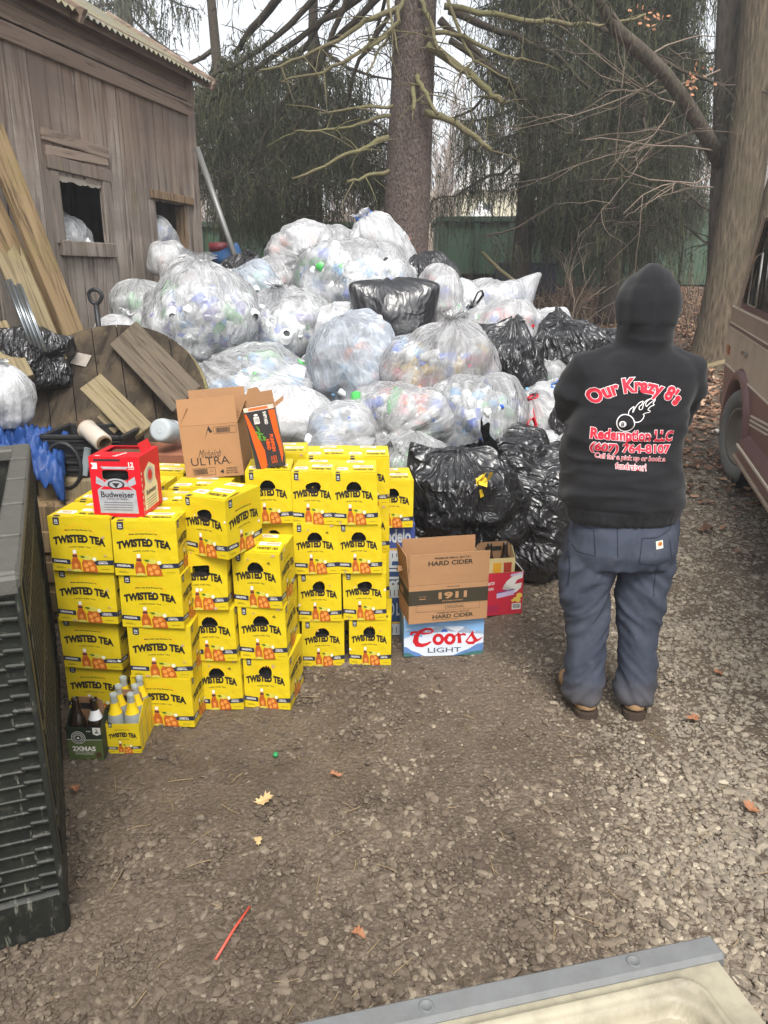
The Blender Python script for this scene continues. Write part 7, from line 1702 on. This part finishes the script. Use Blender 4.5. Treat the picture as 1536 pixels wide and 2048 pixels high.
for s, u, v, w_, h_, arc, rt in LINES:
    back_text(pm, s, u, v, w_, h_, 1, .078 if h_ > 15 else .060, arc, rt, 0.0); back_text(pm, s, u, v, w_, h_, 0, .046 if h_ > 15 else .012, arc, rt, .0012)
def cp(x, y): return on_back(1150+x/6.144, 740+y/6.144)
def bstroke(pts, w_, closed=False, mi=1):
    P_ = [cp(*p) for p in pts]; Q = []
    n_ = len(P_)
    for i in range(n_ if closed else n_-1):              # smooth the outline
        p0, p1, p2, p3 = (Vector(P_[(i-1) % n_] if closed or i else P_[0]), Vector(P_[i]), Vector(P_[(i+1) % n_]), Vector(P_[(i+2) % n_] if closed or i < n_-2 else P_[-1]))
        for t in (0, .33, .67): Q.append(tuple(.5*((2*p1)+(p2-p0)*t+(2*p0-5*p1+4*p2-p3)*t*t+(3*p1-p0-3*p2+p3)*t**3)))
    if not closed: Q.append(P_[-1])
    stroke(Q, w_, IDM, pm, mi, .0005, closed)
bstroke([(630+108*math.cos(a), 652+104*math.sin(a)) for a in [2*math.pi*k/20 for k in range(20)]], .0032, True)
pm.add([(*cp(592+44*math.cos(a), 664+40*math.sin(a)), .0008) for a in [2*math.pi*k/16 for k in range(16)]], [tuple(range(16))], 1)
back_text(pm, '8', 1150+590/6.144, 740+664/6.144, 5.5, 8, 2, .02, None, 0, .0016)
bstroke([(668, 552), (676, 510), (700, 478), (740, 452), (728, 490), (722, 525), (745, 480), (780, 430), (815, 400), (855, 385)], .0028)
bstroke([(855, 385), (836, 425), (800, 455), (806, 488), (835, 480), (850, 440), (868, 402), (905, 372), (945, 358)], .0028)
bstroke([(945, 358), (905, 385), (882, 420), (892, 450), (918, 425), (958, 395), (992, 370), (990, 335), (968, 318)], .0028)
bstroke([(968, 318), (1000, 340), (1002, 378), (975, 412), (990, 430), (940, 452), (905, 490), (932, 500), (925, 520), (880, 530), (845, 548)], .0028)
bstroke([(845, 548), (862, 560), (845, 600), (808, 632), (765, 642), (728, 632)], .0028)
HR = mat('shirt_red_print', srgb(206, 40, 62), .7, var=.1); HW = mat('shirt_white_print', srgb(236, 232, 232), .7, var=.06)
lay_on(HB, 'back_print', pm, [HR, HW, mat('shirt_dark_print', srgb(70, 60, 62), .7)], .0022, hoodie)
# trousers
m = MB(); ring_loft(m, [(0, .0, .66, .195, .135), (0, -.008, .72, .206, .150), (0, -.008, .80, .206, .150), (0, .0, .88, .200, .140), (0, 0, .95, .19, .13)], 32, 2.4)
m.tube([(-.108, -.004, .76), (-.122, -.002, .64), (-.128, .002, .54), (-.112, .010, .42), (-.102, .0, .28), (-.104, -.004, .15), (-.108, .003, .095), (-.108, .006, .068)], [.108, .104, .098, .086, .078, .077, .080, .074], 20, squash=1.0)
m.tube([(.105, -.004, .76), (.104, -.002, .64), (.098, .002, .54), (.100, .010, .42), (.104, .0, .28), (.110, -.004, .15), (.114, .003, .095), (.114, .006, .068)], [.106, .103, .099, .087, .078, .077, .081, .075], 20)
jn = remeshed(m, .0085, 4, 'trousers'); V = get_co(jn); N = get_no(jn)
leg = sstep(.72, .60, V[:, 2]); sgn = np.sign(V[:, 0])
dz = pn(np.c_[V[:, 0]*6, V[:, 1]*6, V[:, 2]*9+V[:, 0]*14*sgn]); dz2 = 1-2*np.abs(pn(np.c_[V[:, 0]*7, V[:, 1]*7, V[:, 2]*15+V[:, 0]*16*sgn]+4))
cuff = sstep(.22, .06, V[:, 2]); knee = np.exp(-((V[:, 2]-.44)/.10)**2); seat = np.exp(-((V[:, 2]-.62)/.05)**2)
put_co(jn, V+N*(.008*dz*leg + .011*dz2*(cuff*1.3+knee*.7+seat*.8) + .004*ridge(np.c_[V[:, 0]*9, V[:, 1]*9, V[:, 2]*20+V[:, 0]*22*sgn])*leg + .003*pn(V*12) - .006*np.exp(-(V[:, 0]/.008)**2)*sstep(.66, .74, V[:, 2]))[:, None])
def denim():
    n = NT('blue_grey_work_cloth'); w1 = n.noise(4.5, 6, .65); c = n.mix(n.ramp(w1, [(.3, 0), (.7, 1)]), srgb(55, 61, 76), srgb(82, 88, 101)); c = n.mix(n.ramp(n.noise(15, 6, .7), [(.55, 0), (.8, .55)]), c, srgb(110, 112, 122))
    sep = n.n('ShaderNodeSeparateXYZ'); n.l(n.co(), sep.inputs[0]); dirt = n.ramp(n.math('ADD', sep.outputs[2], n.math('MULTIPLY', n.noise(9, 4), .12)), [(.12, .55), (.24, 0)])
    c = n.mix(dirt, c, srgb(104, 96, 88)); return n.done(n.bsdf(c, .9, 0, .15, n.bump(n.noise(600, 2), .3, .002)))
jn.materials.clear(); jn.materials.append(denim()); jeans = link(jn, 'trousers', person)
JB = BVHTree.FromPolygons([tuple(v.co) for v in jn.vertices], [tuple(p.vertices) for p in jn.polygons])
def jp(u, v): p = D(u, v, PY-.13) - Vector(person.location); return p.x, p.z
def fine(pts, closed=False):
    P_ = [Vector(jp(*p)) for p in pts]; Q = []
    for i in range(len(P_)-(0 if closed else 1)):
        a, b = P_[i], P_[(i+1) % len(P_)]; k = max(2, int((b-a).length/.012)); Q += [tuple(a.lerp(b, t/k)) for t in range(k)]
    if not closed: Q.append(tuple(P_[-1]))
    return Q
for pts in ([(1148, 1050), (1160, 1056), (1174, 1060), (1189, 1061)], [(1281, 1072), (1312, 1072), (1340, 1060), (1352, 1046)], [(1150, 1052), (1146, 1094), (1162, 1112), (1192, 1112), (1190, 1062)], [(1281, 1073), (1275, 1122), (1310, 1128), (1340, 1120)], [(1233, 1048), (1233, 1110)], [(1316, 1130), (1312, 1198)], [(1338, 1145), (1316, 1147)], [(1149, 1128), (1146, 1190)], [(1340, 1080), (1346, 1118)], [(1140, 1114), (1150, 1128)]):
    m = MB(); stroke(fine(pts), .0035, IDM, m, 0, 0.0); lay_on(JB, 'stitched_seam', m, [mat('dark_stitching', srgb(40, 43, 58), .9)], .0016, jeans)
m = MB(); c4 = [jp(1309, 1079), jp(1324, 1077), jp(1325, 1093), jp(1310, 1095)]; m.add([(*q, 0) for q in c4], [(0, 1, 2, 3)], 0)
cc = jp(1318, 1084); m.add([(cc[0]+.0085*math.cos(a), cc[1]+.0085*math.sin(a), .0008) for a in [2*math.pi*k/14 for k in range(14)]], [tuple(range(14))], 1); m.add([(cc[0]+.002+.004*math.cos(a), cc[1]-.001+.003*math.sin(a), .0014) for a in [2*math.pi*k/8 for k in range(8)]], [tuple(range(8))], 2)
lay_on(JB, 'patch', m, [mat('cream_patch', srgb(226, 222, 212), .7), mat('patch_orange', srgb(214, 130, 50), .7), mat('patch_brown', srgb(150, 84, 34), .7)], .003, jeans)
# boots
BOOT = cloth('tan_boot_leather', srgb(136, 106, 76), srgb(168, 138, 104), 200, 0); SOLE = mat('boot_sole', srgb(66, 54, 44), .85, var=.25, scale=40)
for s_, x, rt in ((-1, -.100, 7), (1, .116, -14)):
    b = empty('boot'); b.parent = person; b.location = (x, .01, 0); b.rotation_euler = (0, 0, R(rt))
    m = MB(); m.tube([(0, -.060, .05), (0, .0, .06), (0, .06, .065), (0, .12, .055), (0, .17, .05), (0, .20, .045)], [.044, .052, .050, .050, .048, .030], 16); m.tube([(0, -.005, .05), (0, -.005, .12), (0, -.003, .19)], [.050, .053, .055], 16); m.tube([(0, -.055, .03), (0, -.05, .08)], [.04, .04], 14)
    ub = remeshed(m, .008, 4, 'upper'); ub.materials.clear(); ub.materials.append(BOOT); link(ub, 'upper', b)
    sp = [(.044*math.cos(a), -.060+.042*math.sin(a)) for a in [R(180+180*k/8) for k in range(9)]]+[(.046, .02), (.050, .12), (.046, .18), (.028, .235), (0, .247), (-.028, .238), (-.046, .19), (-.050, .12), (-.046, .02)]
    m = MB(); m.prism([(x_*1.06, y_*1.03) for x_, y_ in sp], .026, loc(0, 0, .001)); m.build('sole', SOLE, b)
# ------------------------------------------------------------------ haze volume added to lift the dark tones and fade the trees
m = MB(); m.box((0, 52, 6.5), (260, 176, 24), None, 0)
n = NT('shadow_lift_haze'); pv = n.n('ShaderNodeVolumePrincipled'); pv.inputs['Color'].default_value = (.93, .95, .97, 1); pv.inputs['Density'].default_value = .005; pv.inputs['Anisotropy'].default_value = .2
n.l(pv.outputs[0], n.out.inputs['Volume']); tag(m.build('haze', n.mat), kind='stuff')
